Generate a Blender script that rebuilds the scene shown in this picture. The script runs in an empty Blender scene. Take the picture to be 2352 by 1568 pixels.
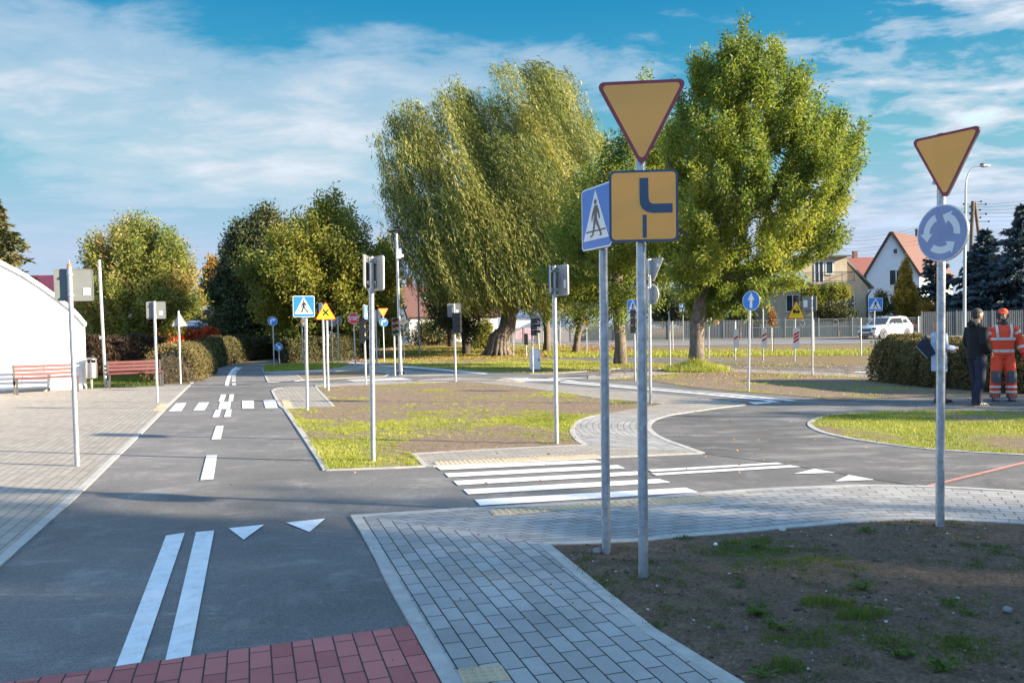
import bpy, bmesh, math, random
import numpy as np
from mathutils import Vector, Matrix, noise
from mathutils.geometry import tessellate_polygon

SC = bpy.context.scene
COL = SC.collection
rnd = random.Random(7)
rad = math.radians

# ------------------------------------------------------------------ camera
FPX, CX, CY = 1880.0, 1176.0, 784.0        # focal length and centre for a picture 2352 x 1568
CAMH = 1.55
PITCH = math.atan(27.0 / FPX)
ROLL = 0.017
_r0 = Vector((1, 0, 0)); _f0 = Vector((0, math.cos(PITCH), -math.sin(PITCH))); _u0 = Vector((0, math.sin(PITCH), math.cos(PITCH)))
RV = _r0 * math.cos(ROLL) - _u0 * math.sin(ROLL)
UV_ = _r0 * math.sin(ROLL) + _u0 * math.cos(ROLL)
FV = _f0
CAM = Vector((0, 0, CAMH))
cd = bpy.data.cameras.new('camera'); cam = bpy.data.objects.new('camera', cd); COL.objects.link(cam)
cd.sensor_width = 36.0; cd.lens = 36.0 * FPX / 2352.0; cd.clip_start = 0.05; cd.clip_end = 4000
m = Matrix((RV, UV_, -FV)).transposed().to_4x4(); m.translation = CAM
cam.matrix_world = m
SC.camera = cam

# ------------------------------------------------------------------ sun and sky
SUN_EL, SUN_AZ = rad(17.8), rad(105.0)      # azimuth clockwise from +Y
SUNV = Vector((math.sin(SUN_AZ) * math.cos(SUN_EL), math.cos(SUN_AZ) * math.cos(SUN_EL), math.sin(SUN_EL)))
ld = bpy.data.lights.new('sun', 'SUN'); sun = bpy.data.objects.new('sun', ld); COL.objects.link(sun)
ld.energy = 5.0; ld.angle = rad(0.5); ld.color = (1.0, 0.84, 0.63)
sun.rotation_euler = SUNV.to_track_quat('Z', 'Y').to_euler()
sun.location = (30, -10, 30)
w = bpy.data.worlds.new('World'); SC.world = w; w.use_nodes = True
nt = w.node_tree; nt.nodes.clear()
def N(nt, typ, **kw):
    n = nt.nodes.new(typ)
    for k, v in kw.items():
        if k == 'inp':
            for kk, vv in v.items(): n.inputs[kk].default_value = vv
        else: setattr(n, k, v)
    return n
def L(nt, a, b): nt.links.new(a, b)
def ramp(nt, stops, fac=None, interp='LINEAR'):
    r = N(nt, 'ShaderNodeValToRGB'); cr = r.color_ramp; cr.interpolation = interp
    while len(cr.elements) < len(stops): cr.elements.new(0.5)
    for e, (p, c) in zip(cr.elements, stops):
        e.position = p; e.color = (c if len(c) == 4 else (*c, 1)) if not isinstance(c, (int, float)) else (c, c, c, 1)
    if fac is not None: L(nt, fac, r.inputs[0])
    return r
def mathn(nt, op, a, b=None, c=None):
    n = N(nt, 'ShaderNodeMath', operation=op)
    for i, v in enumerate((a, b, c)):
        if v is None: continue
        if isinstance(v, (int, float)): n.inputs[i].default_value = v
        else: L(nt, v, n.inputs[i])
    return n.outputs[0]
def mixc(nt, fac, a, b, blend='MIX'):
    n = N(nt, 'ShaderNodeMix', data_type='RGBA', blend_type=blend)
    for i, v in ((0, fac), (6, a), (7, b)):
        if isinstance(v, (int, float)): n.inputs[i].default_value = v
        elif isinstance(v, tuple): n.inputs[i].default_value = v if len(v) == 4 else (*v, 1)
        else: L(nt, v, n.inputs[i])
    return n.outputs[2]
def build_world():
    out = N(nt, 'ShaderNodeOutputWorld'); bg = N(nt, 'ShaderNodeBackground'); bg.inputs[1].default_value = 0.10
    sky = N(nt, 'ShaderNodeTexSky', sky_type='NISHITA', sun_disc=False, sun_elevation=SUN_EL, sun_rotation=SUN_AZ)
    tc = N(nt, 'ShaderNodeTexCoord'); sep = N(nt, 'ShaderNodeSeparateXYZ'); L(nt, tc.outputs['Generated'], sep.inputs[0])
    z = mathn(nt, 'MAXIMUM', sep.outputs[2], 0.0)
    # clear-air colour by height, steering the Nishita sky towards the deep cyan of the photograph
    clear = ramp(nt, [(0.0, (1.6, 1.95, 2.5)), (0.10, (1.3, 1.8, 2.4)), (0.20, (0.60, 1.60, 1.95)), (0.30, (0.12, 1.05, 1.75)), (0.40, (0.0, 0.72, 1.55)), (0.7, (0.0, 0.5, 1.3))], z)
    base = mixc(nt, 0.97, sky.outputs[0], clear.outputs[0])
    # clouds on a flat layer high above
    zz = mathn(nt, 'ADD', z, 0.12)
    u = mathn(nt, 'DIVIDE', sep.outputs[0], zz); v = mathn(nt, 'DIVIDE', sep.outputs[1], zz)
    cb = N(nt, 'ShaderNodeCombineXYZ'); L(nt, u, cb.inputs[0]); L(nt, v, cb.inputs[1])
    mp = N(nt, 'ShaderNodeMapping'); mp.inputs['Scale'].default_value = (0.75, 1.0, 1); mp.inputs['Location'].default_value = (3.3, 1.2, 0); mp.inputs['Rotation'].default_value = (0, 0, 0.35)
    L(nt, cb.outputs[0], mp.inputs[0])
    n1 = N(nt, 'ShaderNodeTexNoise', inp={'Scale': 0.85, 'Detail': 8, 'Roughness': 0.52, 'Distortion': 0.35}); L(nt, mp.outputs[0], n1.inputs[0])
    n2 = N(nt, 'ShaderNodeTexNoise', inp={'Scale': 4.2, 'Detail': 8, 'Roughness': 0.6, 'Distortion': 0.3}); L(nt, mp.outputs[0], n2.inputs[0])
    # puffier to the right, smoother to the left (x of the direction)
    side = N(nt, 'ShaderNodeMapRange', inp={1: 0.05, 2: 0.45, 3: 0.0, 4: 1.0}); L(nt, sep.outputs[0], side.inputs[0])
    puff = mathn(nt, 'MULTIPLY', mathn(nt, 'SUBTRACT', n2.outputs[0], 0.5), mathn(nt, 'MULTIPLY_ADD', side.outputs[0], 0.95, 0.45))
    # broad bank on the left
    dx = mathn(nt, 'ADD', sep.outputs[0], 0.34); dz = mathn(nt, 'SUBTRACT', sep.outputs[2], 0.275)
    g = mathn(nt, 'ADD', mathn(nt, 'MULTIPLY', mathn(nt, 'POWER', dx, 2.0), 14.0), mathn(nt, 'MULTIPLY', mathn(nt, 'POWER', dz, 2.0), 190.0))
    bank = mathn(nt, 'EXPONENT', mathn(nt, 'MULTIPLY', g, -1.0))
    dx2 = mathn(nt, 'SUBTRACT', sep.outputs[0], 0.5); dz2 = mathn(nt, 'SUBTRACT', sep.outputs[2], 0.2)
    g2 = mathn(nt, 'ADD', mathn(nt, 'MULTIPLY', mathn(nt, 'POWER', dx2, 2.0), 9.0), mathn(nt, 'MULTIPLY', mathn(nt, 'POWER', dz2, 2.0), 40.0))
    bank2 = mathn(nt, 'EXPONENT', mathn(nt, 'MULTIPLY', g2, -1.0))
    low = N(nt, 'ShaderNodeMapRange', inp={1: 0.22, 2: 0.03, 3: 0.0, 4: 0.10}); L(nt, z, low.inputs[0])
    hi = N(nt, 'ShaderNodeMapRange', inp={1: 0.30, 2: 0.40, 3: 0.0, 4: -0.16}); L(nt, z, hi.inputs[0])
    dens = mathn(nt, 'ADD', n1.outputs[0], puff)
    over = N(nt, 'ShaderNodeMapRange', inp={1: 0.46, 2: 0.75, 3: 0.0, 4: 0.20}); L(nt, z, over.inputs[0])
    behind = N(nt, 'ShaderNodeMapRange', inp={1: 0.35, 2: -0.35, 3: 0.0, 4: 0.12}); L(nt, sep.outputs[1], behind.inputs[0])  # over and behind thicken cloud outside the view, added as fill light
    for t in (mathn(nt, 'MULTIPLY', bank, 0.075), mathn(nt, 'MULTIPLY', bank2, 0.12), low.outputs[0], hi.outputs[0], over.outputs[0], behind.outputs[0]): dens = mathn(nt, 'ADD', dens, t)
    cl = ramp(nt, [(0.44, 0.0), (0.58, 0.5), (0.76, 0.9)], dens, 'EASE')
    # cloud tone: brighter where thick, bluish where thin
    tone = ramp(nt, [(0.50, (1.75, 2.15, 2.65)), (0.72, (2.35, 2.5, 2.75)), (0.95, (2.5, 3.3, 4.7))], dens)
    band = N(nt, 'ShaderNodeMapRange', inp={1: 0.17, 2: 0.10, 3: 0.0, 4: 0.65}); L(nt, z, band.inputs[0])
    tone2 = mixc(nt, band.outputs[0], tone.outputs[0], (1.5, 1.85, 2.5))
    # unseen sky overhead and behind the camera: bright blue added to fill the shade
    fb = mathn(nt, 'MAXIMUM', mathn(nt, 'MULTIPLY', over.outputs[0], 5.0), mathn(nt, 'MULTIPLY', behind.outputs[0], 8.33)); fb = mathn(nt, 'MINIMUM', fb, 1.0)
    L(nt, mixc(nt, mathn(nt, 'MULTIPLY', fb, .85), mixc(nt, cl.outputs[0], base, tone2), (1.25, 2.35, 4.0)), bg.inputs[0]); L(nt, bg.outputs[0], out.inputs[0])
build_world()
SC.view_settings.view_transform = 'Standard'; SC.view_settings.look = 'None'
SC.view_settings.exposure = 1.75; SC.view_settings.gamma = 1.0
SC.view_settings.use_curve_mapping = False
SC.render.engine = 'CYCLES'
SC.cycles.max_bounces = 6; SC.cycles.diffuse_bounces = 3; SC.cycles.transparent_max_bounces = 8
SC.cycles.use_denoising = True

# ------------------------------------------------------------------ picture measurements -> places
def Z1(x, y): return (.35148 * x, 441 + .35148 * y)
def Z2(x, y): return (459.4 + .25 * x, 588 + .25 * y)
def Z3(x, y): return (882 + .25 * x, 588 + .25 * y)
def Z4(x, y): return (1424.1 + .293 * x, 514.5 + .293 * y)
def Z5(x, y): return (1929.4 + .3281 * x, 459.4 + .3281 * y)
def R1(x, y): return (771.8 + .26194 * x, 1157.7 + .26194 * y)
def R2(x, y): return (.35158 * x, 1139.3 + .35158 * y)
def R3(x, y): return (918.8 + .31247 * x, 918.8 + .31247 * y)
def R4(x, y): return (1561.9 + .33595 * x, 900.4 + .33595 * y)
def R5(x, y): return (1231.2 + .4766 * x, 1194.4 + .4766 * y)
def R6(x, y): return (.35158 * x, 826.9 + .35158 * y)
KY = [46 + 2 * i for i in range(10)]          # the ground climbs 0.4 m between Y = 46 and 64
def gz(x, y):
    if y <= KY[0]: return 0.0
    if y >= KY[-1]: return 0.4
    i = int((y - KY[0]) / 2.0); t = (y - KY[0] - 2 * i) / 2.0
    s = lambda q: (lambda k: 0.4 * k * k * (3 - 2 * k))(q / 9.0)
    return s(i) * (1 - t) + s(i + 1) * t
def ray(x, y): return (FV + RV * ((x - CX) / FPX) + UV_ * ((CY - y) / FPX))
def G(x, y):
    d = ray(x, y); z = 0.0
    for _ in range(30):
        t = (z - CAMH) / d.z if d.z < -1e-5 else 400
        p = CAM + d * t
        z2 = gz(p.x, p.y)
        if abs(z2 - z) < 1e-5: break
        z = z * 0.5 + z2 * 0.5
    return Vector((p.x, p.y, gz(p.x, p.y)))
def AT(x, y, Y):
    d = ray(x, y); return CAM + d * (Y / d.y)

# ------------------------------------------------------------------ materials
MATS = {}
def newmat(name):
    m = bpy.data.materials.new(name); m.use_nodes = True; t = m.node_tree; t.nodes.clear()
    o = N(t, 'ShaderNodeOutputMaterial'); b = N(t, 'ShaderNodeBsdfPrincipled'); L(t, b.outputs[0], o.inputs[0])
    MATS[name] = m
    return m, t, b, o
def mat(name, col, rough=0.6, metal=0.0, var=0.12, scale=6.0, bump=0.0, bscale=60.0, emit=None, spec=0.5, coat=0.0):
    if name in MATS: return MATS[name]
    m, t, b, o = newmat(name)
    tc = N(t, 'ShaderNodeTexCoord')
    n = N(t, 'ShaderNodeTexNoise', inp={'Scale': scale, 'Detail': 5, 'Roughness': 0.6}); L(t, tc.outputs['Object'], n.inputs[0])
    lo = tuple(c * (1 - var) for c in col); hi = tuple(min(1, c * (1 + var)) for c in col)
    r = ramp(t, [(0.3, lo), (0.7, hi)], n.outputs[0]); L(t, r.outputs[0], b.inputs['Base Color'])
    b.inputs['Roughness'].default_value = rough; b.inputs['Metallic'].default_value = metal
    b.inputs['Specular IOR Level'].default_value = spec; b.inputs['Coat Weight'].default_value = coat
    if bump:
        n2 = N(t, 'ShaderNodeTexNoise', inp={'Scale': bscale, 'Detail': 4}); L(t, tc.outputs['Object'], n2.inputs[0])
        bp = N(t, 'ShaderNodeBump', inp={'Strength': bump, 'Distance': 0.02}); L(t, n2.outputs[0], bp.inputs['Height']); L(t, bp.outputs[0], b.inputs['Normal'])
    return m
def leafmat(name, cols, trans=0.35, rough=0.55):
    """cols: colours picked by the face attribute v"""
    if name in MATS: return MATS[name]
    m, t, b, o = newmat(name)
    a = N(t, 'ShaderNodeAttribute', attribute_name='v')
    k = len(cols); r = ramp(t, [(i / (k - 1), c) for i, c in enumerate(cols)], a.outputs['Fac'])
    L(t, r.outputs[0], b.inputs['Base Color']); b.inputs['Roughness'].default_value = rough
    b.inputs['Specular IOR Level'].default_value = 0.35
    tr = N(t, 'ShaderNodeBsdfTranslucent'); bright = mixc(t, 1.0, r.outputs[0], (1.25, 1.3, 0.7, 1), 'MULTIPLY'); L(t, bright, tr.inputs[0])
    ms = N(t, 'ShaderNodeMixShader'); ms.inputs[0].default_value = trans
    L(t, b.outputs[0], ms.inputs[1]); L(t, tr.outputs[0], ms.inputs[2]); L(t, ms.outputs[0], o.inputs[0])
    return m
def asphalt(name, dark, light, dust, dustamt, stretch=(1, 1, 1), rot=0.0):
    m, t, b, o = newmat(name)
    tc = N(t, 'ShaderNodeTexCoord')
    big = N(t, 'ShaderNodeTexNoise', inp={'Scale': 0.7, 'Detail': 6, 'Roughness': 0.65}); L(t, tc.outputs['Object'], big.inputs[0])
    fine = N(t, 'ShaderNodeTexNoise', inp={'Scale': 130, 'Detail': 3, 'Roughness': 0.8}); L(t, tc.outputs['Object'], fine.inputs[0])
    r = ramp(t, [(0.3, dark), (0.7, light)], big.outputs[0])
    f2 = ramp(t, [(0.33, 0.5), (0.5, 1.0), (0.68, 1.55)], fine.outputs[0])
    c = mixc(t, 1.0, r.outputs[0], f2.outputs[0], 'MULTIPLY')
    mp = N(t, 'ShaderNodeMapping'); mp.inputs['Scale'].default_value = stretch; mp.inputs['Rotation'].default_value = (0, 0, rot); L(t, tc.outputs['Object'], mp.inputs[0])
    d = N(t, 'ShaderNodeTexNoise', inp={'Scale': 1.6, 'Detail': 9, 'Roughness': 0.72, 'Distortion': 0.6}); L(t, mp.outputs[0], d.inputs[0])
    dr = ramp(t, [(0.52, 0.0), (0.75, dustamt)], d.outputs[0])
    c = mixc(t, dr.outputs[0], c, dust)
    mp2 = N(t, 'ShaderNodeMapping'); mp2.inputs['Scale'].default_value = (1.3, 7.5, 1); mp2.inputs['Rotation'].default_value = (0, 0, -.25); L(t, tc.outputs['Object'], mp2.inputs[0])
    sc = N(t, 'ShaderNodeTexNoise', inp={'Scale': 1.1, 'Detail': 6, 'Roughness': 0.7, 'Distortion': 1.2}); L(t, mp2.outputs[0], sc.inputs[0])
    scr = ramp(t, [(0.58, 0.0), (0.72, 0.6)], sc.outputs[0]); c = mixc(t, scr.outputs[0], c, dust)
    wet = N(t, 'ShaderNodeTexNoise', inp={'Scale': 0.23, 'Detail': 4}); L(t, tc.outputs['Object'], wet.inputs[0])
    wr = ramp(t, [(0.38, .80), (0.6, 1.08)], wet.outputs[0]); c = mixc(t, 1.0, c, wr.outputs[0], 'MULTIPLY')
    sp = N(t, 'ShaderNodeTexVoronoi', inp={'Scale': 9.0}); L(t, tc.outputs['Object'], sp.inputs[0])
    sr = ramp(t, [(0.03, 0.75), (0.045, 0.0)], sp.outputs['Distance'], 'CONSTANT')
    c = mixc(t, mathn(t, 'MULTIPLY', sr.outputs[0], 0.35), c, (0.45, 0.42, 0.38))
    L(t, c, b.inputs['Base Color']); b.inputs['Roughness'].default_value = 0.85; b.inputs['Specular IOR Level'].default_value = 0.3
    bp = N(t, 'ShaderNodeBump', inp={'Strength': 0.5, 'Distance': 0.004}); L(t, fine.outputs[0], bp.inputs['Height']); L(t, bp.outputs[0], b.inputs['Normal'])
    return m
def pavers(name, c1, c2, c3, mortar, bw=0.2, rh=0.1, off=0.5, grit=0.12, msize=0.0042):
    m, t, b, o = newmat(name)
    uv = N(t, 'ShaderNodeUVMap', uv_map='UVMap'); tc = N(t, 'ShaderNodeTexCoord')
    wob = N(t, 'ShaderNodeTexNoise', inp={'Scale': 3.0, 'Detail': 2}); L(t, tc.outputs['Object'], wob.inputs[0])
    vm = N(t, 'ShaderNodeVectorMath', operation='SCALE'); L(t, wob.outputs['Color'], vm.inputs[0]); vm.inputs['Scale'].default_value = 0.004
    va = N(t, 'ShaderNodeVectorMath', operation='ADD'); L(t, uv.outputs[0], va.inputs[0]); L(t, vm.outputs[0], va.inputs[1])
    br = N(t, 'ShaderNodeTexBrick', offset=off, squash=1.0)
    br.inputs['Scale'].default_value = 1.0; br.inputs['Mortar Size'].default_value = msize; br.inputs['Mortar Smooth'].default_value = 0.15
    br.inputs['Brick Width'].default_value = bw; br.inputs['Row Height'].default_value = rh; br.inputs['Bias'].default_value = 0.0
    br.inputs['Color1'].default_value = (*c1, 1); br.inputs['Color2'].default_value = (*c2, 1); br.inputs['Mortar'].default_value = (*mortar, 1)
    L(t, va.outputs[0], br.inputs[0])
    g = N(t, 'ShaderNodeTexNoise', inp={'Scale': 170, 'Detail': 3, 'Roughness': 0.7}); L(t, tc.outputs['Object'], g.inputs[0])
    gr = ramp(t, [(0.3, 1 - grit), (0.7, 1 + grit)], g.outputs[0])
    c = mixc(t, 1.0, br.outputs[0], gr.outputs[0], 'MULTIPLY')
    st = N(t, 'ShaderNodeTexNoise', inp={'Scale': 0.9, 'Detail': 7, 'Roughness': 0.7}); L(t, tc.outputs['Object'], st.inputs[0])
    sr = ramp(t, [(0.42, 0.0), (0.72, 0.8)], st.outputs[0])
    c = mixc(t, sr.outputs[0], c, mixc(t, 1.0, c, (*c3, 1), 'MULTIPLY'))
    L(t, c, b.inputs['Base Color']); b.inputs['Roughness'].default_value = 0.85; b.inputs['Specular IOR Level'].default_value = 0.3
    pv = N(t, 'ShaderNodeSeparateColor'); L(t, br.outputs[0], pv.inputs[0])
    h = mathn(t, 'SUBTRACT', mathn(t, 'MULTIPLY', g.outputs[0], 0.15), br.outputs['Fac'])
    bp = N(t, 'ShaderNodeBump', inp={'Strength': 0.8, 'Distance': 0.006}); L(t, h, bp.inputs['Height']); L(t, bp.outputs[0], b.inputs['Normal'])
    return m
def soilmat(name, soil1, soil2, g1, g2, spk=0.35):
    """earth with young grass where the vertex colour mask says grass grows"""
    m, t, b, o = newmat(name)
    tc = N(t, 'ShaderNodeTexCoord'); a = N(t, 'ShaderNodeAttribute', attribute_name='mask')
    n = N(t, 'ShaderNodeTexNoise', inp={'Scale': 7, 'Detail': 9, 'Roughness': 0.75}); L(t, tc.outputs['Object'], n.inputs[0])
    n2 = N(t, 'ShaderNodeTexNoise', inp={'Scale': 40, 'Detail': 6, 'Roughness': 0.8}); L(t, tc.outputs['Object'], n2.inputs[0])
    s = ramp(t, [(0.3, soil1), (0.7, soil2)], n.outputs[0])
    sh = ramp(t, [(0.3, 0.40), (0.5, 1.0), (0.7, 1.75)], n2.outputs[0])
    s = mixc(t, 1.0, s.outputs[0], sh.outputs[0], 'MULTIPLY')
    gcol = ramp(t, [(0.3, g1), (0.7, g2)], n2.outputs[0])
    f = mathn(t, 'ADD', a.outputs['Fac'], mathn(t, 'MULTIPLY', mathn(t, 'SUBTRACT', n.outputs[0], 0.5), 1.1))
    f = mathn(t, 'ADD', f, mathn(t, 'MULTIPLY', mathn(t, 'SUBTRACT', n2.outputs[0], 0.5), 0.9))
    fr = ramp(t, [(0.42, 0.0), (0.66, 0.85)], f)
    c = mixc(t, fr.outputs[0], s, gcol.outputs[0])
    v = N(t, 'ShaderNodeTexVoronoi', inp={'Scale': 28.0}); L(t, tc.outputs['Object'], v.inputs[0])
    vr = ramp(t, [(0.10, spk), (0.16, 0.0)], v.outputs['Distance'])
    sel = mathn(t, 'GREATER_THAN', v.outputs['Color'], 0.6)
    c = mixc(t, mathn(t, 'MULTIPLY', vr.outputs[0], sel), c, (0.42, 0.38, 0.33))
    L(t, c, b.inputs['Base Color']); b.inputs['Roughness'].default_value = 0.95; b.inputs['Specular IOR Level'].default_value = 0.15
    bp = N(t, 'ShaderNodeBump', inp={'Strength': 0.9, 'Distance': 0.03}); L(t, n2.outputs[0], bp.inputs['Height']); L(t, bp.outputs[0], b.inputs['Normal'])
    return m

M_ASPH = asphalt('asphalt_grey', (0.132, 0.127, 0.123), (0.192, 0.183, 0.175), (0.42, 0.40, 0.37), 0.5)
M_ASPD = asphalt('asphalt_dusty', (0.10, 0.097, 0.094), (0.165, 0.158, 0.15), (0.46, 0.43, 0.40), 0.8, (0.5, 1.6, 1), 0.2)
M_PAV = pavers('concrete_pavers', (0.315, 0.305, 0.29), (0.42, 0.41, 0.395), (0.60, 0.59, 0.58), (0.055, 0.05, 0.042))
M_PAVF = pavers('concrete_pavers_flagged', (0.30, 0.270, 0.235), (0.375, 0.34, 0.295), (0.85, 0.84, 0.82), (0.13, 0.12, 0.10))
M_RED = pavers('red_pavers', (0.40, 0.12, 0.11), (0.54, 0.18, 0.16), (0.75, 0.72, 0.75), (0.06, 0.045, 0.04))
M_KERB = mat('kerb_concrete', (0.42, 0.40, 0.37), 0.9, 0, 0.16, 9, 0.3, 150)
def paintmat():
    m, t, b, o = newmat('road_paint'); tc = N(t, 'ShaderNodeTexCoord')
    a = N(t, 'ShaderNodeTexNoise', inp={'Scale': 9, 'Detail': 8, 'Roughness': 0.75}); L(t, tc.outputs['Object'], a.inputs[0])
    f = N(t, 'ShaderNodeTexNoise', inp={'Scale': 140, 'Detail': 3, 'Roughness': 0.8}); L(t, tc.outputs['Object'], f.inputs[0])
    s_ = mathn(t, 'ADD', mathn(t, 'MULTIPLY', a.outputs[0], .6), mathn(t, 'MULTIPLY', f.outputs[0], .4))
    r = ramp(t, [(.34, (.30, .29, .28)), (.42, (.66, .66, .65)), (.55, (.80, .80, .80))], s_); L(t, r.outputs[0], b.inputs['Base Color']); b.inputs['Roughness'].default_value = .75
    bp = N(t, 'ShaderNodeBump', inp={'Strength': 0.35, 'Distance': 0.004}); L(t, f.outputs[0], bp.inputs['Height']); L(t, bp.outputs[0], b.inputs['Normal']); return m
M_WHITE = paintmat()
M_TACT = mat('tactile_yellow', (0.50, 0.40, 0.26), 0.85, 0, 0.12, 8, 0.3, 150)
M_REDL = mat('red_line', (0.52, 0.24, 0.20), 0.7, 0, 0.2, 8)
M_SOIL = soilmat('soil_dark', (0.125, 0.085, 0.060), (0.235, 0.165, 0.115), (0.085, 0.105, 0.028), (0.17, 0.20, 0.05))
M_ISL = soilmat('soil_grass', (0.17, 0.125, 0.09), (0.29, 0.22, 0.16), (0.19, 0.21, 0.04), (0.36, 0.36, 0.08), 0.2)
M_LAWN = soilmat('lawn', (0.17, 0.12, 0.075), (0.29, 0.21, 0.12), (0.12, 0.14, 0.03), (0.26, 0.26, 0.07), 0.1)
M_ZINC = mat('galvanised_steel', (0.44, 0.46, 0.48), 0.42, 0.7, 0.24, 26, 0.08, 70)
M_SBACK = mat('sign_back_grey', (0.16, 0.175, 0.17), 0.5, 0.1, 0.08, 5)
M_SBACKL = mat('sign_back_light', (0.36, 0.37, 0.36), 0.45, 0.2, 0.08, 5)
M_STICK = mat('sticker_white', (0.72, 0.72, 0.70), 0.6, 0, 0.05)
M_SWHITE = mat('sign_white', (0.74, 0.75, 0.76), 0.35, 0, 0.03)
M_SBLUE = mat('sign_blue', (0.02, 0.20, 0.58), 0.5, 0, 0.06)
M_SBLUE2 = mat('sign_blue_weathered', (0.25, 0.30, 0.48), 0.5, 0, 0.08)
M_SORANGE = mat('sign_orange_yellow', (1.0, 0.42, 0.085), 0.5, 0, 0.05, 2)
M_SYEL = mat('sign_yellow', (0.90, 0.68, 0.02), 0.35, 0, 0.04)
M_SMAROON = mat('sign_maroon', (0.30, 0.035, 0.055), 0.4, 0, 0.10)
M_SRED = mat('sign_red', (0.62, 0.02, 0.02), 0.35, 0, 0.08)
M_SBLACK = mat('sign_black', (0.02, 0.022, 0.026), 0.45, 0, 0.1)
M_SNAVY = mat('sign_navy', (0.035, 0.075, 0.14), 0.4, 0, 0.08)
M_BLACK = mat('black_plastic', (0.015, 0.016, 0.018), 0.4, 0, 0.1)
M_BARK = mat('bark', (0.15, 0.125, 0.10), 0.95, 0, 0.45, 7, 1.0, 22)
M_BARKD = mat('bark_dark', (0.075, 0.058, 0.044), 0.95, 0, 0.4, 7, 1.0, 22)
M_WALLW = mat('white_render', (0.80, 0.80, 0.80), 0.8, 0, 0.03, 2, 0.1, 80)
M_GLASS = mat('dark_glass', (0.03, 0.04, 0.05), 0.08, 0, 0.2, 2)
M_FRAME = mat('window_frame_white', (0.75, 0.75, 0.75), 0.5, 0, 0.03)

# ------------------------------------------------------------------ object helpers
def tag(o, label=None, cat=None, group=None, kind=None):
    if label: o['label'] = label
    if cat: o['category'] = cat
    if group: o['group'] = group
    if kind: o['kind'] = kind
    return o
def empty(name, loc, label=None, cat=None, group=None):
    o = bpy.data.objects.new(name, None); COL.objects.link(o); o.location = loc; o.empty_display_size = 0.2
    return tag(o, label, cat, group)
def link(name, me, parent=None, mats=None, smooth=False):
    o = bpy.data.objects.new(name, me); COL.objects.link(o)
    for mm in (mats or []): me.materials.append(mm)
    if parent: o.parent = parent
    if smooth:
        me.polygons.foreach_set('use_smooth', [True] * len(me.polygons))
    return o
class MB:
    """collects faces (world or local coordinates) with a material index each"""
    def __init__(s): s.v = []; s.f = []; s.m = []; s.mats = []
    def mi(s, m):
        if m not in s.mats: s.mats.append(m)
        return s.mats.index(m)
    def add(s, vs, fs, m):
        k = len(s.v); i = s.mi(m); s.v += [tuple(v) for v in vs]
        for f in fs: s.f.append([a + k for a in f]); s.m.append(i)
    def box(s, c, size, m, rot=None, taper=1.0):
        hx, hy, hz = size[0] / 2, size[1] / 2, size[2] / 2
        vs = []
        for z, t in ((-hz, 1), (hz, taper)):
            for x, y in ((-hx, -hy), (hx, -hy), (hx, hy), (-hx, hy)):
                p = Vector((x * t, y * t, z))
                if rot is not None: p = rot @ p
                vs.append(p + Vector(c))
        s.add(vs, [(3, 2, 1, 0), (4, 5, 6, 7), (0, 1, 5, 4), (1, 2, 6, 5), (2, 3, 7, 6), (3, 0, 4, 7)], m)
    def tube(s, pts, rs, m, seg=10, caps=True):
        pts = [Vector(p) for p in pts]
        if not isinstance(rs, (list, tuple)): rs = [rs] * len(pts)
        vs = []; prev = None
        for i, p in enumerate(pts):
            d = (pts[min(i + 1, len(pts) - 1)] - pts[max(i - 1, 0)]).normalized()
            if prev is None: a = d.orthogonal().normalized()
            else: a = (prev - d * prev.dot(d)).normalized()
            prev = a; b = d.cross(a)
            for k in range(seg):
                an = 2 * math.pi * k / seg; vs.append(p + (a * math.cos(an) + b * math.sin(an)) * rs[i])
        fs = []
        for i in range(len(pts) - 1):
            for k in range(seg):
                fs.append((i * seg + k, i * seg + (k + 1) % seg, (i + 1) * seg + (k + 1) % seg, (i + 1) * seg + k))
        if caps: fs.append(list(range(seg))[::-1]); fs.append([(len(pts) - 1) * seg + k for k in range(seg)])
        s.add(vs, fs, m)
    def prism(s, poly, frame, d0, d1, m, mside=None, back=True):
        """poly: 2D outline; frame(x, z, d) -> point; caps at d0 (front) and d1 (back)"""
        n = len(poly); A = [frame(x, z, d0) for x, z in poly]; B = [frame(x, z, d1) for x, z in poly]
        tris = tessellate_polygon([[Vector((x, z, 0)) for x, z in poly]])
        s.add(A, [tuple(t) for t in tris], m)
        if back: s.add(B, [tuple(t) for t in tris], mside or m)
        s.add(A + B, [(i, (i + 1) % n, n + (i + 1) % n, n + i) for i in range(n)], mside or m)
    def flat(s, poly, frame, d, m):
        tris = tessellate_polygon([[Vector((x, z, 0)) for x, z in poly]])
        s.add([frame(x, z, d) for x, z in poly], [tuple(t) for t in tris], m)
    def build(s, name, parent=None, off=None, smooth=False, auto=False):
        me = bpy.data.meshes.new(name)
        vs = s.v if off is None else [(v[0] - off[0], v[1] - off[1], v[2] - off[2]) for v in s.v]
        me.from_pydata(vs, [], s.f); me.update()
        o = link(name, me, parent, s.mats)
        me.polygons.foreach_set('material_index', s.m)
        bm = bmesh.new(); bm.from_mesh(me); bmesh.ops.recalc_face_normals(bm, faces=bm.faces)
        if auto:
            for e in bm.edges:
                e.smooth = not (len(e.link_faces) == 2 and e.calc_face_angle(0) > rad(35))
            for f in bm.faces: f.smooth = True
        bm.to_mesh(me); bm.free()
        if smooth: me.polygons.foreach_set('use_smooth', [True] * len(me.polygons))
        return o
def copytree(o, parent=None):
    c = o.copy(); COL.objects.link(c); c.parent = parent
    for ch in o.children: copytree(ch, c)
    return c
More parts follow.
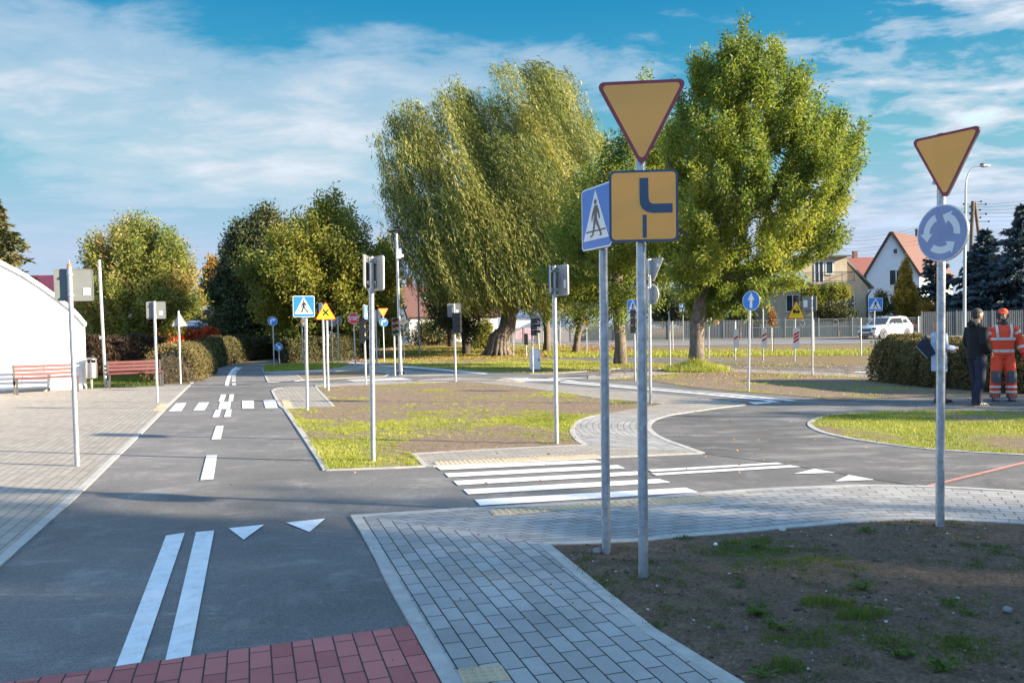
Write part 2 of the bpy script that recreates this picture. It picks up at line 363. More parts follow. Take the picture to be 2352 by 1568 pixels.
def sheet(name, pts, z, material, uvang=0.0, cell=0.0, disp=None, mask=None, parent=None, uvorg=None, kind='structure', cuts=True):
    """a level sheet over the polygon pts (world points), following the rise of the ground"""
    pts = [Vector((p[0], p[1], 0)) for p in pts]
    bm = bmesh.new(); vs = [bm.verts.new(p) for p in pts]
    for t in tessellate_polygon([pts]):
        try: bm.faces.new([vs[i] for i in t])
        except ValueError: pass
    x0 = min(p.x for p in pts); x1 = max(p.x for p in pts); y0 = min(p.y for p in pts); y1 = max(p.y for p in pts)
    planes = []
    if cuts: planes += [('y', k) for k in KY if y0 < k < y1]
    if cell:
        planes += [('x', x0 + cell * i) for i in range(1, int((x1 - x0) / cell) + 1)] + [('y', y0 + cell * i) for i in range(1, int((y1 - y0) / cell) + 1)]
    for ax, k in planes:
        co = (k, 0, 0) if ax == 'x' else (0, k, 0); no = (1, 0, 0) if ax == 'x' else (0, 1, 0)
        bmesh.ops.bisect_plane(bm, geom=bm.verts[:] + bm.edges[:] + bm.faces[:], plane_co=co, plane_no=no, dist=1e-5)
    uvl = bm.loops.layers.uv.new('UVMap'); ca, sa = math.cos(uvang), math.sin(uvang); org = uvorg or (0, 0)
    for f in bm.faces:
        if f.normal.z < 0: f.normal_flip()
        for l in f.loops:
            x, y = l.vert.co.x - org[0], l.vert.co.y - org[1]
            l[uvl].uv = (x * ca + y * sa, -x * sa + y * ca)
    ml = bm.verts.layers.float.new('mask') if mask else None
    edge = {v.index for v in ()}
    bm.verts.index_update()
    for v in bm.verts:
        x, y = v.co.x, v.co.y; v.co.z = gz(x, y) + z
        if disp and not v.is_boundary: v.co.z += disp(x, y)
        if mask: v[ml] = mask(x, y)
    me = bpy.data.meshes.new(name); bm.to_mesh(me); bm.free()
    o = link(name, me, parent, [material], smooth=bool(disp))
    if kind: o['kind'] = kind
    return o
def ribbon(name, left, right, z, material, kind='structure', n=40, uvshift=0.0):
    """paved strip between two edge lines with UVs along and across it"""
    def resample(p, n):
        d = [0.0]
        for a, b in zip(p, p[1:]): d.append(d[-1] + (Vector(b[:2]) - Vector(a[:2])).length)
        out = []
        for i in range(n + 1):
            s = d[-1] * i / n; k = max(j for j in range(len(d)) if d[j] <= s + 1e-9); k = min(k, len(p) - 2)
            t = (s - d[k]) / max(1e-9, d[k + 1] - d[k]); out.append(Vector(p[k][:2]).lerp(Vector(p[k + 1][:2]), t))
        return out
    a, b = resample(left, n), resample(right, n)
    vs, uv, s = [], [], 0.0
    for i in range(n + 1):
        if i: s += ((a[i] + b[i]) / 2 - (a[i - 1] + b[i - 1]) / 2).length
        w = (a[i] - b[i]).length
        vs += [(a[i].x, a[i].y, gz(*a[i]) + z), (b[i].x, b[i].y, gz(*b[i]) + z)]; uv += [(s + uvshift, w), (s + uvshift, 0)]
    fs = [(2 * i, 2 * i + 1, 2 * i + 3, 2 * i + 2) for i in range(n)]
    me = bpy.data.meshes.new(name); me.from_pydata(vs, [], fs); me.update()
    ul = me.uv_layers.new(name='UVMap')
    for l in me.loops: ul.data[l.index].uv = uv[l.vertex_index]
    bm = bmesh.new(); bm.from_mesh(me)
    for f in bm.faces:
        f.normal_update()
        if f.normal.z < 0: f.normal_flip()
    bm.to_mesh(me); bm.free()
    o = link(name, me, None, [material]); o['kind'] = kind
    return o
def smooth_line(pts, it=2):
    pts = [Vector(p[:2]) for p in pts]
    for _ in range(it):
        q = [pts[0]]
        for a, b in zip(pts, pts[1:]): q += [a * .75 + b * .25, a * .25 + b * .75]
        q.append(pts[-1]); pts = q
    return pts
def kerb(mb, pts, w=0.08, h=0.018, it=0):
    """edging boards 1 m long along a line, 3 mm joints"""
    p = smooth_line(pts, it) if it else [Vector(q[:2]) for q in pts]
    run = 0.0
    for a, b in zip(p, p[1:]):
        d = b - a; ln = d.length
        if ln < 1e-4: continue
        d /= ln; nrm = Vector((-d.y, d.x)) * (w / 2)
        s = 0.0
        while s < ln - 1e-6:
            step = min(1.0 - run, ln - s); e = s + step
            g0 = 0.0; g1 = 0.004 if run + step > 0.999 else 0.0
            A = a + d * (s + g0); B = a + d * (e - g1); dz = h + rnd.uniform(-.002, .002)
            vs = []
            for q, nn in ((A, nrm), (B, nrm), (B, -nrm), (A, -nrm)):
                vs.append((q.x + nn.x, q.y + nn.y, gz(q.x, q.y) - 0.05))
            for q, nn in ((A, nrm), (B, nrm), (B, -nrm), (A, -nrm)):
                vs.append((q.x + nn.x, q.y + nn.y, gz(q.x, q.y) + dz))
            mb.add(vs, [(4, 5, 6, 7), (0, 1, 5, 4), (1, 2, 6, 5), (2, 3, 7, 6), (3, 0, 4, 7)], M_KERB)
            run = (run + step) % 1.0 if run + step < 0.999 else 0.0
            s = e
def GP(fn, lst): return [G(*fn(x, y)) for x, y in lst]
I_ = lambda x, y: (x, y)
def fbm(x, y, s, seed=0.0, o=4):
    return noise.fractal(Vector((x * s, y * s, seed)), 0.9, 2.1, o) * 0.5 + 0.5
def inpoly(x, y, poly):
    c = False; j = len(poly) - 1
    for i in range(len(poly)):
        xi, yi = poly[i][0], poly[i][1]; xj, yj = poly[j][0], poly[j][1]
        if (yi > y) != (yj > y) and x < (xj - xi) * (y - yi) / (yj - yi) + xi: c = not c
        j = i
    return c

# ================================================================== ground, roads, paving
def big_ground():
    xs = [-900, -300, -120, -70, -40, 40, 70, 120, 300, 900]; ys = [-300, -60, -10] + KY + [70, 100, 160, 400, 1500]
    vs = [(x, y, gz(x, y)) for y in ys for x in xs]; n = len(xs)
    fs = [(j * n + i, j * n + i + 1, (j + 1) * n + i + 1, (j + 1) * n + i) for j in range(len(ys) - 1) for i in range(n - 1)]
    me = bpy.data.meshes.new('ground'); me.from_pydata(vs, [], fs); me.update()
    a = me.attributes.new('mask', 'FLOAT', 'POINT'); a.data.foreach_set('value', [0.42] * len(vs))
    o = link('ground', me, None, [M_LAWN]); o['kind'] = 'structure'
big_ground()

road_left_edge = GP(I_, [(0, 1292), (95, 1208), (190, 1122), (258, 1056), (325, 992), (382, 935), (435, 885), (456, 862), (480, 849), (520, 838), (560, 833), (605, 829)])
p0, p1 = road_left_edge[1], road_left_edge[0]
road_left_edge = [p1 + (p1 - p0).normalized() * 4.5] + road_left_edge
top_band = GP(Z2, [(1000, 965), (1500, 950)]) + GP(Z3, [(0, 925), (500, 905), (950, 885), (1200, 885), (1560, 900), (2000, 905), (2352, 935)]) + GP(Z4, [(500, 1055), (1000, 1070), (1500, 1095), (2007, 1115)])
asph = road_left_edge + top_band + [Vector((24, 34, 0)), Vector((24, -2, 0)), Vector((-6, -2, 0))]
sheet('asphalt_road', asph, 0.004, M_ASPH)
# roundabout asphalt, dustier; the seam with the side road is where it starts
dusty = GP(R3, [(2220, 395), (2080, 345), (1950, 300), (1850, 240), (1825, 200), (1860, 150), (2000, 110), (2352, 60)]) + GP(I_, [(1711, 931), (1760, 928), (1831, 922)]) \
    + GP(R4, [(900, 50), (1150, 55), (1500, 45), (1750, 35), (2352, 30)]) + [Vector((22, 19, 0)), Vector((22, 6, 0))] + GP(R4, [(2352, 488), (2000, 573), (1680, 652), (1330, 600), (700, 495)])
sheet('roundabout_asphalt', dusty, 0.008, M_ASPD)

# --- masks for young grass
def mask_isl(x, y):
    return 0.30 + 0.75 * (fbm(x, y, 0.55, 3.1) - 0.45) + 0.35 * (fbm(x, y, 2.2, 9.0) - .5)
def mask_road_isl(x, y):      # greener near its left end and the road, bare towards the kerb on the right
    d = max(0.0, min(1.0, (13.5 - y) / 4.0)) * max(0, min(1, (-0.3 - x) / 1.6))
    band = math.exp(-((y - 13.6 + 0.12 * x) / 1.0) ** 2) * 0.35
    return mask_isl(x, y) - 0.05 + 0.5 * d + band
def mask_oval(x, y): return 0.55 + 1.2 * (fbm(x, y, 0.7, 5.5) - 0.45)
def mask_soil(x, y): return 0.12 + 1.0 * (fbm(x, y, 0.9, 12.0) - 0.42)
def mask_lawn(x, y): return 0.45 + 0.8 * (fbm(x, y, 0.25, 7.7) - 0.45)
def bump_s(x, y): return 0.016 * (fbm(x, y, 2.5, 1.0) - 0.3) + 0.008 * noise.noise(Vector((x * 9, y * 9, 2)))

isl = GP(I_, [(750, 1081), (735, 1056), (700, 1004), (678, 972), (655, 939), (765, 934), (724, 889), (800, 886), (882, 883), (960, 880), (1032, 877), (1089, 878), (1180, 887), (1272, 899), (1382, 915.5), (1457, 922), (1500, 926), (1525, 928), (1487, 933), (1462, 939)]) \
    + GP(R3, [(1480, 110), (1400, 125), (1330, 145), (1285, 175), (1268, 205), (1264, 235), (1275, 262), (1300, 295), (1365, 335)]) + GP(I_, [(1270, 1026.5), (1100, 1035), (950, 1044), (978, 1072), (905, 1076)])
sheet('central_island_soil', isl, 0.012, M_ISL, cell=0.3, disp=bump_s, mask=mask_road_isl)
ISL_POLY = isl
oval_out = GP(R4, [(2352, 435), (1900, 410), (1600, 385), (1300, 345), (1100, 310), (960, 275), (895, 240), (885, 215), (920, 190), (1000, 165), (1200, 148), (1500, 135), (2000, 128), (2352, 130)])
oval = oval_out + [Vector((12.4, 15.6, 0)), Vector((13.2, 13.6, 0)), Vector((12.5, 11.8, 0)), Vector((10.5, 10.3, 0))]
sheet('roundabout_island_soil', oval, 0.012, M_ISL, cell=0.3, disp=bump_s, mask=mask_oval)
g5 = GP(Z4, [(-150, 1225), (100, 1222), (300, 1240), (600, 1285), (1000, 1322), (1400, 1352), (1800, 1386)]) + GP(R4, [(900, 46), (1150, 51), (1500, 41), (1750, 31), (2352, 26)]) + [Vector((22, 19.6, 0)), Vector((22, 34, 0))] \
    + GP(Z4, [(2007, 1207), (1300, 1177), (900, 1158), (620, 1160), (450, 1168), (0, 1206)])
sheet('tree_island_soil', g5, 0.012, M_ISL, cell=0.6, disp=bump_s, mask=mask_isl)
g4 = GP(Z2, [(1560, 965), (1650, 935)]) + GP(Z3, [(0, 942), (500, 927), (950, 907), (1250, 925), (1560, 952), (2000, 967), (2200, 975)]) + GP(Z4, [(0, 1087), (300, 1094), (510, 1107), (300, 1136), (0, 1132)]) \
    + GP(Z3, [(2100, 1043), (1560, 1080), (1350, 1085), (1000, 1073), (700, 1047), (300, 1018), (0, 998)])
sheet('willow_lawn', g4, 0.012, M_LAWN, cell=1.0, disp=bump_s, mask=mask_lawn)
g2 = GP(Z2, [(890, 1097), (1000, 1083), (1300, 1058), (1450, 1048), (1560, 1058), (1750, 1082), (1690, 1108), (1300, 1124), (948, 1140)])
sheet('small_island_soil', g2, 0.012, M_ISL, cell=0.5, disp=bump_s, mask=mask_isl)
g3 = GP(Z2, [(577, 1030), (600, 1010), (900, 990), (1300, 985), (1390, 1005), (1200, 1040), (590, 1066)])
sheet('far_left_island_grass', g3, 0.012, M_LAWN, cell=0.8, disp=bump_s, mask=lambda x, y: mask_lawn(x, y) + .25)
sliver = GP(Z4, [(250, 1062), (700, 1078), (1200, 1096), (1830, 1130), (1200, 1114), (700, 1092)])
sheet('verge_sliver_grass', sliver, 0.012, M_LAWN, cell=1.0, mask=lambda x, y: .8)

# foreground bed of dark soil on the right
bed_left = GP(I_, [(1247, 1252)]) + GP(R5, [(300, 345), (550, 545), (935, 785)])
bl0, bl1 = bed_left[-2], bed_left[-1]; bed_far = bl1 + (bl1 - bl0).normalized() * 2.2
walk_low = GP(I_, [(1247, 1252), (1400, 1247), (1487, 1242), (1562, 1233), (1696, 1224.6), (1898, 1204.4), (2066, 1193), (2200, 1196), (2352, 1204.4)])
bed = bed_left + [bed_far, Vector((6.5, 1.2, 0)), Vector((7.2, 4.0, 0)), Vector((6.3, 5.9, 0))] + walk_low[::-1][:-1]
_be = [(Vector(a[:2]), Vector(b_[:2])) for a, b_ in zip(bed, bed[1:] + bed[:1])]
def edge_fade(x, y, w=.22):
    p = Vector((x, y)); dm = w
    for a, b_ in _be:
        ab = b_ - a; t = max(0, min(1, (p - a).dot(ab) / max(1e-9, ab.length_squared))); dm = min(dm, (p - a - ab * t).length)
    return dm / w
def bump_bed(x, y): return edge_fade(x, y) * bump_bed0(x, y)
def bump_bed0(x, y): return 0.010 + 0.035 * max(0, fbm(x, y, 1.4, 4.0) - 0.35) + 0.016 * noise.noise(Vector((x * 7, y * 7, 2))) + 0.008 * noise.noise(Vector((x * 23, y * 23, 5)))
sheet('foreground_soil', bed, 0.006, M_SOIL, cell=0.055, disp=bump_bed, mask=mask_soil)
BED_POLY = bed

# paving
kl = GP(R1, [(130, 120), (270, 345), (440, 700), (650, 1080), (920, 1568)])
kd = (kl[-1] - kl[0]).normalized(); kend = kl[-1] + kd * 1.5
ang1 = math.atan2(kd.y, kd.x)
walk_top = GP(I_, [(806, 1189), (1110, 1169), (1400, 1156), (1500, 1147)]) + GP(R4, [(0, 715), (300, 690), (600, 670), (1000, 655), (1350, 645), (1700, 655), (2000, 670), (2352, 690)])
wt_end = Vector((walk_top[-1].x + 1.4, walk_top[-1].y - 0.7, 0)); wl_end = Vector((walk_low[-1].x + 1.1, walk_low[-1].y - 0.35, 0))
# cross walk ribbon above, the column running to the camera below: they meet on a mitre
mitre = GP(I_, [(828, 1188), (1247, 1252)])
ribbon('side_walk', smooth_line([mitre[0]] + walk_top[1:] + [wt_end], 1), smooth_line([mitre[1]] + walk_low[1:] + [wl_end], 1), 0.014, M_PAV, n=60)
col_poly = [kl[0], mitre[0], mitre[1]] + bed_left[1:] + [bed_far, kend]
sheet('near_walk', col_poly, 0.015, M_PAV, uvang=ang1, uvorg=(kl[0].x, kl[0].y))
red = [G(*R2(2680, 857)), G(*R2(1860, 970)), G(*R2(1300, 1050)), G(*R2(690, 1135)), G(*R2(100, 1220))]
rdir = (red[-1] - red[0]).normalized()
red_end = red[-1] + rdir * 2.5
red_poly = red + [red_end, red_end + kd * 2.0, kend]
sheet('red_brick_walk', red_poly, 0.012, M_RED, uvang=math.atan2(kd.y, kd.x), uvorg=(red[0].x, red[0].y))
plaza = road_left_edge[:8] + GP(I_, [(415, 882), (360, 886), (200, 893), (0, 905), (-260, 921)])
plaza = [plaza[0]] + plaza[1:] + [Vector((-9.5, -1, 0)), Vector((-6, -1, 0))]
pd = (road_left_edge[5] - road_left_edge[2]).normalized()
sheet('plaza_pavers', plaza, 0.014, M_PAVF, uvang=math.atan2(pd.y, pd.x), uvorg=(road_left_edge[2].x, road_left_edge[2].y))
p1 = GP(Z2, [(665, 1240), (690, 1222), (760, 1210), (900, 1206), (1060, 1205), (1225, 1385), (780, 1405), (740, 1380), (690, 1290)])
sheet('crossing_landing', p1, 0.014, M_PAVF, uvang=math.atan2(pd.y, pd.x))
p2 = GP(Z2, [(600, 1100), (640, 1094), (885, 1090), (945, 1140), (860, 1152), (630, 1160)])
sheet('far_crossing_landing', p2, 0.014, M_PAVF, uvang=math.atan2(pd.y, pd.x))
path_low = GP(I_, [(724, 889), (800, 886), (882, 883), (960, 880), (1032, 877), (1089, 878), (1180, 887), (1272, 899), (1382, 915.5), (1457, 922), (1500, 926), (1525, 928)])
path_up = GP(I_, [(724, 884), (800, 881.5), (882, 878), (940, 876), (990, 873), (1057, 868), (1132, 872), (1207, 879), (1272, 885.5), (1382, 894), (1457, 901)]) + GP(Z4, [(250, 1335), (500, 1360)])
ribbon('far_walk', path_up, path_low, 0.014, M_PAVF, n=50)
wedge = GP(Z4, [(500, 1360), (800, 1395), (980, 1420)]) + GP(R3, [(2352, 60), (2000, 110)]) + GP(R3, [(1480, 110), (1740, 65)]) + GP(I_, [(1525, 928)])
sheet('wedge_walk', wedge, 0.0145, M_PAVF, uvang=-0.35)
curve_in = GP(R3, [(1480, 110), (1400, 125), (1330, 145), (1285, 175), (1268, 205), (1264, 235), (1275, 262), (1300, 295), (1365, 335)])
curve_out = GP(R3, [(2000, 110), (1920, 128), (1860, 150), (1832, 175), (1825, 200), (1832, 220), (1850, 240), (1895, 272), (1950, 300), (2080, 345), (2220, 395)])
ribbon('curved_walk', curve_in, curve_out, 0.0155, M_PAV, n=60)
p4t = GP(I_, [(948.5, 1044), (1100, 1035), (1270, 1026.5), (1345.5, 1023.5)]); p4b = GP(I_, [(978, 1072), (994, 1072), (1381, 1052), (1612, 1042)])
sheet('zebra_walk', p4t + [curve_out[-1]] + p4b[::-1], 0.014, M_PAVF, uvang=math.atan2((p4b[2] - p4b[1]).y, (p4b[2] - p4b[1]).x), uvorg=(p4b[1].x, p4b[1].y))
p7u = GP(Z4, [(-250, 1195), (0, 1176), (450, 1148), (900, 1138), (1300, 1152), (2007, 1187), (2500, 1215)]); p7d = GP(Z4, [(-250, 1212), (0, 1206), (450, 1168), (900, 1158), (1300, 1177), (2007, 1207), (2500, 1240)])
ribbon('island_walk', p7u, p7d, 0.014, M_PAVF, n=40)
p8 = GP(Z2, [(590, 1069), (760, 1060), (1200, 1042), (1390, 1012), (1500, 1000), (1560, 1010), (1450, 1042), (1300, 1055), (1000, 1078), (700, 1086)])
sheet('far_strip_walk', p8, 0.0135, M_PAVF, uvang=0.1)
p9 = GP(Z2, [(1560, 1015), (1700, 1030), (1950, 1060), (2320, 1092), (2000, 1100), (1860, 1102), (1760, 1085), (1600, 1062)])
sheet('lamp_walk', p9, 0.0135, M_PAVF, uvang=0.1)

# kerbs of edging boards
kb = MB()
kerb(kb, road_left_edge[:9])
kerb(kb, [p + Vector((kd.y, -kd.x, 0)) * -0.04 for p in kl] + [kend])
kerb(kb, walk_top, it=1); kerb(kb, walk_low, it=1); kerb(kb, [walk_low[0]] + bed_left[1:] + [bed_far])
kerb(kb, [isl[0], isl[1], isl[2], isl[3], isl[4]]); kerb(kb, GP(I_, [(750, 1081), (905, 1076), (978, 1072)]), 0.06)
kerb(kb, GP(I_, [(948.5, 1044), (978, 1072), (994, 1072), (1381, 1052), (1612, 1042)]), 0.06)
kerb(kb, GP(I_, [(948.5, 1044), (1100, 1035), (1270, 1026.5), (1345.5, 1023.5)]), 0.06)
kerb(kb, curve_in, it=1); kerb(kb, curve_out, it=1)
kerb(kb, GP(I_, [(1711, 931)]) + GP(R3, [(2352, 60), (2000, 110)]), 0.06); kerb(kb, GP(Z4, [(250, 1335), (500, 1360), (800, 1395), (980, 1420)]))
kerb(kb, path_low, 0.07); kerb(kb, path_up, 0.07)
kerb(kb, oval_out, it=1)
for pp in (p1, p2, p8, g3, g2, p9): kerb(kb, pp + [pp[0]], 0.07)
kerb(kb, p7u, 0.07); kerb(kb, p7d, 0.07)
kerb(kb, g4[2:] + [g4[0]], 0.06)
o = kb.build('kerb_boards'); o['kind'] = 'structure'

# painted markings
mk = MB()
def mark(pts, z=0.0125, m=None, fn=None):
    P = GP(fn or I_, pts); t = tessellate_polygon([[Vector((p.x, p.y, 0)) for p in P]])
    mk.add([(p.x, p.y, p.z + z) for p in P], [tuple(x) for x in t], m or M_WHITE)
mark([(381.5, 1232.5), (424.4, 1226), (323.5, 1526), (266, 1535)]); mark([(450, 1224.7), (492, 1221), (437.7, 1511), (379.7, 1520.8)])
mark([(525, 1215.6), (607, 1207.5), (559.7, 1242)]); mark([(656.8, 1202.6), (747, 1193.4), (711, 1224.4)])
for q in ([(1350, 628), (1418, 626), (1395, 783), (1310, 790)], [(1412, 435), (1461, 433), (1443, 520), (1381, 523)], [(1410, 327), (1447, 326), (1430, 375), (1387, 377)], [(1480, 325), (1513, 325), (1507, 373), (1463, 375)],
          [(1444, 228), (1477, 227), (1462, 271), (1427, 272)], [(1501, 226), (1529, 226), (1521, 271), (1492, 272)],
          [(1150, 285), (1218, 283), (1187, 335), (1100, 338)], [(1300, 280), (1366, 278), (1338, 330), (1262, 332)], [(1438, 275), (1509, 274), (1503, 322), (1425, 323)],
          [(1582, 268), (1657, 267), (1660, 318), (1583, 320)], [(1720, 265), (1797, 263), (1815, 315), (1735, 317)]):
    mark(q, fn=R6)
sl = smooth_line([Vector(p) for p in [(228, 1193), (235, 1150), (250, 1110), (270, 1070), (300, 1035), (335, 1018)]], 2); sr = smooth_line([Vector(p) for p in [(265, 1193), (270, 1150), (285, 1110), (300, 1080), (325, 1045), (350, 1022)]], 2)
for a, b, c, d in zip(sl, sl[1:], sr[1:], sr): mark([a, b, c, d], fn=Z2)
for (x, y, h) in ((313, 1180, 9), (310, 1147, 8), (310, 1123, 7), (312, 1101, 6), (316, 1081, 6), (326, 1062, 5), (345, 1043, 5), (364, 1029, 4)):
    mark([(x - 17, y - h), (x + 16, y - h), (x + 18, y + h), (x - 19, y + h)], fn=Z2)
for q in ([(265, 495), (1430, 445), (1485, 465), (300, 520)], [(328, 545), (1600, 483), (1655, 507), (358, 573)], [(392, 600), (1750, 530), (1815, 553), (425, 632)], [(465, 663), (1905, 586), (1990, 612), (503, 700)], [(548, 738), (2100, 650), (2195, 684), (590, 782)]):
    mark(q, fn=R3)
mark([G_ for G_ in (R3(1825, 518), R4(660, 487), R4(715, 496), R3(1850, 534))]); mark([R3(1848, 546), R4(750, 505), R4(828, 517), R3(1885, 560)])
mark([(778, 565), (920, 530), (1065, 557)], fn=R4); mark([(1057, 617), (1155, 573), (1330, 605)], fn=R4)
mark([(1000, 1399), (1270, 1399), (1060, 1416)], fn=Z4); mark([(1120, 1391), (1330, 1393), (1190, 1404)], 0.0125, fn=Z4)
mark([Z3(1620, 1143), Z4(900, 1338), Z4(1395, 1388), Z4(1340, 1391), Z4(700, 1325), Z3(1620, 1150)]); mark([Z3(1620, 1156), Z4(700, 1333), Z4(1310, 1396), Z4(1255, 1399), Z4(640, 1337), Z3(1620, 1164)])
for k in range(5): mark([(1060 + 55 * k, 1132 + 7.5 * k - 6), (1500 + 75 * k, 1128 + 7.5 * k - 6), (1560 + 75 * k, 1133 + 7.5 * k - 6), (1110 + 55 * k, 1137 + 7.5 * k - 6)] if k < 4 else [(1300, 1122), (1800, 1122), (1860, 1127), (1340, 1127)], fn=Z3)
for k in range(4): mark([(1345 + 20 * k, 1139 + 5.6 * k), (1850 + 28 * k, 1118 + 5.6 * k), (1870 + 28 * k, 1121.5 + 5.6 * k), (1362 + 20 * k, 1142 + 5.6 * k)], fn=Z2)
mark([(160, 1012), (560, 1044), (960, 1080), (920, 1086), (540, 1052), (160, 1019)], fn=Z3); mark([(1365, 976), (1550, 990), (1540, 996), (1365, 981)], fn=Z2); mark([(1640, 1003), (1800, 1013), (1790, 1018), (1640, 1008)], fn=Z2)
mark([(1860, 1158), (2007, 1166), (2200, 1176), (2200, 1180), (1990, 1171), (1820, 1163)], fn=Z4)
o = mk.build('road_markings'); o['kind'] = 'structure'
rl = MB(); A = [G(*R4(1665, 652)), G(*R4(2352, 484)), G(*R4(2352, 497)), G(*R4(1720, 652))]; rl.add([(p.x, p.y, 0.0165) for p in A], [(0, 1, 2, 3)], M_REDL)
o = rl.build('red_chalk_line'); o['kind'] = 'structure'

# tactile plates with real domes
def tactile(c4, n, rows, cols, z=0.0185):
    """c4: four corners; n plates side by side"""
    a, b, c, d = c4; mb = MB(); P = lambda u, v: (a.lerp(b, u)).lerp(d.lerp(c, u), v)
    for i in range(n):
        u0, u1 = i / n + 0.010 / n, (i + 1) / n - 0.010 / n
        q = [P(u0, 0.02), P(u1, 0.02), P(u1, 0.98), P(u0, 0.98)]
        mb.add([(p.x, p.y, p.z + 0.0) for p in q] + [(p.x, p.y, p.z + z) for p in q], [(4, 5, 6, 7), (0, 1, 5, 4), (1, 2, 6, 5), (2, 3, 7, 6), (3, 0, 4, 7)], M_TACT)
        for r in range(rows):
            for k in range(cols):
                p = P(u0 + (u1 - u0) * (k + .5) / cols, (r + .5) / rows); rr = 0.012
                ring = [(p.x + rr * math.cos(t), p.y + rr * math.sin(t), p.z + z) for t in [j * math.pi / 3 for j in range(6)]]
                rin = [(p.x + rr * .55 * math.cos(t), p.y + rr * .55 * math.sin(t), p.z + z + 0.009) for t in [j * math.pi / 3 for j in range(6)]]
                mb.add(ring + rin, [(j, (j + 1) % 6, 6 + (j + 1) % 6, 6 + j) for j in range(6)] + [tuple(range(6, 12))], M_TACT)
    o = mb.build('tactile_paving'); o['kind'] = 'structure'
tactile(GP(R3, [(240, 465), (1430, 408), (1480, 424), (262, 488)]), 5, 4, 7)
tactile([G(*R3(645, 822)), G(*R3(1330, 778)), G(*R3(1380, 808)), G(*R3(685, 858))], 2, 4, 7)
tactile([G(*R3(1325, 774)), G(*R3(1660, 752)), G(*R3(1715, 784)), G(*R3(1372, 808))], 1, 4, 7)
tactile([G(*R3(1665, 752)), G(*R3(2270, 722)), G(*R3(2340, 755)), G(*R3(1715, 786))], 2, 4, 7)
tactile(GP(R6, [(1045, 288), (1103, 287), (1055, 338), (992, 338)]), 2, 7, 4)
tactile(GP(R6, [(1835, 263), (1888, 262), (1915, 312), (1858, 315)]), 2, 7, 4)
tactile(GP(R1, [(1062, 1478), (1450, 1435), (1545, 1575), (1110, 1600)]), 1, 4, 5)
tactile(GP(Z3, [(1000, 1140), (1060, 1136), (1300, 1160), (1240, 1164)]), 4, 3, 5)

# ================================================================== signs and posts
def rpoly(pts, r, seg=5):
    """rounds the corners of a convex outline"""
    out = []; n = len(pts)
    for i in range(n):
        p = Vector(pts[i]); a = (Vector(pts[i - 1]) - p).normalized(); b = (Vector(pts[(i + 1) % n]) - p).normalized()
        ang = a.angle(b); t = r / math.tan(ang / 2); c = p + (a + b).normalized() * (r / math.sin(ang / 2))
        s, e = p + a * t, p + b * t; a0 = math.atan2((s - c).y, (s - c).x); a1 = math.atan2((e - c).y, (e - c).x)
        da = (a1 - a0 + math.pi) % (2 * math.pi) - math.pi
        out += [(c.x + r * math.cos(a0 + da * k / seg), c.y + r * math.sin(a0 + da * k / seg)) for k in range(seg + 1)]
    return out
def scaled(poly, kx, kz=None): return [(x * kx, z * (kz if kz else kx)) for x, z in poly]
def outline(shape, w, h, inset=0.0):
    w2, h2 = w / 2 - inset, h / 2 - inset; r = 0.045 * max(w, h) * 1.6
    if shape in ('sq', 'rect'): return rpoly([(-w2, -h2), (w2, -h2), (w2, h2), (-w2, h2)], max(0.006, min(r, min(w, h) * .2) - inset * .6))
    if shape in ('up', 'dn'):
        hh = h / 2; k = inset * 2.0; kk = inset; s = 1 if shape == 'up' else -1
        P = [(-w / 2 + inset * 1.73, -hh + kk), (w / 2 - inset * 1.73, -hh + kk), (0, hh - k)]
        return rpoly([(x, z * s) for x, z in (P if s > 0 else P)], max(0.008, 0.055 * w - inset * .5))
    if shape == 'circ': return [(w2 * math.cos(t), h2 * math.sin(t)) for t in [2 * math.pi * i / 40 for i in range(40)]]
    if shape == 'diam': return rpoly([(0, -h / 2 + inset * 1.41), (w / 2 - inset * 1.41, 0), (0, h / 2 - inset * 1.41), (-w / 2 + inset * 1.41, 0)], max(.008, .05 * w - inset * .4))
    if shape == 'oct':
        return [(w2 / math.cos(math.pi / 8) * math.cos(t), h2 / math.cos(math.pi / 8) * math.sin(t)) for t in [math.pi / 8 + math.pi / 4 * i for i in range(8)]]
def stroke(a, b, w):
    a, b = Vector(a), Vector(b); d = (b - a).normalized(); n = Vector((-d.y, d.x)) * w / 2
    return [tuple(a + n), tuple(a - n), tuple(b - n), tuple(b + n)]
def circ(cx, cz, r, n=14): return [(cx + r * math.cos(2 * math.pi * i / n), cz + r * math.sin(2 * math.pi * i / n)) for i in range(n)]
def arrowhead(tip, ang, s):
    d = Vector((math.cos(ang), math.sin(ang))); n = Vector((-d.y, d.x)); t = Vector(tip)
    return [tuple(t), tuple(t - d * s + n * s * .75), tuple(t - d * s - n * s * .75)]
# symbols: lists of (outline, material, layer) in units of the half width
PED = [([(-.86, -.70), (.86, -.70), (0, .90)], M_SWHITE, 0),
       (stroke((-.66, -.42), (.66, -.42), .05), M_SBLACK, 1),
       (circ(.0, .50, .085), M_SBLACK, 2),
       ([(-.07, .40), (.13, .38), (.27, .10), (.29, -.05), (.22, -.06), (.17, .10), (.10, .20), (.08, -.02), (.24, -.28), (.38, -.52), (.42, -.60), (.24, -.60), (.30, -.54), (.14, -.32), (.0, -.14), (-.06, -.32), (-.16, -.56), (-.38, -.62), (-.36, -.57), (-.24, -.52), (-.16, -.28), (-.12, .0), (-.08, .17), (-.18, .06), (-.22, -.10), (-.28, -.08), (-.25, .10), (-.12, .32)], M_SBLACK, 2)]
UPARR = [(stroke((0, -.72), (0, .15), .30), M_SWHITE, 0), ([(0, .82), (-.40, .05), (-.20, .08), (.20, .08), (.40, .05)], M_SWHITE, 1)]
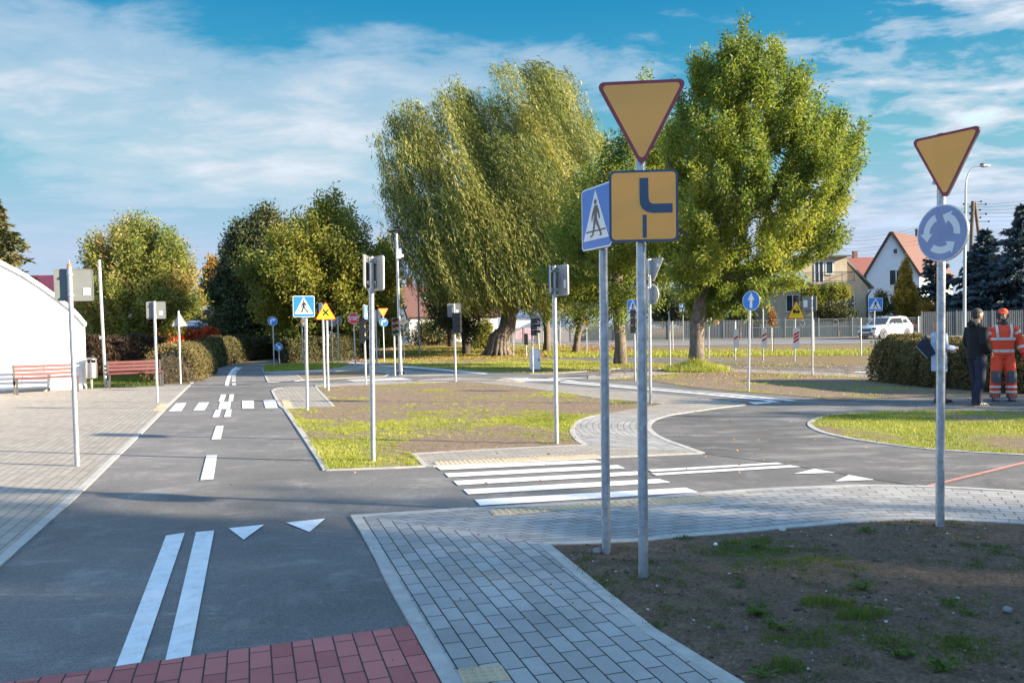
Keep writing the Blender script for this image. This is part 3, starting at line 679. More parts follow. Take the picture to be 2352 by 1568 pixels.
RIGHTARR = [([(-.52, -.62), (-.52, .05), (-.47, .30), (-.30, .44), (-.08, .47), (.12, .47), (.12, .14), (-.08, .14), (-.18, .10), (-.22, .0), (-.22, -.62)], M_SWHITE, 0), ([(.08, .70), (.08, -.10), (.72, .30)], M_SWHITE, 1)]
DIAGARR = [(stroke((-.5, .5), (.15, -.15), .3), M_SWHITE, 0), ([(.55, -.55), (-.22, -.42), (.42, .22)], M_SWHITE, 1)]
def ringarrows():
    out = []
    for k in range(3):
        a0 = rad(-8 + 120 * k); a1 = a0 + rad(68); ri, ro = .50, .76
        P = [(ro * math.cos(a0 + (a1 - a0) * i / 8), ro * math.sin(a0 + (a1 - a0) * i / 8)) for i in range(9)] + [(ri * math.cos(a1 - (a1 - a0) * i / 8), ri * math.sin(a1 - (a1 - a0) * i / 8)) for i in range(9)]
        out.append((P, M_SWHITE, 0))
        t = a1 + rad(26); out.append(([(.90 * math.cos(a1 - .02), .90 * math.sin(a1 - .02)), (.66 * math.cos(t), .66 * math.sin(t)), (.36 * math.cos(a1 - .02), .36 * math.sin(a1 - .02))], M_SWHITE, 1))
    return out
RING = ringarrows()
XCROSS = [(stroke((-.30, -.52), (.30, .10), .17), M_SBLACK, 0), (stroke((-.30, .10), (.30, -.52), .17), M_SBLACK, 1)]
LOCO = [([(-.42, -.42), (.44, -.42), (.44, -.18), (.30, -.18), (.30, .02), (.22, .02), (.22, -.18), (-.08, -.18), (-.08, -.02), (-.42, -.02)], M_SBLACK, 0), (circ(-.28, -.48, .10), M_SBLACK, 1), (circ(0, -.48, .10), M_SBLACK, 1), (circ(.26, -.48, .10), M_SBLACK, 1), (stroke((.26, .08), (-.04, .22), .11), M_SBLACK, 1)]
def t6():
    P = [(-.12, .86), (.15, .86), (.15, .26), (.18, .12), (.28, .06), (.88, .06), (.88, -.22), (.28, -.22), (.10, -.18), (-.04, -.08), (-.11, .06), (-.12, .26)]
    return [(P, M_SNAVY, 0), (stroke((.03, -.27), (.03, -.98), .12), M_SNAVY, 0)]
T6 = t6()
def letters(txt, hgt, w, gap, thick):
    G_ = {'S': [((1, 1), (0, 1)), ((0, 1), (0, .5)), ((0, .5), (1, .5)), ((1, .5), (1, 0)), ((1, 0), (0, 0))], 'T': [((0, 1), (1, 1)), ((.5, 1), (.5, 0))],
          'O': [((0, 0), (0, 1)), ((0, 1), (1, 1)), ((1, 1), (1, 0)), ((1, 0), (0, 0))], 'P': [((0, 0), (0, 1)), ((0, 1), (1, 1)), ((1, 1), (1, .5)), ((1, .5), (0, .5))]}
    out = []; tot = len(txt) * w + (len(txt) - 1) * gap; x0 = -tot / 2
    for ch in txt:
        for j, (a, b) in enumerate(G_[ch]):
            A = Vector((x0 + a[0] * w, (a[1] - .5) * hgt)); B = Vector((x0 + b[0] * w, (b[1] - .5) * hgt)); d = (B - A).normalized() * thick / 2
            out.append((stroke(A - d, B + d, thick), M_SWHITE, j * .4))
        x0 += w + gap
    return out
STOP = letters('STOP', .62, .26, .17, .10)
TH = 0.018
def plate(parent, B, C, nrm, up, shape, w, h, border, field, bw, sym=None, back=None, symk=None, sticker=None, field2=None, name='sign_plate'):
    rt = up.cross(nrm).normalized(); n = rt.cross(up).normalized()
    fr = lambda x, z, d: C + rt * x + up * z + n * d - B
    mb = MB(); back = back or M_SBACK
    o = outline(shape, w, h)
    mb.prism(o, fr, 0, -TH, border, back, back=False)
    o2 = outline(shape, w, h, 0.009); mb.flat(o2, fr, -TH + 0.004, back)      # recessed back sheet inside the folded rim
    mb.add([fr(x, z, -TH) for x, z in o] + [fr(x, z, -TH) for x, z in scaled(o, .955)], [(i, (i + 1) % len(o), len(o) + (i + 1) % len(o), len(o) + i) for i in range(len(o))], back)
    if field is not None: mb.flat(outline(shape, w, h, bw), fr, 0.0012, field)
    if field2: mb.flat(outline(shape, w, h, bw + field2[1]), fr, 0.002, field2[0])
    ob = mb.build(name, parent)
    if sym:
        s = MB(); k = symk or w / 2
        for P, mm, lay in sym: s.flat([(x * k, z * k) for x, z in P], fr, 0.0028 + 0.0009 * lay, mm)
        s.build('symbol', ob)
    if sticker:
        s = MB(); sx, sz, sw, sh = sticker
        P = [(-sx - sw / 2, sz - sh / 2), (-sx + sw / 2, sz - sh / 2), (-sx + sw / 2, sz + sh / 2), (-sx - sw / 2, sz + sh / 2)]
        s.flat(P, fr, -TH + 0.002 if False else -TH - 0.001, M_STICK); s.build('sticker', ob)
    return ob
SIGNN = [0]
def post(base, top, label, cat='traffic sign', r=0.03, signs=(), name='traffic_sign', group=None, Y=None, cap=True, extra=None, m=None):
    """base/top: picture points; signs: dicts(c=(x,y) centre, w=, h=, yaw=, shape=...)"""
    B = G(*base) if Y is None else AT(base[0], base[1], Y)
    T = AT(top[0], top[1], B.y)
    e = empty(name, B, label, cat, group)
    mb = MB(); up = (T - B).normalized(); m = m or M_ZINC
    mb.tube([-up * 0.15, T - B], r, m, 16 if B.y < 14 else 10)
    if cap and B.y < 14: mb.tube([T - B, T - B + up * 0.012, T - B + up * 0.018], [r * 1.08, r * 1.08, r * .5], M_BLACK, 16)
    mb.build('pole', e, smooth=False, auto=True)
    for s in signs:
        yaw = s.get('yaw', 0.0)
        P = AT(s['c'][0], s['c'][1], B.y)
        tc = Vector((-P.x, -P.y, 0)).normalized()
        nrm = Matrix.Rotation(rad(yaw), 3, 'Z') @ tc
        h = (P.z - B.z) / up.z; A = B + up * h                       # point on the pole axis at sign height
        off = r + 0.02 + TH
        C = A + nrm * off
        rt = up.cross(nrm).normalized(); lat = (P - C).dot(Vector((1, 0, 0))) / (rt.x if abs(rt.x) > .3 else 1e9)
        C = C + rt * max(-0.12, min(0.12, lat)) if s.get('shift', True) else C
        plate(e, B, C, nrm, up, s['shape'], s['w'], s.get('h', s['w']), s.get('border', M_SWHITE), s.get('field'), s.get('bw', 0.012), s.get('sym'), s.get('back'), s.get('symk'), s.get('sticker'), s.get('field2'), s.get('name', 'sign_plate'))
        hh = s.get('h', s['w'])
        for dz in ((-.32, .32) if hh > .2 else (0,)):
            br = MB()
            q = A - B + up * hh * dz + (up * hh * .12 if s['shape'] == 'dn' else Vector())
            br.tube([q - up * .014, q + up * .014], r * 1.16, M_ZINC, 12)
            R = Matrix((rt, -nrm, up)).transposed()
            br.box(q + nrm * (r + .012), (.07, .03, .026), M_ZINC, R)
            br.box(q - nrm * (r + .010), (.022, .022, .022), M_ZINC, R)
            br.build('bracket', e)
    if extra: extra(e, B, T, up)
    return e
def S(shape, c, w, yaw=0, **k): return dict(shape=shape, c=c, w=w, yaw=yaw, **k)
def D6(c, w, yaw, **k): return S('sq', c, w, yaw, border=M_SWHITE, field=M_SBLUE, bw=.010 * w / .4, sym=PED, symk=w * .5, **k)

def boxon(e, B, c, size, m=None):
    mb = MB(); C = AT(c[0], c[1], B.y) - B; mb.box(C + Vector((0, -.1, 0)), size, m or M_BLACK); mb.box(C + Vector((0, -.1, size[2] / 2 + .01)), (size[0] * 1.15, size[1] * 1.15, .02), M_SBACK); mb.build('control_box', e)
def andrew(e, B, c):
    C = AT(c[0], c[1], B.y) - B + Vector((0, -.06, 0)); mb = MB()
    for s, dd in ((1, 0), (-1, -.02)):
        fr = lambda x, z, d: C + Vector((x, -d + dd, z))
        a, b = Vector((-.42, -.25 * s)), Vector((.42, .25 * s)); mb.prism(stroke(a, b, .13), fr, 0, -.012, M_SWHITE, M_SBACK)
        for t0, t1 in ((.03, .24), (.76, .97)):
            mb.flat(stroke(a.lerp(b, t0), a.lerp(b, t1), .105), fr, .002, M_SRED)
        for t0, t1 in ((.10, .15), (.85, .90)): mb.flat(stroke(a.lerp(b, t0), a.lerp(b, t1), .105), fr, .003, M_SWHITE)
    mb.build('cross_plate', e)
def nameplate(e, B, T, up):
    A = AT(*Z4(1263, 593), B.y) - B; C = AT(*Z4(1383, 593), B.y) - B; mb = MB()
    mb.box((A + C) / 2, ((C - A).length, .03, .45), M_SWHITE); mb.box((A + C) / 2 + Vector((0, -.005, -.20)), ((C - A).length * .98, .03, .05), M_SBACKL); mb.build('name_plate', e)
def beacon(c, n, w=.24, h=.86):
    out = []
    for k in range(n):
        z = -.55 + (1.1 * (k + .5) / n if n > 1 else .55)
        out.append(([(-.78, z - .18), (.78, z + .16), (.78, z + .42), (-.78, z + .08)] if True else None, M_SRED, 0))
    return S('rect', c, w, 0, h=h, border=M_SWHITE, field=M_SWHITE, bw=.01, sym=[([(x, zz * 3.0) for x, zz in P], mm, l) for P, mm, l in out], symk=w / 2)
# --- foreground signs
post((1478, 1329), (1470, 205), 'tall post with orange give way triangle above orange priority route plate', 'traffic sign', .031, (
    S('dn', (1469.5, 292), .552, 2, h=.525, border=M_SMAROON, field=M_SORANGE, bw=.020),
    S('sq', (1474, 477), .412, 3, h=.432, border=M_SNAVY, field=M_SORANGE, bw=.014, sym=T6, symk=.196)))
post((1393, 1276), (1384, 434), 'foreground post with blue pedestrian crossing sign turned left', 'traffic sign', .030, (D6((1367, 502), .42, -62),))
post((2159, 1214), (2163, 312), 'right hand post with tilted orange give way triangle above blue roundabout disc', 'traffic sign', .031, (
    S('dn', (2155, 389), .55, -33, h=.50, border=M_SMAROON, field=M_SORANGE, bw=.020),
    S('circ', (2150, 538), .42, -38, border=M_SWHITE, field=M_SBLUE2, bw=.009, sym=RING, symk=.20)))
# --- left side
def capA(e, B, T, up):
    mb = MB(); q = T - B
    mb.tube([q, q + up * .035], .026, MATS.setdefault('x', None) or mat('orange_cap', (0.75, 0.16, 0.05), .5), 12); mb.tube([q + up * .035, q + up * .085], .006, M_ZINC, 8); mb.build('spike_cap', e)
post((178, 1072), (159, 613), 'nearest left post with orange spike cap and grey sign back', 'traffic sign', .030, (
    S('sq', Z1(461, 606), .42, 176, h=.385, border=M_SBLUE, field=None, sticker=(.135, -.08, .075, .085)),), extra=capA, cap=False)
post((362, 925), (354.5, 692), 'post with square grey sign back beside the yellow tactile patch', 'traffic sign', .03, (
    S('sq', Z1(1011, 771), .42, 178, h=.40, border=M_SBLUE, field=None, sticker=(.10, -.07, .075, .085)),))
post((415, 882), (410, 714), 'post with triangular grey sign back at the plaza corner', 'traffic sign', .03, (
    S('up', Z1(1168, 832), .50, 176, h=.44, border=M_SYEL, field=None, sticker=(.14, -.14, .06, .06), back=M_SBACKL),))
def antenna(e, B, T, up):
    mb = MB(); mb.box(Z_off(B, Z1(663, 950)), (.10, .08, .10), M_SBACKL); mb.build('junction_box', e)
def Z_off(B, p): return AT(p[0], p[1], B.y) - B
post((243, 890), (228, 597), 'tall slim bare post at the left end of the red bench', 'post', .045, name='bare_post', extra=antenna)
post((211, 835), (206, 700), 'thin blue grey post under the tree behind the litter bin', 'post', .05, name='bare_post', m=mat('blue_post', (.22, .32, .38), .5))
# --- middle
post((706, 943), (702, 690), 'square blue pedestrian crossing sign facing the camera at the landing', 'traffic sign', .03, (D6((700, 704), .42, 0),))
post((754, 898), (750, 698), 'yellow triangle warning sign with black cross', 'traffic sign', .03, (
    S('up', (749.4, 713), .56, 0, h=.49, border=M_SRED, field=M_SYEL, bw=.020, sym=[(P, mm, l) for P, mm, l in XCROSS], symk=.25),))
post((745.6, 891), (741, 705), 'post just behind the yellow triangle with an edge-on blue plate', 'traffic sign', .03, (D6((736, 712), .40, -78),))
post((629.5, 842), (626.5, 731), 'blue disc with white right turn arrow beside the hedge', 'traffic sign', .03, (S('circ', (627, 737.5), .44, 0, border=M_SWHITE, field=M_SBLUE, bw=.010, sym=RIGHTARR),))
post((642, 837), (640, 790), 'low blue disc with white slanting arrow near the hedge', 'traffic sign', .03, (S('circ', (640.4, 796), .40, 0, border=M_SWHITE, field=M_SBLUE, bw=.010, sym=DIAGARR),))
def diam(c, yaw): return S('diam', c, .54, yaw, border=M_SWHITE, field=M_SWHITE, bw=.012, field2=(M_SORANGE, .085))
post((696.4, 837), (693, 733), 'narrow seen white and orange priority diamond left of the blue crossing sign', 'traffic sign', .03, (diam((691, 738.5), 62),))
post((764, 836), (761.5, 735), 'dim round sign back in front of the hedge, left of its twin', 'traffic sign', .03, (S('circ', (762, 741), .42, 178, border=M_SBLUE, field=None),))
post((777.5, 839), (776, 728), 'dim round sign back in front of the hedge, right of its twin', 'traffic sign', .03, (S('circ', (777, 736), .42, 150, border=M_SBLUE, field=None),))
post((817, 849), (812.5, 725), 'red octagonal STOP sign', 'traffic sign', .03, (S('oct', (812, 731), .44, 0, border=M_SWHITE, field=M_SRED, bw=.014, sym=STOP),))
# traffic lights
M_LRED = mat('lens_red', (.07, .01, .01), .2); M_LYEL = mat('lens_yellow', (.07, .045, .01), .2); M_LGRN = mat('lens_green', (.01, .05, .03), .2)
def light_head(e, B, C, yaw, h=.62):
    """three lens signal head"""
    P = Vector(C); tc = Vector((-P.x, -P.y, 0)).normalized(); n = Matrix.Rotation(rad(yaw), 3, 'Z') @ tc; rt = Vector((0, 0, 1)).cross(n)
    R = Matrix((rt, -n, Vector((0, 0, 1)))).transposed(); q = P - B
    mb = MB()
    for k in range(3): mb.box(q + Vector((0, 0, (k - 1) * h / 3)), (.24, .16, h / 3 - .012), M_BLACK, R)
    hd = mb.build('signal_head', e)
    for k, mm in ((1, M_LRED), (0, M_LYEL), (-1, M_LGRN)):
        l = MB(); c = q + Vector((0, 0, k * h / 3)) + n * .082
        l.tube([c, c + n * .012], [.075, .06], mm, 14); l.build('lens', hd)
        v = MB()
        ring = [c + rt * .085 * math.cos(t) + Vector((0, 0, .085 * math.sin(t))) for t in [math.pi * j / 10 for j in range(11)]]
        v.add(ring + [p + n * .13 for p in ring], [(j, j + 1, 12 + j, 11 + j) for j in range(10)], M_BLACK); v.build('visor', hd)
def withlight(c, yaw, h=.62): return lambda e, B, T, up: light_head(e, B, AT(c[0], c[1], B.y), yaw, h)
post((840.7, 884), (835, 700), 'signal post with edge-on blue crossing plate left of the thick near post', 'traffic signal', .03, (D6((832.5, 717), .40, 76),), name='traffic_signal', extra=withlight((832.5, 759), 80, .75))
def twoback(e, B, T, up): pass
post((857, 1062), (852.5, 590), 'near middle post with sign seen edge-on at the grass corner', 'traffic sign', .031, (
    S('sq', (863, 628), .40, 118, h=.41, border=M_SBLUE, field=None, back=M_SBACKL), S('sq', (849, 624), .38, -98, h=.385, border=M_SBLUE, field=None, back=M_SBACKL, shift=False)))
post((866, 856), (863, 712), 'round pale sign back behind the near middle post', 'traffic sign', .03, (S('circ', (866, 725), .44, 132, border=M_SBLUE, field=None, back=M_SBACKL),))
post((871, 822), (869, 720), 'bare thin post between the round sign back and the orange triangle', 'post', .03, name='bare_post')
post((882.6, 831), (879, 715), 'orange give way triangle above a blue right turn disc', 'traffic sign', .03, (
    S('dn', (880.5, 719), .56, 0, h=.50, border=M_SRED, field=M_SORANGE, bw=.018), S('circ', (881.5, 740), .44, 0, border=M_SWHITE, field=M_SBLUE, bw=.01, sym=RIGHTARR)))
post((907.5, 863.7), (904.5, 742), 'small traffic signal beside the park lamp', 'traffic signal', .03, (), name='traffic_signal', extra=withlight((907.3, 750), 15))
post((928.6, 824), (926, 730), 'white and orange priority diamond right of the park lamp', 'traffic sign', .03, (diam((926.5, 737.5), 0),))
post((964, 815.5), (960, 648), 'slim grey lighting column beside the red roofed house', 'post', .055, name='lighting_column')
post((1047, 877), (1042.5, 698), 'post with square grey sign back and small signal near the far walk', 'traffic sign', .03, (
    S('sq', (1043, 712), .42, 180, h=.41, border=M_SBLUE, field=None, sticker=(.09, -.05, .08, .11)),), extra=withlight((1050, 741), 160))
post((1278.5, 1020.5), (1272.5, 611), 'post with half turned sign back left of the foreground pair', 'traffic sign', .03, (
    S('sq', (1288, 644.5), .40, 122, h=.41, border=M_SBLUE, field=None, back=M_SBACKL, sticker=(.13, -.05, .07, .11)), S('sq', (1271, 644), .36, -88, h=.38, border=M_SBLUE, field=None, shift=False)))
post((1224, 857), (1221, 734), 'traffic signal post standing against the white cabinet', 'traffic signal', .035, (), name='traffic_signal', extra=withlight((1226.5, 750.5), 70))
post((1179.5, 819), (1179.5, 768), 'short bare post right of the willow trunk', 'post', .03, name='bare_post')
post((1209, 820), (1208, 770), 'short post with dark box in front of the willow', 'post', .035, name='signal_box_post', extra=lambda e, B, T, up: boxon(e, B, (1208, 779), (.22, .16, .62)))
post((1238.5, 812), (1236.5, 766), 'short post with grey box behind the white cabinet', 'post', .035, name='signal_box_post', extra=lambda e, B, T, up: boxon(e, B, (1233, 779), (.16, .14, .62), M_SBACK))
post((1494, 928), (1491.5, 594), 'post with triangle back above round back behind the tall foreground post', 'traffic sign', .031, (
    S('dn', Z4(262, 365), .52, 145, h=.50, border=M_SMAROON, field=None, back=M_SBACKL, sticker=(.13, .10, .07, .07)), S('circ', Z4(246, 552), .44, 138, border=M_SBLUE, field=None, back=M_SBACKL)))
post((1459, 875), (1455.5, 690), 'signal post with half hidden blue crossing sign left of the tall foreground post', 'traffic signal', .03, (D6((1453, 704), .40, -35),), name='traffic_signal', extra=withlight((1458, 738), 60, .68))
post(Z4(393, 1128), Z4(385, 682), 'post with small dark box left of the big ash trunk', 'post', .032, name='signal_box_post', extra=lambda e, B, T, up: boxon(e, B, Z4(402, 692), (.16, .14, .38)))
post(Z4(494, 920), Z4(493, 640), 'distant small blue sign beyond the mesh fence left of the ash trunk', 'traffic sign', .035, (D6(Z4(496, 655), .62, 20),))
post(Z4(694, 1055), Z4(697, 735), 'red and white Saint Andrew cross at the mini level crossing', 'traffic sign', .033, (), extra=lambda e, B, T, up: andrew(e, B, Z4(702, 736)))
post(Z4(903, 1066), Z4(900, 767), 'white level crossing marker board with one red stripe', 'traffic sign', .035, (beacon(Z4(907, 897), 1),), group='level crossing marker boards')
post(Z4(1122, 1070), Z4(1120, 665), 'post with grey sign back and white board with two red stripes', 'traffic sign', .033, (
    S('sq', Z4(1116, 692), .60, 178, border=M_SBLUE, field=None), beacon(Z4(1127, 894), 2)), group='level crossing marker boards')
post(Z4(1368, 1079), Z4(1372, 640), 'post with yellow railway warning triangle and three striped board', 'traffic sign', .033, (
    S('up', Z4(1377, 668), .76, 0, h=.80, border=M_SRED, field=M_SYEL, bw=.03, sym=LOCO, symk=.32), beacon(Z4(1376, 894), 3, .26)), group='level crossing marker boards')
post(Z4(1007, 1315), Z4(1017, 560), 'blue disc with white straight up arrow right of the ash', 'traffic sign', .03, (S('circ', Z4(1017, 602), .465, -34, border=M_SWHITE, field=M_SBLUE, bw=.011, sym=UPARR),))
post(Z4(1508, 1188), Z4(1505, 566), 'post with turned square sign back in front of the house', 'traffic sign', .03, (
    S('sq', Z4(1497, 622), .48, 152, h=.45, border=M_SBLUE, field=None, sticker=(-.12, 0, .14, .22)),))
post(Z4(1254, 880), Z4(1262, 575), 'blue post with white street name board by the far fence', 'street sign', .05, (), name='street_name_sign', extra=nameplate, m=mat('post_teal', (.18, .34, .38), .5))
post(Z5(235, 975), Z5(244, 700), 'distant blue triangle-marked crossing sign in front of the white house', 'traffic sign', .05, (D6(Z5(244, 730), .98, 0),))
post(Z5(308, 900), Z5(312, 655), 'distant grey diamond back above a triangle back left of the golden conifer', 'traffic sign', .05, (
    S('diam', Z5(314, 687), 1.25, 178, border=M_SWHITE, field=None, back=M_SBACKL), S('dn', Z5(311, 750), 1.25, 178, h=1.5, border=M_SRED, field=None, back=M_SBACKL)))
post(Z3(1862, 886), Z3(1860, 605), 'distant post with small red and yellow sign under the trees', 'traffic sign', .032, (S('up', Z3(1860, 603), .50, 10, h=.24, border=M_SRED, field=M_SYEL, bw=.03),))

# --- park lamp with disc head and dome camera
def park_lamp():
    B = G(920.6, 861.7); T = AT(910.5, 534, B.y); e = empty('park_lamp', B, 'park lamp with flat dark disc head and dome camera, left of the willow', 'street lamp')
    up = (T - B).normalized(); mb = MB(); mb.tube([-up * .1, (T - B) * .35, (T - B)], [.075, .06, .045], M_ZINC, 14); mb.build('pole', e, auto=True)
    h = MB(); q = T - B; h.tube([q - up * .02, q + up * .10], .06, M_ZINC, 12); h.tube([q + up * .02, q + up * .05, q + up * .10, q + up * .13], [.27, .30, .10, .05], M_BLACK, 28); h.build('lamp_head', e, auto=True)
    b = MB(); b.tube([Vector((0, 0, 0)), Vector((0, 0, .03))], .16, M_ZINC, 4)
    for sx in (-1, 1):
        for sy in (-1, 1): b.tube([Vector((sx * .10, sy * .10, 0)), Vector((sx * .10, sy * .10, .12))], .018, M_BLACK, 8)
    b.build('base_plate', e)
    c = MB(); C = AT(922.7, 592, B.y) - B; c.tube([C + Vector((-.16, 0, .12)), C + Vector((0, 0, .12))], .025, M_FRAME, 8); c.tube([C + Vector((0, 0, .12)), C + Vector((0, 0, .02))], .065, M_FRAME, 14)
    c.tube([C + Vector((0, 0, .02)), C + Vector((0, 0, -.04)), C + Vector((0, 0, -.08))], [.062, .05, .02], M_BLACK, 14); c.build('dome_camera', e, auto=True)
    bx = MB(); C = AT(915.5, 583, B.y) - B; bx.box(C + Vector((.02, -.06, 0)), (.16, .10, .36), M_FRAME); bx.build('equipment_box', e)
park_lamp()
def cabinet():
    a, b = G(*Z3(1342, 1063)), G(*Z3(1437, 1060)); B = (a + b) / 2; w = (b - a).length; h = (AT(*Z3(1390, 861), B.y) - B).z
    e = empty('control_cabinet', B, 'white roadside control cabinet on the willow lawn', 'cabinet')
    wm = mat('cabinet_white', (.72, .73, .76), .4, 0, .03); mb = MB(); mb.box((0, 0, h / 2), (w, w * .5, h), wm); mb.box((0, 0, .05), (w * 1.03, w * .53, .10), M_SBACK); mb.build('body', e)
    r = MB(); r.box((0, 0, h + .015), (w * 1.08, w * .58, .03), wm); r.build('lid', e)
    d = MB(); d.box((w * .02, -w * .25 - .006, h * .53), (w * .86, .012, h * .82), wm); dd = d.build('door', e); k = MB(); k.box((w * .34, -w * .25 - .02, h * .55), (.03, .02, .12), M_BLACK); k.build('handle', dd)
cabinet()
def street_lamp():
    B = G(*Z5(870, 985)); T0 = AT(2215.7, 643, B.y); e = empty('street_lamp', B, 'tall street lamp with curved arm in front of the dark spruces', 'street lamp')
    R = lambda x, y: (2021.3 + .2461 * x, 257.3 + .2461 * y)
    pts = [AT(*R(x, y), B.y) - B for x, y in ((790, 1450), (797, 1000), (800, 720), (806, 640), (822, 580), (850, 535), (885, 510), (940, 505))]
    mb = MB(); mb.tube([Vector((0, 0, -.2)), pts[0]] + pts[1:], [.12, .10, .085, .06] + [.045] * 5, M_ZINC, 10); mb.build('pole', e, auto=True)
    h = MB(); a, b = AT(*R(935, 503), B.y) - B, AT(*R(1030, 500), B.y) - B
    h.tube([a, a.lerp(b, .25), a.lerp(b, .7), b], [.06, .14, .11, .03], M_SBACKL, 10); h.box(a.lerp(b, .2) + Vector((0, 0, .12)), (.22, .14, .10), M_BLACK); h.build('lamp_head', e)
street_lamp()
def utility_pole():
    Y = 92.0; R = lambda x, y: (2021.3 + .2461 * x, 257.3 + .2461 * y)
    gzv = .4; a = AT(*R(850, 1400), Y); b = AT(*R(950, 1400), Y); top = AT(*R(877, 832), Y); wood = mat('pole_wood', (.16, .12, .09), .9, 0, .3, 3)
    dirn = lambda p: p + (p - top) * ((p.z - gzv) / max(.1, (top.z - p.z)))
    A, Bb = dirn(a), dirn(b); B = (A + Bb) / 2; B.z = gzv
    e = empty('utility_pole', B, 'A-shaped wooden utility pole carrying wires behind the spruces', 'utility pole')
    mb = MB(); mb.tube([A - B - Vector((0, 0, .3)), top - B + Vector((-.12, 0, 0))], [.24, .19], wood, 10); mb.build('timber_leg', e, auto=True)
    mb = MB(); mb.tube([Bb - B - Vector((0, .1, .3)), top - B + Vector((.12, .1, 0))], [.24, .16], wood, 10); mb.build('timber_leg', e, auto=True)
    ins = MB()
    for k, (x, y) in enumerate([(840, 885), (840, 950), (838, 1015), (782, 860), (783, 937), (768, 1010), (943, 835), (988, 862), (934, 914), (990, 952), (938, 986), (1015, 1022)]):
        p = AT(*R(x, y), Y) - B; ins.tube([p - Vector((0, 0, .08)), p + Vector((0, 0, .10))], .09, M_BLACK, 6)
        q = AT(*R(870 if x < 870 else 905, y + 4), Y) - B; ins.tube([p, q], .025, M_BLACK, 5)
    ins.build('insulator_set', e)
    for k, (y, yl, yr) in enumerate([(860, 1032, 806), (886, 1066, 838), (912, 1100, 885), (938, 1140, 932), (975, 1162, 962), (1012, 1200, 1006)]):
        l = AT(*R(-1500 if False else -400, yl + 140 + (yl - y) * .0), Y + 20); r = AT(*R(1700, yr - 45), Y - 10); c = AT(*R(880, y), Y)
        wb = MB(); pts = []
        for s in range(13):
            t = s / 12; p = l.lerp(c, t); p.z -= 1.2 * math.sin(math.pi * t); pts.append(p)
        for s in range(1, 9):
            t = s / 8; p = c.lerp(r, t); p.z -= .3 * math.sin(math.pi * t); pts.append(p)
        wb.tube(pts, .016, M_BLACK, 4)
        o = wb.build('power_line'); tag(o, ['topmost', 'second from the top', 'third from the top', 'fourth from the top', 'fifth from the top', 'lowest'][k] + ' power line crossing the sky behind the houses', 'power line', 'power lines')
utility_pole()

# ================================================================== foliage tools
NR = np.random.default_rng(11)
def quads_mesh(name, V, val, material, parent=None, per=4):
    n = len(V) // per; me = bpy.data.meshes.new(name)
    me.vertices.add(len(V)); me.vertices.foreach_set('co', np.asarray(V, dtype=np.float32).ravel())
    me.loops.add(len(V)); me.loops.foreach_set('vertex_index', np.arange(len(V), dtype=np.int32))
    me.polygons.add(n); me.polygons.foreach_set('loop_start', np.arange(0, len(V), per, dtype=np.int32)); me.polygons.foreach_set('loop_total', np.full(n, per, dtype=np.int32))
    me.update(calc_edges=True)
    a = me.attributes.new('v', 'FLOAT', 'FACE'); a.data.foreach_set('value', np.clip(val, 0, 1).astype(np.float32))
    return link(name, me, parent, [material])
def norm(a): return a / np.maximum(1e-6, np.linalg.norm(a, axis=1, keepdims=True))
def leaves(P, D, Ln, W, rng=NR):
    D = norm(D); S_ = norm(np.cross(D, rng.normal(size=P.shape))); N_ = len(P)
    Ln = np.broadcast_to(np.asarray(Ln, dtype=float).reshape(-1, 1), (N_, 1)); W = np.broadcast_to(np.asarray(W, dtype=float).reshape(-1, 1), (N_, 1))
    V = np.empty((N_, 4, 3)); V[:, 0] = P; V[:, 1] = P + D * Ln * .45 + S_ * W / 2; V[:, 2] = P + D * Ln; V[:, 3] = P + D * Ln * .45 - S_ * W / 2
    return V.reshape(-1, 3)
def prof_world(prof, Y, B):
    """profile rows (y, xl, xr) in the picture -> (height, centre x, radius) at distance Y"""
    out = []
    for y, xl, xr in prof:
        a, b = AT(xl, y, Y), AT(xr, y, Y); out.append(((a.z + b.z) / 2 - B.z, (a.x + b.x) / 2 - B.x, max(.1, (b.x - a.x) / 2)))
    return sorted(out)
def prof_at(pw, h):
    hs = [p[0] for p in pw]; return float(np.interp(h, hs, [p[1] for p in pw])), float(np.interp(h, hs, [p[2] for p in pw]))
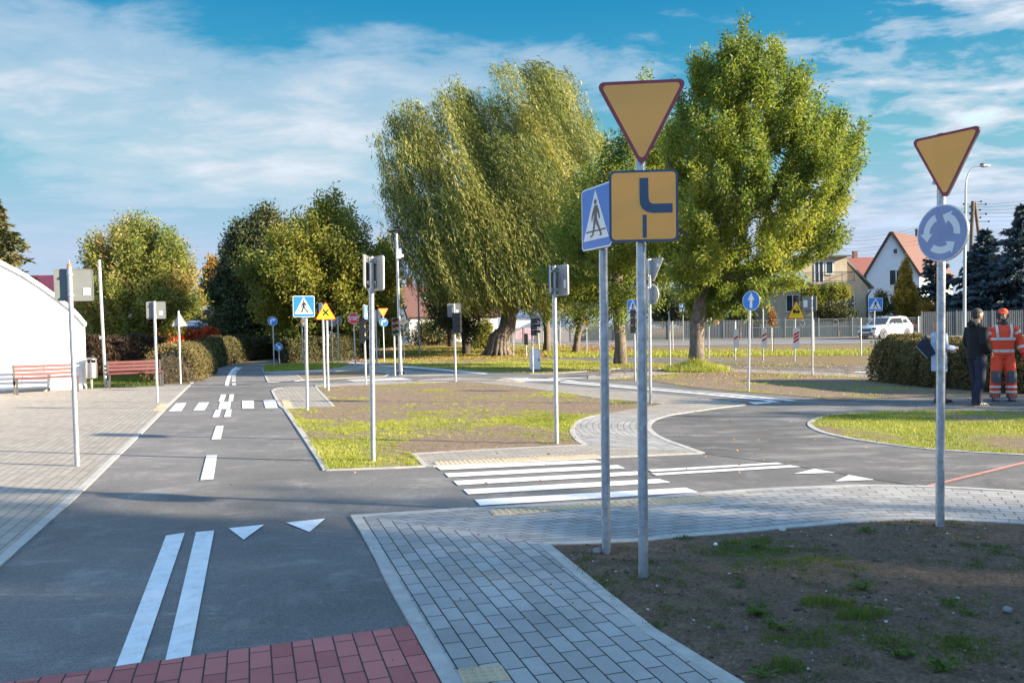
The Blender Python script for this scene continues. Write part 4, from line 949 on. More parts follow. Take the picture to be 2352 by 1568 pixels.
def branch_tree(B, nodes0, tips, r0, m, parent, name='trunk', up_bias=0.25, minr=.012, rng=None, power=2.0):
    """grows limbs from the trunk nodes to every tip: each tip joins the nearest lower node"""
    P = [Vector(p) for p in nodes0]; par = [i - 1 for i in range(len(P))]
    fork = P[-1]
    order = sorted(tips, key=lambda t: (t - fork).length)
    for t in order:
        best, bi = 1e9, 0
        for i, p in enumerate(P):
            if i < len(nodes0) - 2: continue
            d = (t - p).length; back = max(0.0, p.z - t.z + .25) * 1.6
            c = d + back + (0.35 * (p - fork).length)
            if c < best: best, bi = c, i
        p = P[bi]; d = t - p
        if d.length > 1.3:
            mid = p + d * .5 + Vector((0, 0, up_bias * -.25 * d.length)) + Vector((rnd.uniform(-.1, .1), rnd.uniform(-.1, .1), 0)) * d.length
            P.append(mid); par.append(bi); bi = len(P) - 1
        P.append(t); par.append(bi)
    load = [0.0] * len(P); kids = [[] for _ in P]
    for i in range(len(P) - 1, 0, -1): kids[par[i]].append(i)
    for i in range(len(P) - 1, -1, -1):
        load[i] = max(1.0, sum(load[k] for k in kids[i]))
    R = [max(minr, r0 * (l / load[0]) ** (1 / power)) for l in load]
    mb = MB()
    for i in range(len(nodes0)): R[i] = max(R[i], r0 * (1 - .25 * i / len(nodes0)))
    R[0] = r0 * 1.35
    mb.tube([P[i] for i in range(len(nodes0))], [R[i] for i in range(len(nodes0))], m, 14)
    for i in range(len(nodes0), len(P)):
        a, b = P[par[i]], P[i]; ra = min(R[par[i]], R[i] * 1.5)
        mb.tube([a, a.lerp(b, .5), b], [ra, (ra + R[i]) / 2, R[i]], m, 7 if R[i] > .05 else 4, caps=False)
    return mb.build(name, parent, smooth=True)
def broadleaf(name, base, prof, label, leafm, Y=None, nclump=220, per=160, ls=(.15, .055), sig=.34, r0=.22, bark=None, group=None, fork=.28, cat='tree', depth=.85, gap=.25, upness=.5, seed=1, lean=(0, 0), shell=.42, vr=(.0, 1.0), Bw=None, profw=None, tips_max=150):
    rg = np.random.default_rng(seed)
    B = Bw if Bw is not None else (G(*base) if Y is None else Vector((AT(base[0], base[1], Y).x, Y, gz(0, Y))))
    pw = profw or prof_world(prof, B.y, B)
    if not profw:
        sh_ = min(sig * 1.9, pw[-1][0] * .07); pw = [(h_ - sh_ * (k_ / (len(pw) - 1)), c_, max(.12, r_ - min(sig * 1.0, r_ * .3))) for k_, (h_, c_, r_) in enumerate(pw)]
    e = empty(name, B, label, cat, group)
    h0, h1 = pw[0][0], pw[-1][0]
    C = []; tries = 0
    while len(C) < nclump and tries < nclump * 30:
        tries += 1
        h = rg.uniform(h0, h1); cx, r = prof_at(pw, h)
        if rg.random() > (r / max(p[2] for p in pw)) ** 1.3 + .06: continue
        th = rg.uniform(0, 2 * math.pi); q = rg.random() ** shell
        nz = noise.noise(Vector((math.cos(th) * 1.7 + seed * 3.1, math.sin(th) * 1.7, h * .55)))
        if nz < -.34 + gap * .45 and rg.random() < gap * 2: continue
        rr = r * q * (1 + .26 * nz)
        C.append((cx + rr * math.cos(th), rr * depth * math.sin(th), h + rg.normal() * .1, q))
    C = np.array(C); CP = C[:, :3]
    n = len(CP); K = np.maximum(20, (per * rg.uniform(.5, 1.4, n)).astype(int)); idx = np.repeat(np.arange(n), K)
    axis = np.array([np.mean([p[1] for p in pw]), 0, h0 + (h1 - h0) * .25])
    out = norm(CP - axis); out[:, 2] += upness; out = norm(out)
    t = np.clip(rg.normal(size=(len(idx), 1)), -1.7, 1.5) * sig * 1.25; j = np.clip(rg.normal(size=(len(idx), 3)), -1.6, 1.6) * sig * .55
    P = CP[idx] + out[idx] * t + j
    D = out[idx] * .4 + rg.normal(size=P.shape) * .75; D[:, 2] -= .25
    cv = rg.uniform(0, 1, n); cn = np.array([noise.noise(Vector(c * .35)) for c in CP])
    val = vr[0] + (vr[1] - vr[0]) * (.5 + .55 * cn[idx] + .35 * (cv[idx] - .5) + rg.normal(size=len(idx)) * .13)
    V = leaves(P, D, ls[0] * rg.uniform(.6, 1.3, len(P)), ls[1] * rg.uniform(.7, 1.3, len(P)), rg)
    quads_mesh('crown', V, val, leafm, e)
    fz = h0 + (h1 - h0) * fork * .25 if h0 > .6 else max(.6, (h1) * fork)
    cx0 = prof_at(pw, fz)[0]; k = 5
    trunk = [Vector((lean[0] * s / k + cx0 * (s / k) ** 2 * .35 + rnd.uniform(-.03, .03), lean[1] * s / k, fz * s / k - (.25 if s == 0 else 0))) for s in range(k + 1)]
    tips = [Vector(c) for c in CP[:: max(1, n // tips_max)]]
    branch_tree(B, trunk, tips, r0, bark or M_BARK, e)
    return e

# leaf colours (real-world albedo)
L_ASH = leafmat('leaf_ash', [(.07, .11, .022), (.15, .20, .035), (.25, .29, .05), (.40, .38, .07)], .42)
L_ASHY = leafmat('leaf_yellowgreen', [(.09, .11, .025), (.17, .185, .035), (.25, .25, .04), (.36, .31, .055)], .38)
L_DARK = leafmat('leaf_dark', [(.028, .044, .02), (.055, .075, .03), (.09, .10, .04), (.19, .15, .06)], .2)
L_MIX = leafmat('leaf_mixed', [(.07, .10, .028), (.14, .175, .04), (.21, .235, .05), (.30, .27, .07), (.46, .26, .17)], .35)
L_ORANGE = leafmat('leaf_orange', [(0.208, 0.130, 0.039), (0.364, 0.221, 0.052), (0.520, 0.286, 0.065)], .35)
L_RED = leafmat('leaf_red', [(0.130, 0.016, 0.016), (0.455, 0.039, 0.019), (0.715, 0.130, 0.039), (0.780, 0.390, 0.078)], .35)
L_WILLOW = leafmat('leaf_willow', [(.065, .095, .033), (.15, .18, .048), (.26, .275, .07), (.46, .41, .125)], .32)
L_SPRUCE = leafmat('needle_spruce', [(0.039, 0.052, 0.018), (0.078, 0.085, 0.026), (0.156, 0.130, 0.046)], .1, .7)
L_BLUE = leafmat('needle_blue_spruce', [(.03, .055, .07), (.06, .09, .11), (.11, .145, .16)], .1, .7)
L_GOLD = leafmat('needle_golden', [(0.130, 0.104, 0.019), (0.312, 0.208, 0.033), (0.520, 0.338, 0.052)], .2, .7)
L_HEDGE = leafmat('leaf_hedge', [(0.039, 0.046, 0.018), (0.072, 0.078, 0.026), (0.117, 0.104, 0.039), (0.195, 0.143, 0.065)], .15, .7)
L_HEDR = leafmat('leaf_hedge_brown', [(0.058, 0.058, 0.023), (0.117, 0.111, 0.039), (0.195, 0.143, 0.058), (0.325, 0.208, 0.104)], .25, .7)
L_GRASS = leafmat('grass_blade', [(.13, .17, .03), (.25, .28, .04), (.42, .43, .08), (.52, .45, .16)], .3)
L_GRASSD = leafmat('grass_blade_dark', [(0.039, 0.072, 0.019), (0.091, 0.143, 0.026), (0.169, 0.208, 0.039)], .35)
L_FALLEN = leafmat('fallen_leaf', [(0.208, 0.091, 0.039), (0.364, 0.182, 0.065), (0.494, 0.312, 0.117)], .1)

# --- the big ash, the trees behind it
broadleaf('ash_tree', (1598, 851), [(46, 1715, 1736), (75, 1640, 1775), (110, 1590, 1806), (160, 1548, 1835), (222, 1542, 1896), (283, 1515, 1922), (343, 1495, 1962), (420, 1480, 1972), (476, 1472, 1970), (547, 1468, 1940), (602, 1480, 1895), (650, 1525, 1835), (690, 1570, 1750), (712, 1590, 1720)],
          'big green ash tree on the bare island, its trunk swelling at a grassy mound', L_ASH, nclump=600, per=290, ls=(.155, .05), sig=.24, r0=.25, seed=3, group=None, gap=.5, fork=.9, upness=.7)
broadleaf('ash_tree', (1425, 837), [(163, 1460, 1490), (215, 1440, 1530), (300, 1400, 1560), (360, 1330, 1600), (430, 1290, 1610), (520, 1255, 1600), (600, 1235, 1580), (660, 1240, 1560), (700, 1300, 1500), (722, 1400, 1470)],
          'darker green tree half hidden behind the foreground signs', L_ASH, nclump=360, per=210, ls=(.165, .058), sig=.33, r0=.24, seed=8, vr=(0, .92), gap=.35, fork=.9)
broadleaf('park_tree', (1256, 806), [(560, 1225, 1290), (620, 1205, 1310), (680, 1208, 1300), (735, 1225, 1285)], 'slim tree under the right edge of the willow', L_ASH, nclump=70, per=130, ls=(.2, .07), sig=.35, r0=.22, seed=12, fork=.9)
broadleaf('park_tree', (1322, 810), [(560, 1270, 1400), (640, 1265, 1410), (700, 1280, 1390), (748, 1300, 1370)], 'slim leaning tree between the willow and the darker ash', L_ASH, nclump=80, per=130, ls=(.2, .07), sig=.35, r0=.2, seed=13, fork=.9, lean=(.4, 0))
broadleaf('park_tree', (1070, 813), [(600, 1020, 1120), (660, 985, 1130), (720, 990, 1125), (765, 1020, 1110)], 'dark tree with a straight trunk left of the willow trunk', L_DARK, nclump=90, per=130, ls=(.2, .08), sig=.4, r0=.24, seed=14, fork=.9, bark=M_BARKD)
broadleaf('park_tree', (1037, 797), [(640, 975, 1080), (690, 962, 1085), (740, 970, 1080), (765, 990, 1065)], 'dark tree further back left of the willow', L_DARK, nclump=80, per=130, ls=(.22, .09), sig=.42, r0=.24, seed=15, fork=.9, bark=M_BARKD)
# --- left group
broadleaf('broad_tree', (318, 848), [(490, 312, 335), (515, 270, 385), (545, 205, 418), (590, 178, 447), (640, 172, 463), (692, 176, 462), (735, 195, 440), (770, 215, 400)],
          'mixed green and pink tinged tree behind the red bench', L_MIX, Y=37, vr=(-.02, .97), nclump=320, per=240, ls=(.16, .058), sig=.30, r0=.24, seed=21, gap=.3, upness=.8, fork=.9, bark=M_BARKD)
broadleaf('broad_tree', (736, 815), [(440, 765, 780), (465, 725, 815), (500, 682, 835), (550, 620, 885), (600, 572, 900), (650, 565, 908), (700, 590, 908), (740, 630, 895), (768, 660, 880)],
          'wide yellow green tree behind the blue crossing sign', L_ASHY, Y=47.5, nclump=430, per=240, ls=(.23, .085), sig=.48, r0=.34, seed=22, gap=.3, upness=.5, fork=.9, bark=M_BARKD)
broadleaf('broad_tree', (600, 812), [(474, 598, 630), (500, 556, 668), (545, 512, 690), (590, 494, 690), (640, 484, 690), (700, 472, 690), (745, 470, 690), (790, 480, 690)],
          'dark dense tree with bronze upper leaves beyond the hedge', L_DARK, Y=60, nclump=420, per=230, ls=(.28, .11), sig=.5, r0=.35, seed=23, gap=.1, upness=.8, fork=.6, bark=M_BARKD)
broadleaf('broad_tree', (880, 812), [(560, 870, 895), (620, 850, 915), (680, 845, 918), (740, 848, 918), (790, 850, 905)],
          'pale green tree behind the give way and turn signs', L_ASHY, Y=62, nclump=130, per=150, ls=(.32, .13), sig=.5, r0=.25, seed=24, gap=.2, fork=.5)
broadleaf('birch', (478, 790), [(598, 480, 496), (640, 462, 505), (690, 450, 505), (740, 452, 505)], 'small orange birch between the two big left trees', L_ORANGE, Y=80, nclump=80, per=120, ls=(.32, .14), sig=.5, r0=.15, seed=25)
broadleaf('thuja', (447, 760), [(708, 444, 450), (730, 440, 456), (752, 438, 458)], 'tiny dark green cone shrub near the grey roof', L_DARK, Y=72, nclump=40, per=110, ls=(.22, .08), sig=.2, r0=.1, seed=26, fork=.3, cat='shrub')
broadleaf('yellow_bush', (430, 770), [(716, 424, 440), (735, 420, 474), (748, 420, 476)], 'yellow bush beside the tiny cone shrub', L_GOLD, Y=75, nclump=50, per=110, ls=(.25, .1), sig=.3, r0=.1, seed=27, fork=.3, cat='shrub')
broadleaf('park_bush', (1108, 801), [(748, 1088, 1120), (770, 1078, 1136), (795, 1082, 1134)], 'yellow green bush left of the willow trunk', L_ASHY, nclump=60, per=140, ls=(.2, .07), sig=.3, r0=.08, seed=28, fork=.3, cat='shrub')
broadleaf('park_bush', (985, 790), [(738, 965, 1010), (765, 935, 1060), (782, 930, 1065)], 'brown thicket behind the lighting column', L_HEDR, Y=66, nclump=90, per=120, ls=(.2, .08), sig=.35, r0=.08, seed=29, fork=.3, cat='shrub')
broadleaf('house_bush', (1925, 745), [(698, 1890, 1950), (712, 1872, 1965), (730, 1870, 1966)], 'round green bush in front of the beige house', L_SPRUCE, Y=73.5, nclump=80, per=130, ls=(.2, .08), sig=.3, r0=.08, seed=30, fork=.3, cat='shrub')
broadleaf('dark_yew', (1700, 745), [(660, 1690, 1715), (690, 1672, 1740), (735, 1665, 1760)], 'dark shrubbery between ash trunk and beige house', L_DARK, Y=73.5, nclump=120, per=130, ls=(.26, .1), sig=.4, r0=.1, seed=31, fork=.3, cat='shrub')
broadleaf('dark_yew', (1530, 745), [(672, 1515, 1545), (700, 1490, 1600), (738, 1475, 1625)], 'dark shrubs left of the ash trunk by the far fence', L_DARK, Y=74, nclump=110, per=130, ls=(.26, .1), sig=.4, r0=.1, seed=32, fork=.3, cat='shrub')
broadleaf('climbing_vine', (1880, 745), [(655, 1835, 1955), (672, 1832, 1960), (690, 1838, 1900), (712, 1842, 1868)], 'vine hanging below the balcony of the beige house', L_ASHY, Y=73, nclump=120, per=100, ls=(.2, .09), sig=.22, r0=.05, seed=33, fork=.2, cat='vine', depth=.1)
broadleaf('autumn_shrub', (2130, 745), [(700, 2116, 2145), (715, 2108, 2150), (728, 2108, 2150)], 'orange shrub right of the golden conifer', L_ORANGE, Y=78, nclump=40, per=100, ls=(.22, .09), sig=.3, r0=.06, seed=34, fork=.3, cat='shrub')
broadleaf('garden_shrub', (2020, 745), [(672, 2010, 2030), (690, 2004, 2048), (722, 2004, 2050)], 'dark green shrub left of the golden conifer', L_HEDGE, Y=79, nclump=50, per=100, ls=(.22, .09), sig=.3, r0=.06, seed=35, fork=.3, cat='shrub')
broadleaf('dry_vine', (1776, 760), [(704, 1760, 1768), (722, 1762, 1778), (740, 1770, 1779)], 'dry brown climber hanging on a mesh fence post', L_FALLEN, Y=41.5, nclump=26, per=60, ls=(.12, .05), sig=.08, r0=.015, seed=36, fork=.3, cat='vine')

# --- conifers
def conifer(name, label, cx, Y, ytop, rbase_px, leafm, seed, tiers=16, droop=.35, nb=13, ls=(.34, .10), per=42, base_h=.8, B=None, H=None, Rb=None, ragged=.2):
    rg = np.random.default_rng(seed)
    B = B or Vector((AT(cx, 745, Y).x, Y, gz(0, Y))); H = H or (AT(cx, ytop, Y).z - B.z); Rb = Rb or rbase_px * Y / FPX
    e = empty(name, B, label, 'tree'); mb = MB(); mb.tube([Vector((0, 0, -.2)), Vector((0, 0, H * .5)), Vector((0, 0, H * .97))], [.018 * H, .011 * H, .01], M_BARKD, 9)
    Ps, Ds, vals = [], [], []
    for t in range(tiers):
        f = t / (tiers - 1); z = base_h + (H - base_h) * f; r = Rb * (1 - f) ** .85 + .12
        for b in range(max(5, int(nb * (1 - f * .55)))):
            th = rg.uniform(0, 2 * math.pi); rr = r * rg.uniform(1 - ragged * 1.6, 1 + ragged); zz = z + rg.uniform(-.5, .5) * (H / tiers)
            d = np.array([math.cos(th), math.sin(th), 0]); k = int(per * (rr / Rb + .15)); s = rg.random(k) ** .7
            p = d * (rr * s)[:, None]; p[:, 2] = zz - droop * rr * s ** 1.5 + .18 * rr * np.maximum(0, s - .7)
            sd = np.array([-d[1], d[0], 0]); wd = rg.normal(size=k) * .16 * rr * (1.05 - s * .6) + rg.normal(size=k) * .04; p += sd * wd[:, None]; p[:, 2] += rg.normal(size=k) * .05 - np.abs(wd) * .2
            Ps.append(p); Ds.append(d[None] * .8 + sd * np.sign(wd)[:, None] * .6 + rg.normal(size=(k, 3)) * .35 + np.array([[0, 0, -.15]])); vals.append(rg.uniform(.2, .8) + rg.normal(size=k) * .15 + (s - .6) * .35)
            if b % 2 == 0: mb.tube([Vector((0, 0, zz)), Vector((d[0] * rr * .9, d[1] * rr * .9, zz - droop * rr * .85))], [.012 * rr + .012, .006], M_BARKD, 4, caps=False)
    P = np.concatenate(Ps); V = leaves(P, np.concatenate(Ds), ls[0] * rg.uniform(.6, 1.3, len(P)), ls[1], rg)
    quads_mesh('crown', V, np.concatenate(vals), leafm, e); mb.build('trunk', e, smooth=True); return e
conifer('spruce', 'ragged olive green spruce beyond the white building at the left edge', -6, 36, 462, 125, L_SPRUCE, 41, tiers=22, nb=16, droop=.30, ls=(.30, .11), per=75, ragged=.35)
conifer('blue_spruce', 'slender blue spruce just right of the golden conifer', 2150, 81, 560, 62, L_BLUE, 42, tiers=16, nb=16, droop=.12, ls=(.5, .2), per=60)
conifer('blue_spruce', 'massive dark blue spruce behind the man in black, with a ragged top', 2265, 78, 535, 108, L_BLUE, 43, tiers=18, nb=22, droop=.15, ls=(.55, .24), per=90, ragged=.3)
conifer('blue_spruce', 'tallest dark blue spruce at the right picture edge', 2352, 74, 478, 120, L_BLUE, 44, tiers=20, nb=22, droop=.12, ls=(.55, .24), per=90, ragged=.35)
broadleaf('golden_conifer', (2081, 745), [(589, 2076, 2084), (620, 2068, 2093), (660, 2057, 2104), (700, 2048, 2114), (722, 2048, 2114)], 'golden brown cone shaped conifer before the white gabled house', L_GOLD, Y=80, nclump=160, per=130, ls=(.26, .10), sig=.22, r0=.1, seed=45, fork=.3, gap=0, upness=1.4, shell=.3)

# --- the weeping willow
def willow():
    rg = np.random.default_rng(5); B = G(1147, 817); e = empty('weeping_willow', B, 'huge weeping willow blown by wind above a thick ribbed trunk', 'tree')
    f = lambda x, y: (808.5 + .4924 * x, 55 + .4924 * y)
    prof = [(150, 1262, 1292), (175, 1080, 1300), (205, 985, 1325), (240, 900, 1342), (290, 860, 1378), (340, 850, 1385), (400, 862, 1365), (460, 880, 1345), (540, 905, 1330), (620, 935, 1290)]
    pw = prof_world(prof, B.y, B)
    tips = []
    for _ in range(480):
        h = rg.uniform(pw[0][0] - .6, pw[-1][0]); cx, r = prof_at(pw, h); th = rg.uniform(0, 2 * math.pi); q = rg.random() ** .45
        nz = noise.noise(Vector((math.cos(th) * 1.5, math.sin(th) * 1.5, h * .4)))
        tips.append(Vector((cx + r * q * math.cos(th) * (1 + .15 * nz), r * .75 * q * math.sin(th) * (1 + .2 * nz), h - .3 + .4 * nz)))
    fk = AT(1172, 700, B.y) - B
    nodes = [Vector((-.3, 0, -.2)), Vector((.0, 0, .8)), fk * .55 + Vector((.15, 0, 0)), fk, fk + Vector((.5, .0, 1.6)), fk + Vector((.2, 0, 3.2))]
    tr = branch_tree(B, nodes, [Vector((t.x * .62, t.y * .5 + .6, t.z * .84)) for t in tips if t.z > 7][::5], .46, M_BARK, e, minr=.02, up_bias=-.5)
    # ridges of the old bark as low ribs on the trunk, widening at the roots
    Ps, Ds, vals, Ls = [], [], [], []
    M_ = 9000; CL = rg.uniform(2.6, 7.8, 230); CW = rg.normal(size=230) * .11; CV = rg.normal(size=230) * .20
    for i in range(M_):
        cid = i % 230; t = tips[cid * 2] if i < 7200 else Vector((rg.normal() * 2.6 + .4, -rg.uniform(.6, 4.5), rg.uniform(5.5, 9.0)))
        if noise.noise(Vector((t.x * .42, t.y * .42, t.z * .42 + 3))) < -.55: continue
        s = np.array([t.x, t.y, t.z]) + rg.normal(size=3) * np.array([.36, .36, .22])
        # strands hang shorter near the top right, longest in the middle and at the left
        xr = (s[0] + 9) / 18.0; ground_clear = 1.7 + 1.2 * rg.random() + (1.6 * max(0, -s[0] - 3) / 3)
        ln = min(rg.uniform(.45, 1.15) * CL[cid] * (1.0 if xr < .72 else .5), s[2] - ground_clear)
        if ln < .8: continue
        seg = .20; k = int(ln / seg); u = np.arange(k) * seg
        wind = .44 + CW[cid] + .10 * noise.noise(Vector((s[0] * .3, s[1] * .3, s[2] * .2))) ; bow = rg.uniform(.15, .55)
        outx = np.sign(s[0]) * .25 * (1 if s[0] < -3.5 else .3)
        x = s[0] + outx * (1 - np.exp(-u / .8)) + (wind if s[0] > -6 else wind * .75) * u + .06 * np.sin(u * 1.7 + i)
        y = s[1] + .05 * np.sin(u * 1.3 + i * 2); z = s[2] + bow * (np.exp(-u / .5) - 1) * -.4 - u * .93 + .25 * np.exp(-((u - .4) / .5) ** 2)
        p = np.stack([x, y, z], 1); tang = np.gradient(p, axis=0) if k > 2 else np.tile([[.3, 0, -1]], (k, 1))
        cv = .45 + .35 * noise.noise(Vector((s[0] * .35, s[1] * .35, s[2] * .35 + 7))) + CV[cid] + rg.normal() * .10
        for _ in range(2):
            Ps.append(p + rg.normal(size=p.shape) * .05); Ds.append(norm(tang) + rg.normal(size=p.shape) * .38); vals.append(cv + rg.normal(size=k) * .12)
    P = np.concatenate(Ps); V = leaves(P, np.concatenate(Ds), .27 * rg.uniform(.6, 1.3, len(P)), .042 * rg.uniform(.6, 1.4, len(P)), rg)
    quads_mesh('crown', V, np.concatenate(vals), L_WILLOW, e)
    # flared foot with root ribs
    mb = MB()
    for k in range(16):
        a = 2 * math.pi * k / 16 + rg.uniform(-.15, .15); d = Vector((math.cos(a), math.sin(a), 0)); w_ = rg.uniform(.8, 1.2)
        mb.tube([d * .92 * w_ + Vector((-.15, 0, -.1)), d * .60 + Vector((-.10, 0, .35)), d * .46 + Vector((0.02, 0, 1.2)), d * .38 + fk * .55 + Vector((.1, 0, 0)), d * .32 + fk], [.09, .15, .14, .12, .08], M_BARK, 7)
    mb.build('root_flare', e, smooth=True)
willow()

# --- hedges: leaves over a solid dark brown core, added to block light
def hedge(name, label, line, width, height, leafm, n, seed, ls=(.06, .035), core=(.045, .035, .022), cat='hedge'):
    rg = np.random.default_rng(seed); pts = [Vector((p[0], p[1], 0)) for p in smooth_line(line, 1)]
    B = Vector((pts[0].x, pts[0].y, gz(pts[0].x, pts[0].y))); e = empty(name, B, label, cat)
    d = [0.0]
    for a, b in zip(pts, pts[1:]): d.append(d[-1] + (b - a).length)
    def at(s):
        k = min(max(j for j in range(len(d)) if d[j] <= s), len(pts) - 2); t = (s - d[k]) / max(1e-6, d[k + 1] - d[k]); p = pts[k].lerp(pts[k + 1], t); q = (pts[k + 1] - pts[k]).normalized(); return p, q
    def cross(s, an):
        """an 0..pi over the top"""
        p, q = at(s); nn = Vector((q.y, -q.x, 0)); hh = height * (1 + .16 * noise.noise(Vector((s * .8, seed, 0)))); ww = width / 2 * (1 + .25 * noise.noise(Vector((s * .9, seed + 5, an))))
        c, sn = math.cos(an), math.sin(an); k = .75
        x = ww * math.copysign(abs(c) ** k, c); z = hh * max(0, sn) ** k
        return p + nn * x + Vector((0, 0, z + gz(p.x, p.y)))
    mb = MB(); ns = max(4, int(d[-1] / .4)); na = 9; cm = mat(name + '_light_block', core, .95, 0, .3, 8, .8, 30); vs = []
    for i in range(ns + 1):
        s = d[-1] * i / ns * .999; ends = .75 if i in (0, ns) else 1
        p, q = at(s)
        for j in range(na):
            v = cross(s, math.pi * j / (na - 1)); c = Vector((p.x, p.y, gz(p.x, p.y))); vs.append(c + (v - c) * .86 * ends - B)
    mb.add(vs, [(i * na + j, i * na + j + 1, (i + 1) * na + j + 1, (i + 1) * na + j) for i in range(ns) for j in range(na - 1)] + [tuple(range(na)), tuple(ns * na + j for j in range(na))[::-1]], cm)
    mb.build('light_block_core', e)
    P = np.empty((n, 3)); 
    for i in range(n):
        s = rg.random() * d[-1] * .999; an = rg.uniform(0, math.pi)
        v = cross(s, an); p, q = at(s); c = Vector((p.x, p.y, gz(p.x, p.y) + height * .4)); v = c + (v - c) * (1.0 + .10 * noise.noise(v * 3) + rg.uniform(-.14, .07))
        if rg.random() < .04: s_ = rg.choice([0, .999]); p, q = at(d[-1] * s_); v = p + Vector((q.y, -q.x, 0)) * rg.uniform(-width / 2, width / 2) + Vector((0, 0, rg.uniform(0, height) + gz(p.x, p.y))) + q * rg.normal() * .05
        P[i] = (v - B)[:]
    D = rg.normal(size=P.shape); D[:, 2] += .5
    cn = np.array([noise.noise(Vector(p * 1.3)) for p in P[::10]]).repeat(10)[:n]
    V = leaves(P, D, ls[0] * rg.uniform(.6, 1.6, n), ls[1], rg); quads_mesh('leaf_cover', V, .45 + .5 * cn + rg.normal(size=n) * .2, leafm, e); return e
hl = GP(I_, [(392, 880), (425, 866), (448, 857)])
hedge('hedge', 'clipped brown green hedge block at the plaza corner', hl, 1.7, 1.22, L_HEDR, 30000, 51, (.07, .035))
h2 = GP(I_, [(466, 848), (500, 838), (545, 831), (600, 826), (640, 824), (690, 825)])
h2 = [p * (1 + 1.0 / p.y) for p in h2]
hedge('hedge', 'long dark hedge curving behind the left road', h2, 1.3, 1.3, L_HEDGE, 42000, 52, (.11, .05))
h3 = [p * (1 + .6 / p.y) for p in GP(I_, [(655, 836), (720, 833), (780, 829), (832, 824)])]
hedge('hedge', 'dark hedge behind the STOP sign and round sign backs', h3, 1.3, 1.25, L_HEDGE, 26000, 53, (.11, .05))
h4 = GP(I_, [(2062, 879), (2100, 886), (2200, 897), (2352, 908), (2440, 915)]); h4 = [p * (1 + .9 / p.y) for p in h4]
hedge('hedge', 'brown leafed hedge behind the three standing people', h4, 1.5, 1.12, L_HEDR, 52000, 54, (.055, .032))
h5 = [AT(330, 800, 44), AT(400, 800, 46), AT(492, 800, 50)]
hedge('creeper_hedge', 'flaming red and orange creeper covering a fence behind the hedge block', h5, .9, 1.75, L_RED, 24000, 55, (.13, .08), cat='creeper')
h6 = [AT(196, 850, 32), AT(280, 850, 33), AT(366, 850, 34)]
hedge('dark_thicket', 'dark reddish thicket behind the red bench', h6, 2.0, 1.45, leafmat('leaf_thicket', [(.03, .015, .012), (.05, .035, .02), (.10, .05, .03)], .2), 24000, 56, (.12, .06), cat='thicket')
h7 = [AT(2150, 745, 72.5), AT(2400, 745, 71)]
hedge('garden_hedge', 'low garden hedge right of the car behind the palisade', h7, 1.0, 1.3, L_HEDGE, 9000, 57, (.14, .07))

# --- off to the right, outside the picture: the trees whose shade lies over the foreground
SHL = ['near right, closest to the kerb', 'tallest, further right', 'right beside the camera side', 'behind the camera to the right', 'smallest', 'farthest behind to the right', 'slim one beside the hedge', 'slim low one before the hedge']
def shade_tree(x, y, H, R, seed, n=150, per=90, low=.22):
    pw = [(H * low, 0, R * .7), (H * .45, 0, R), (H * .75, 0, R * .85), (H, 0, R * .25)]
    broadleaf('shade_tree', None, None, 'leafy tree beyond the right edge, ' + SHL[seed - 61], L_ASH, Bw=Vector((x, y, 0)), profw=pw, nclump=n, per=per, ls=(.34, .20), sig=.55, r0=.25, seed=seed, fork=.9, group='trees out of the picture', gap=.2, shell=.5)
SHADE = [(x, y - .45, *r_) for x, y, *r_ in [(23.5, -5.2, 12.5, 4.5, 61, 230), (31, -4.6, 15.5, 5.2, 62, 260), (17, -5.2, 10, 3.3, 63, 170), (25, -12, 14, 5.5, 64, 200), (12.5, -4.4, 7.0, 2.3, 65, 110), (36, -12, 16, 6, 66, 200)]]
for a in SHADE: shade_tree(*a)
for a in [(30, 7.5, 7.4, 2.0, 67, 40), (24.5, 11.2, 6.0, 1.6, 68, 34)]: shade_tree(*a)

# ================================================================== buildings
def poly_face(mb, pts, m): mb.add(pts, [tuple(range(len(pts)))], m)
def wall_prism(mb, poly, frame, d0, d1, m): mb.prism(poly, frame, d0, d1, m)
M_PLAST = mat('plaster_beige', (.50, .42, .30), .9, 0, .14, 1.5, .2, 40)
M_PLASTW = mat('plaster_pale_blue', (.58, .64, .70), .9, 0, .05, 1.5)
M_ROOFG = mat('roof_grey_green', (.20, .26, .26), .7, 0, .10, 3)
M_ROOFR = mat('roof_red_tiles', (.24, .085, .065), .8, 0, .18, 6, .3, 20)
M_ROOFP = mat('roof_faded_red', (.135, .070, .058), .85, 0, .12, 5, .3, 20)
M_DARKW = mat('dark_timber', (.05, .035, .03), .7)
M_CONC = mat('concrete_grey', (.30, .30, .31), .9, 0, .12, .8)
M_RAIL = mat('rail_dark', (.06, .065, .07), .5)
def window(parent, frame, x, z, w, h, mull=1, name='window'):
    """frame(x, z, d): d out of the wall"""
    mb = MB(); t = .07
    mb.prism([(x, z), (x + w, z), (x + w, z + h), (x, z + h)], frame, .02, -.05, M_GLASS)
    o = mb.build(name, parent)
    f = MB()
    for a, b, c, d in ((x - t, z - t, x + w + t, z), (x - t, z + h, x + w + t, z + h + t), (x - t, z, x, z + h), (x + w, z, x + w + t, z + h)): f.prism([(a, b), (c, b), (c, d), (a, d)], frame, .06, -.05, M_FRAME)
    for k in range(mull):
        xm = x + w * (k + 1) / (mull + 1); f.prism([(xm - .04, z), (xm + .04, z), (xm + .04, z + h), (xm - .04, z + h)], frame, .055, .0, M_FRAME)
    f.build('window_frame', o)
    s = MB(); s.prism([(x - .12, z - t - .05), (x + w + .12, z - t - .05), (x + w + .12, z - t - .003), (x - .12, z - t - .003)], frame, .14, -.02, M_FRAME); s.build('sill', o)
    return o
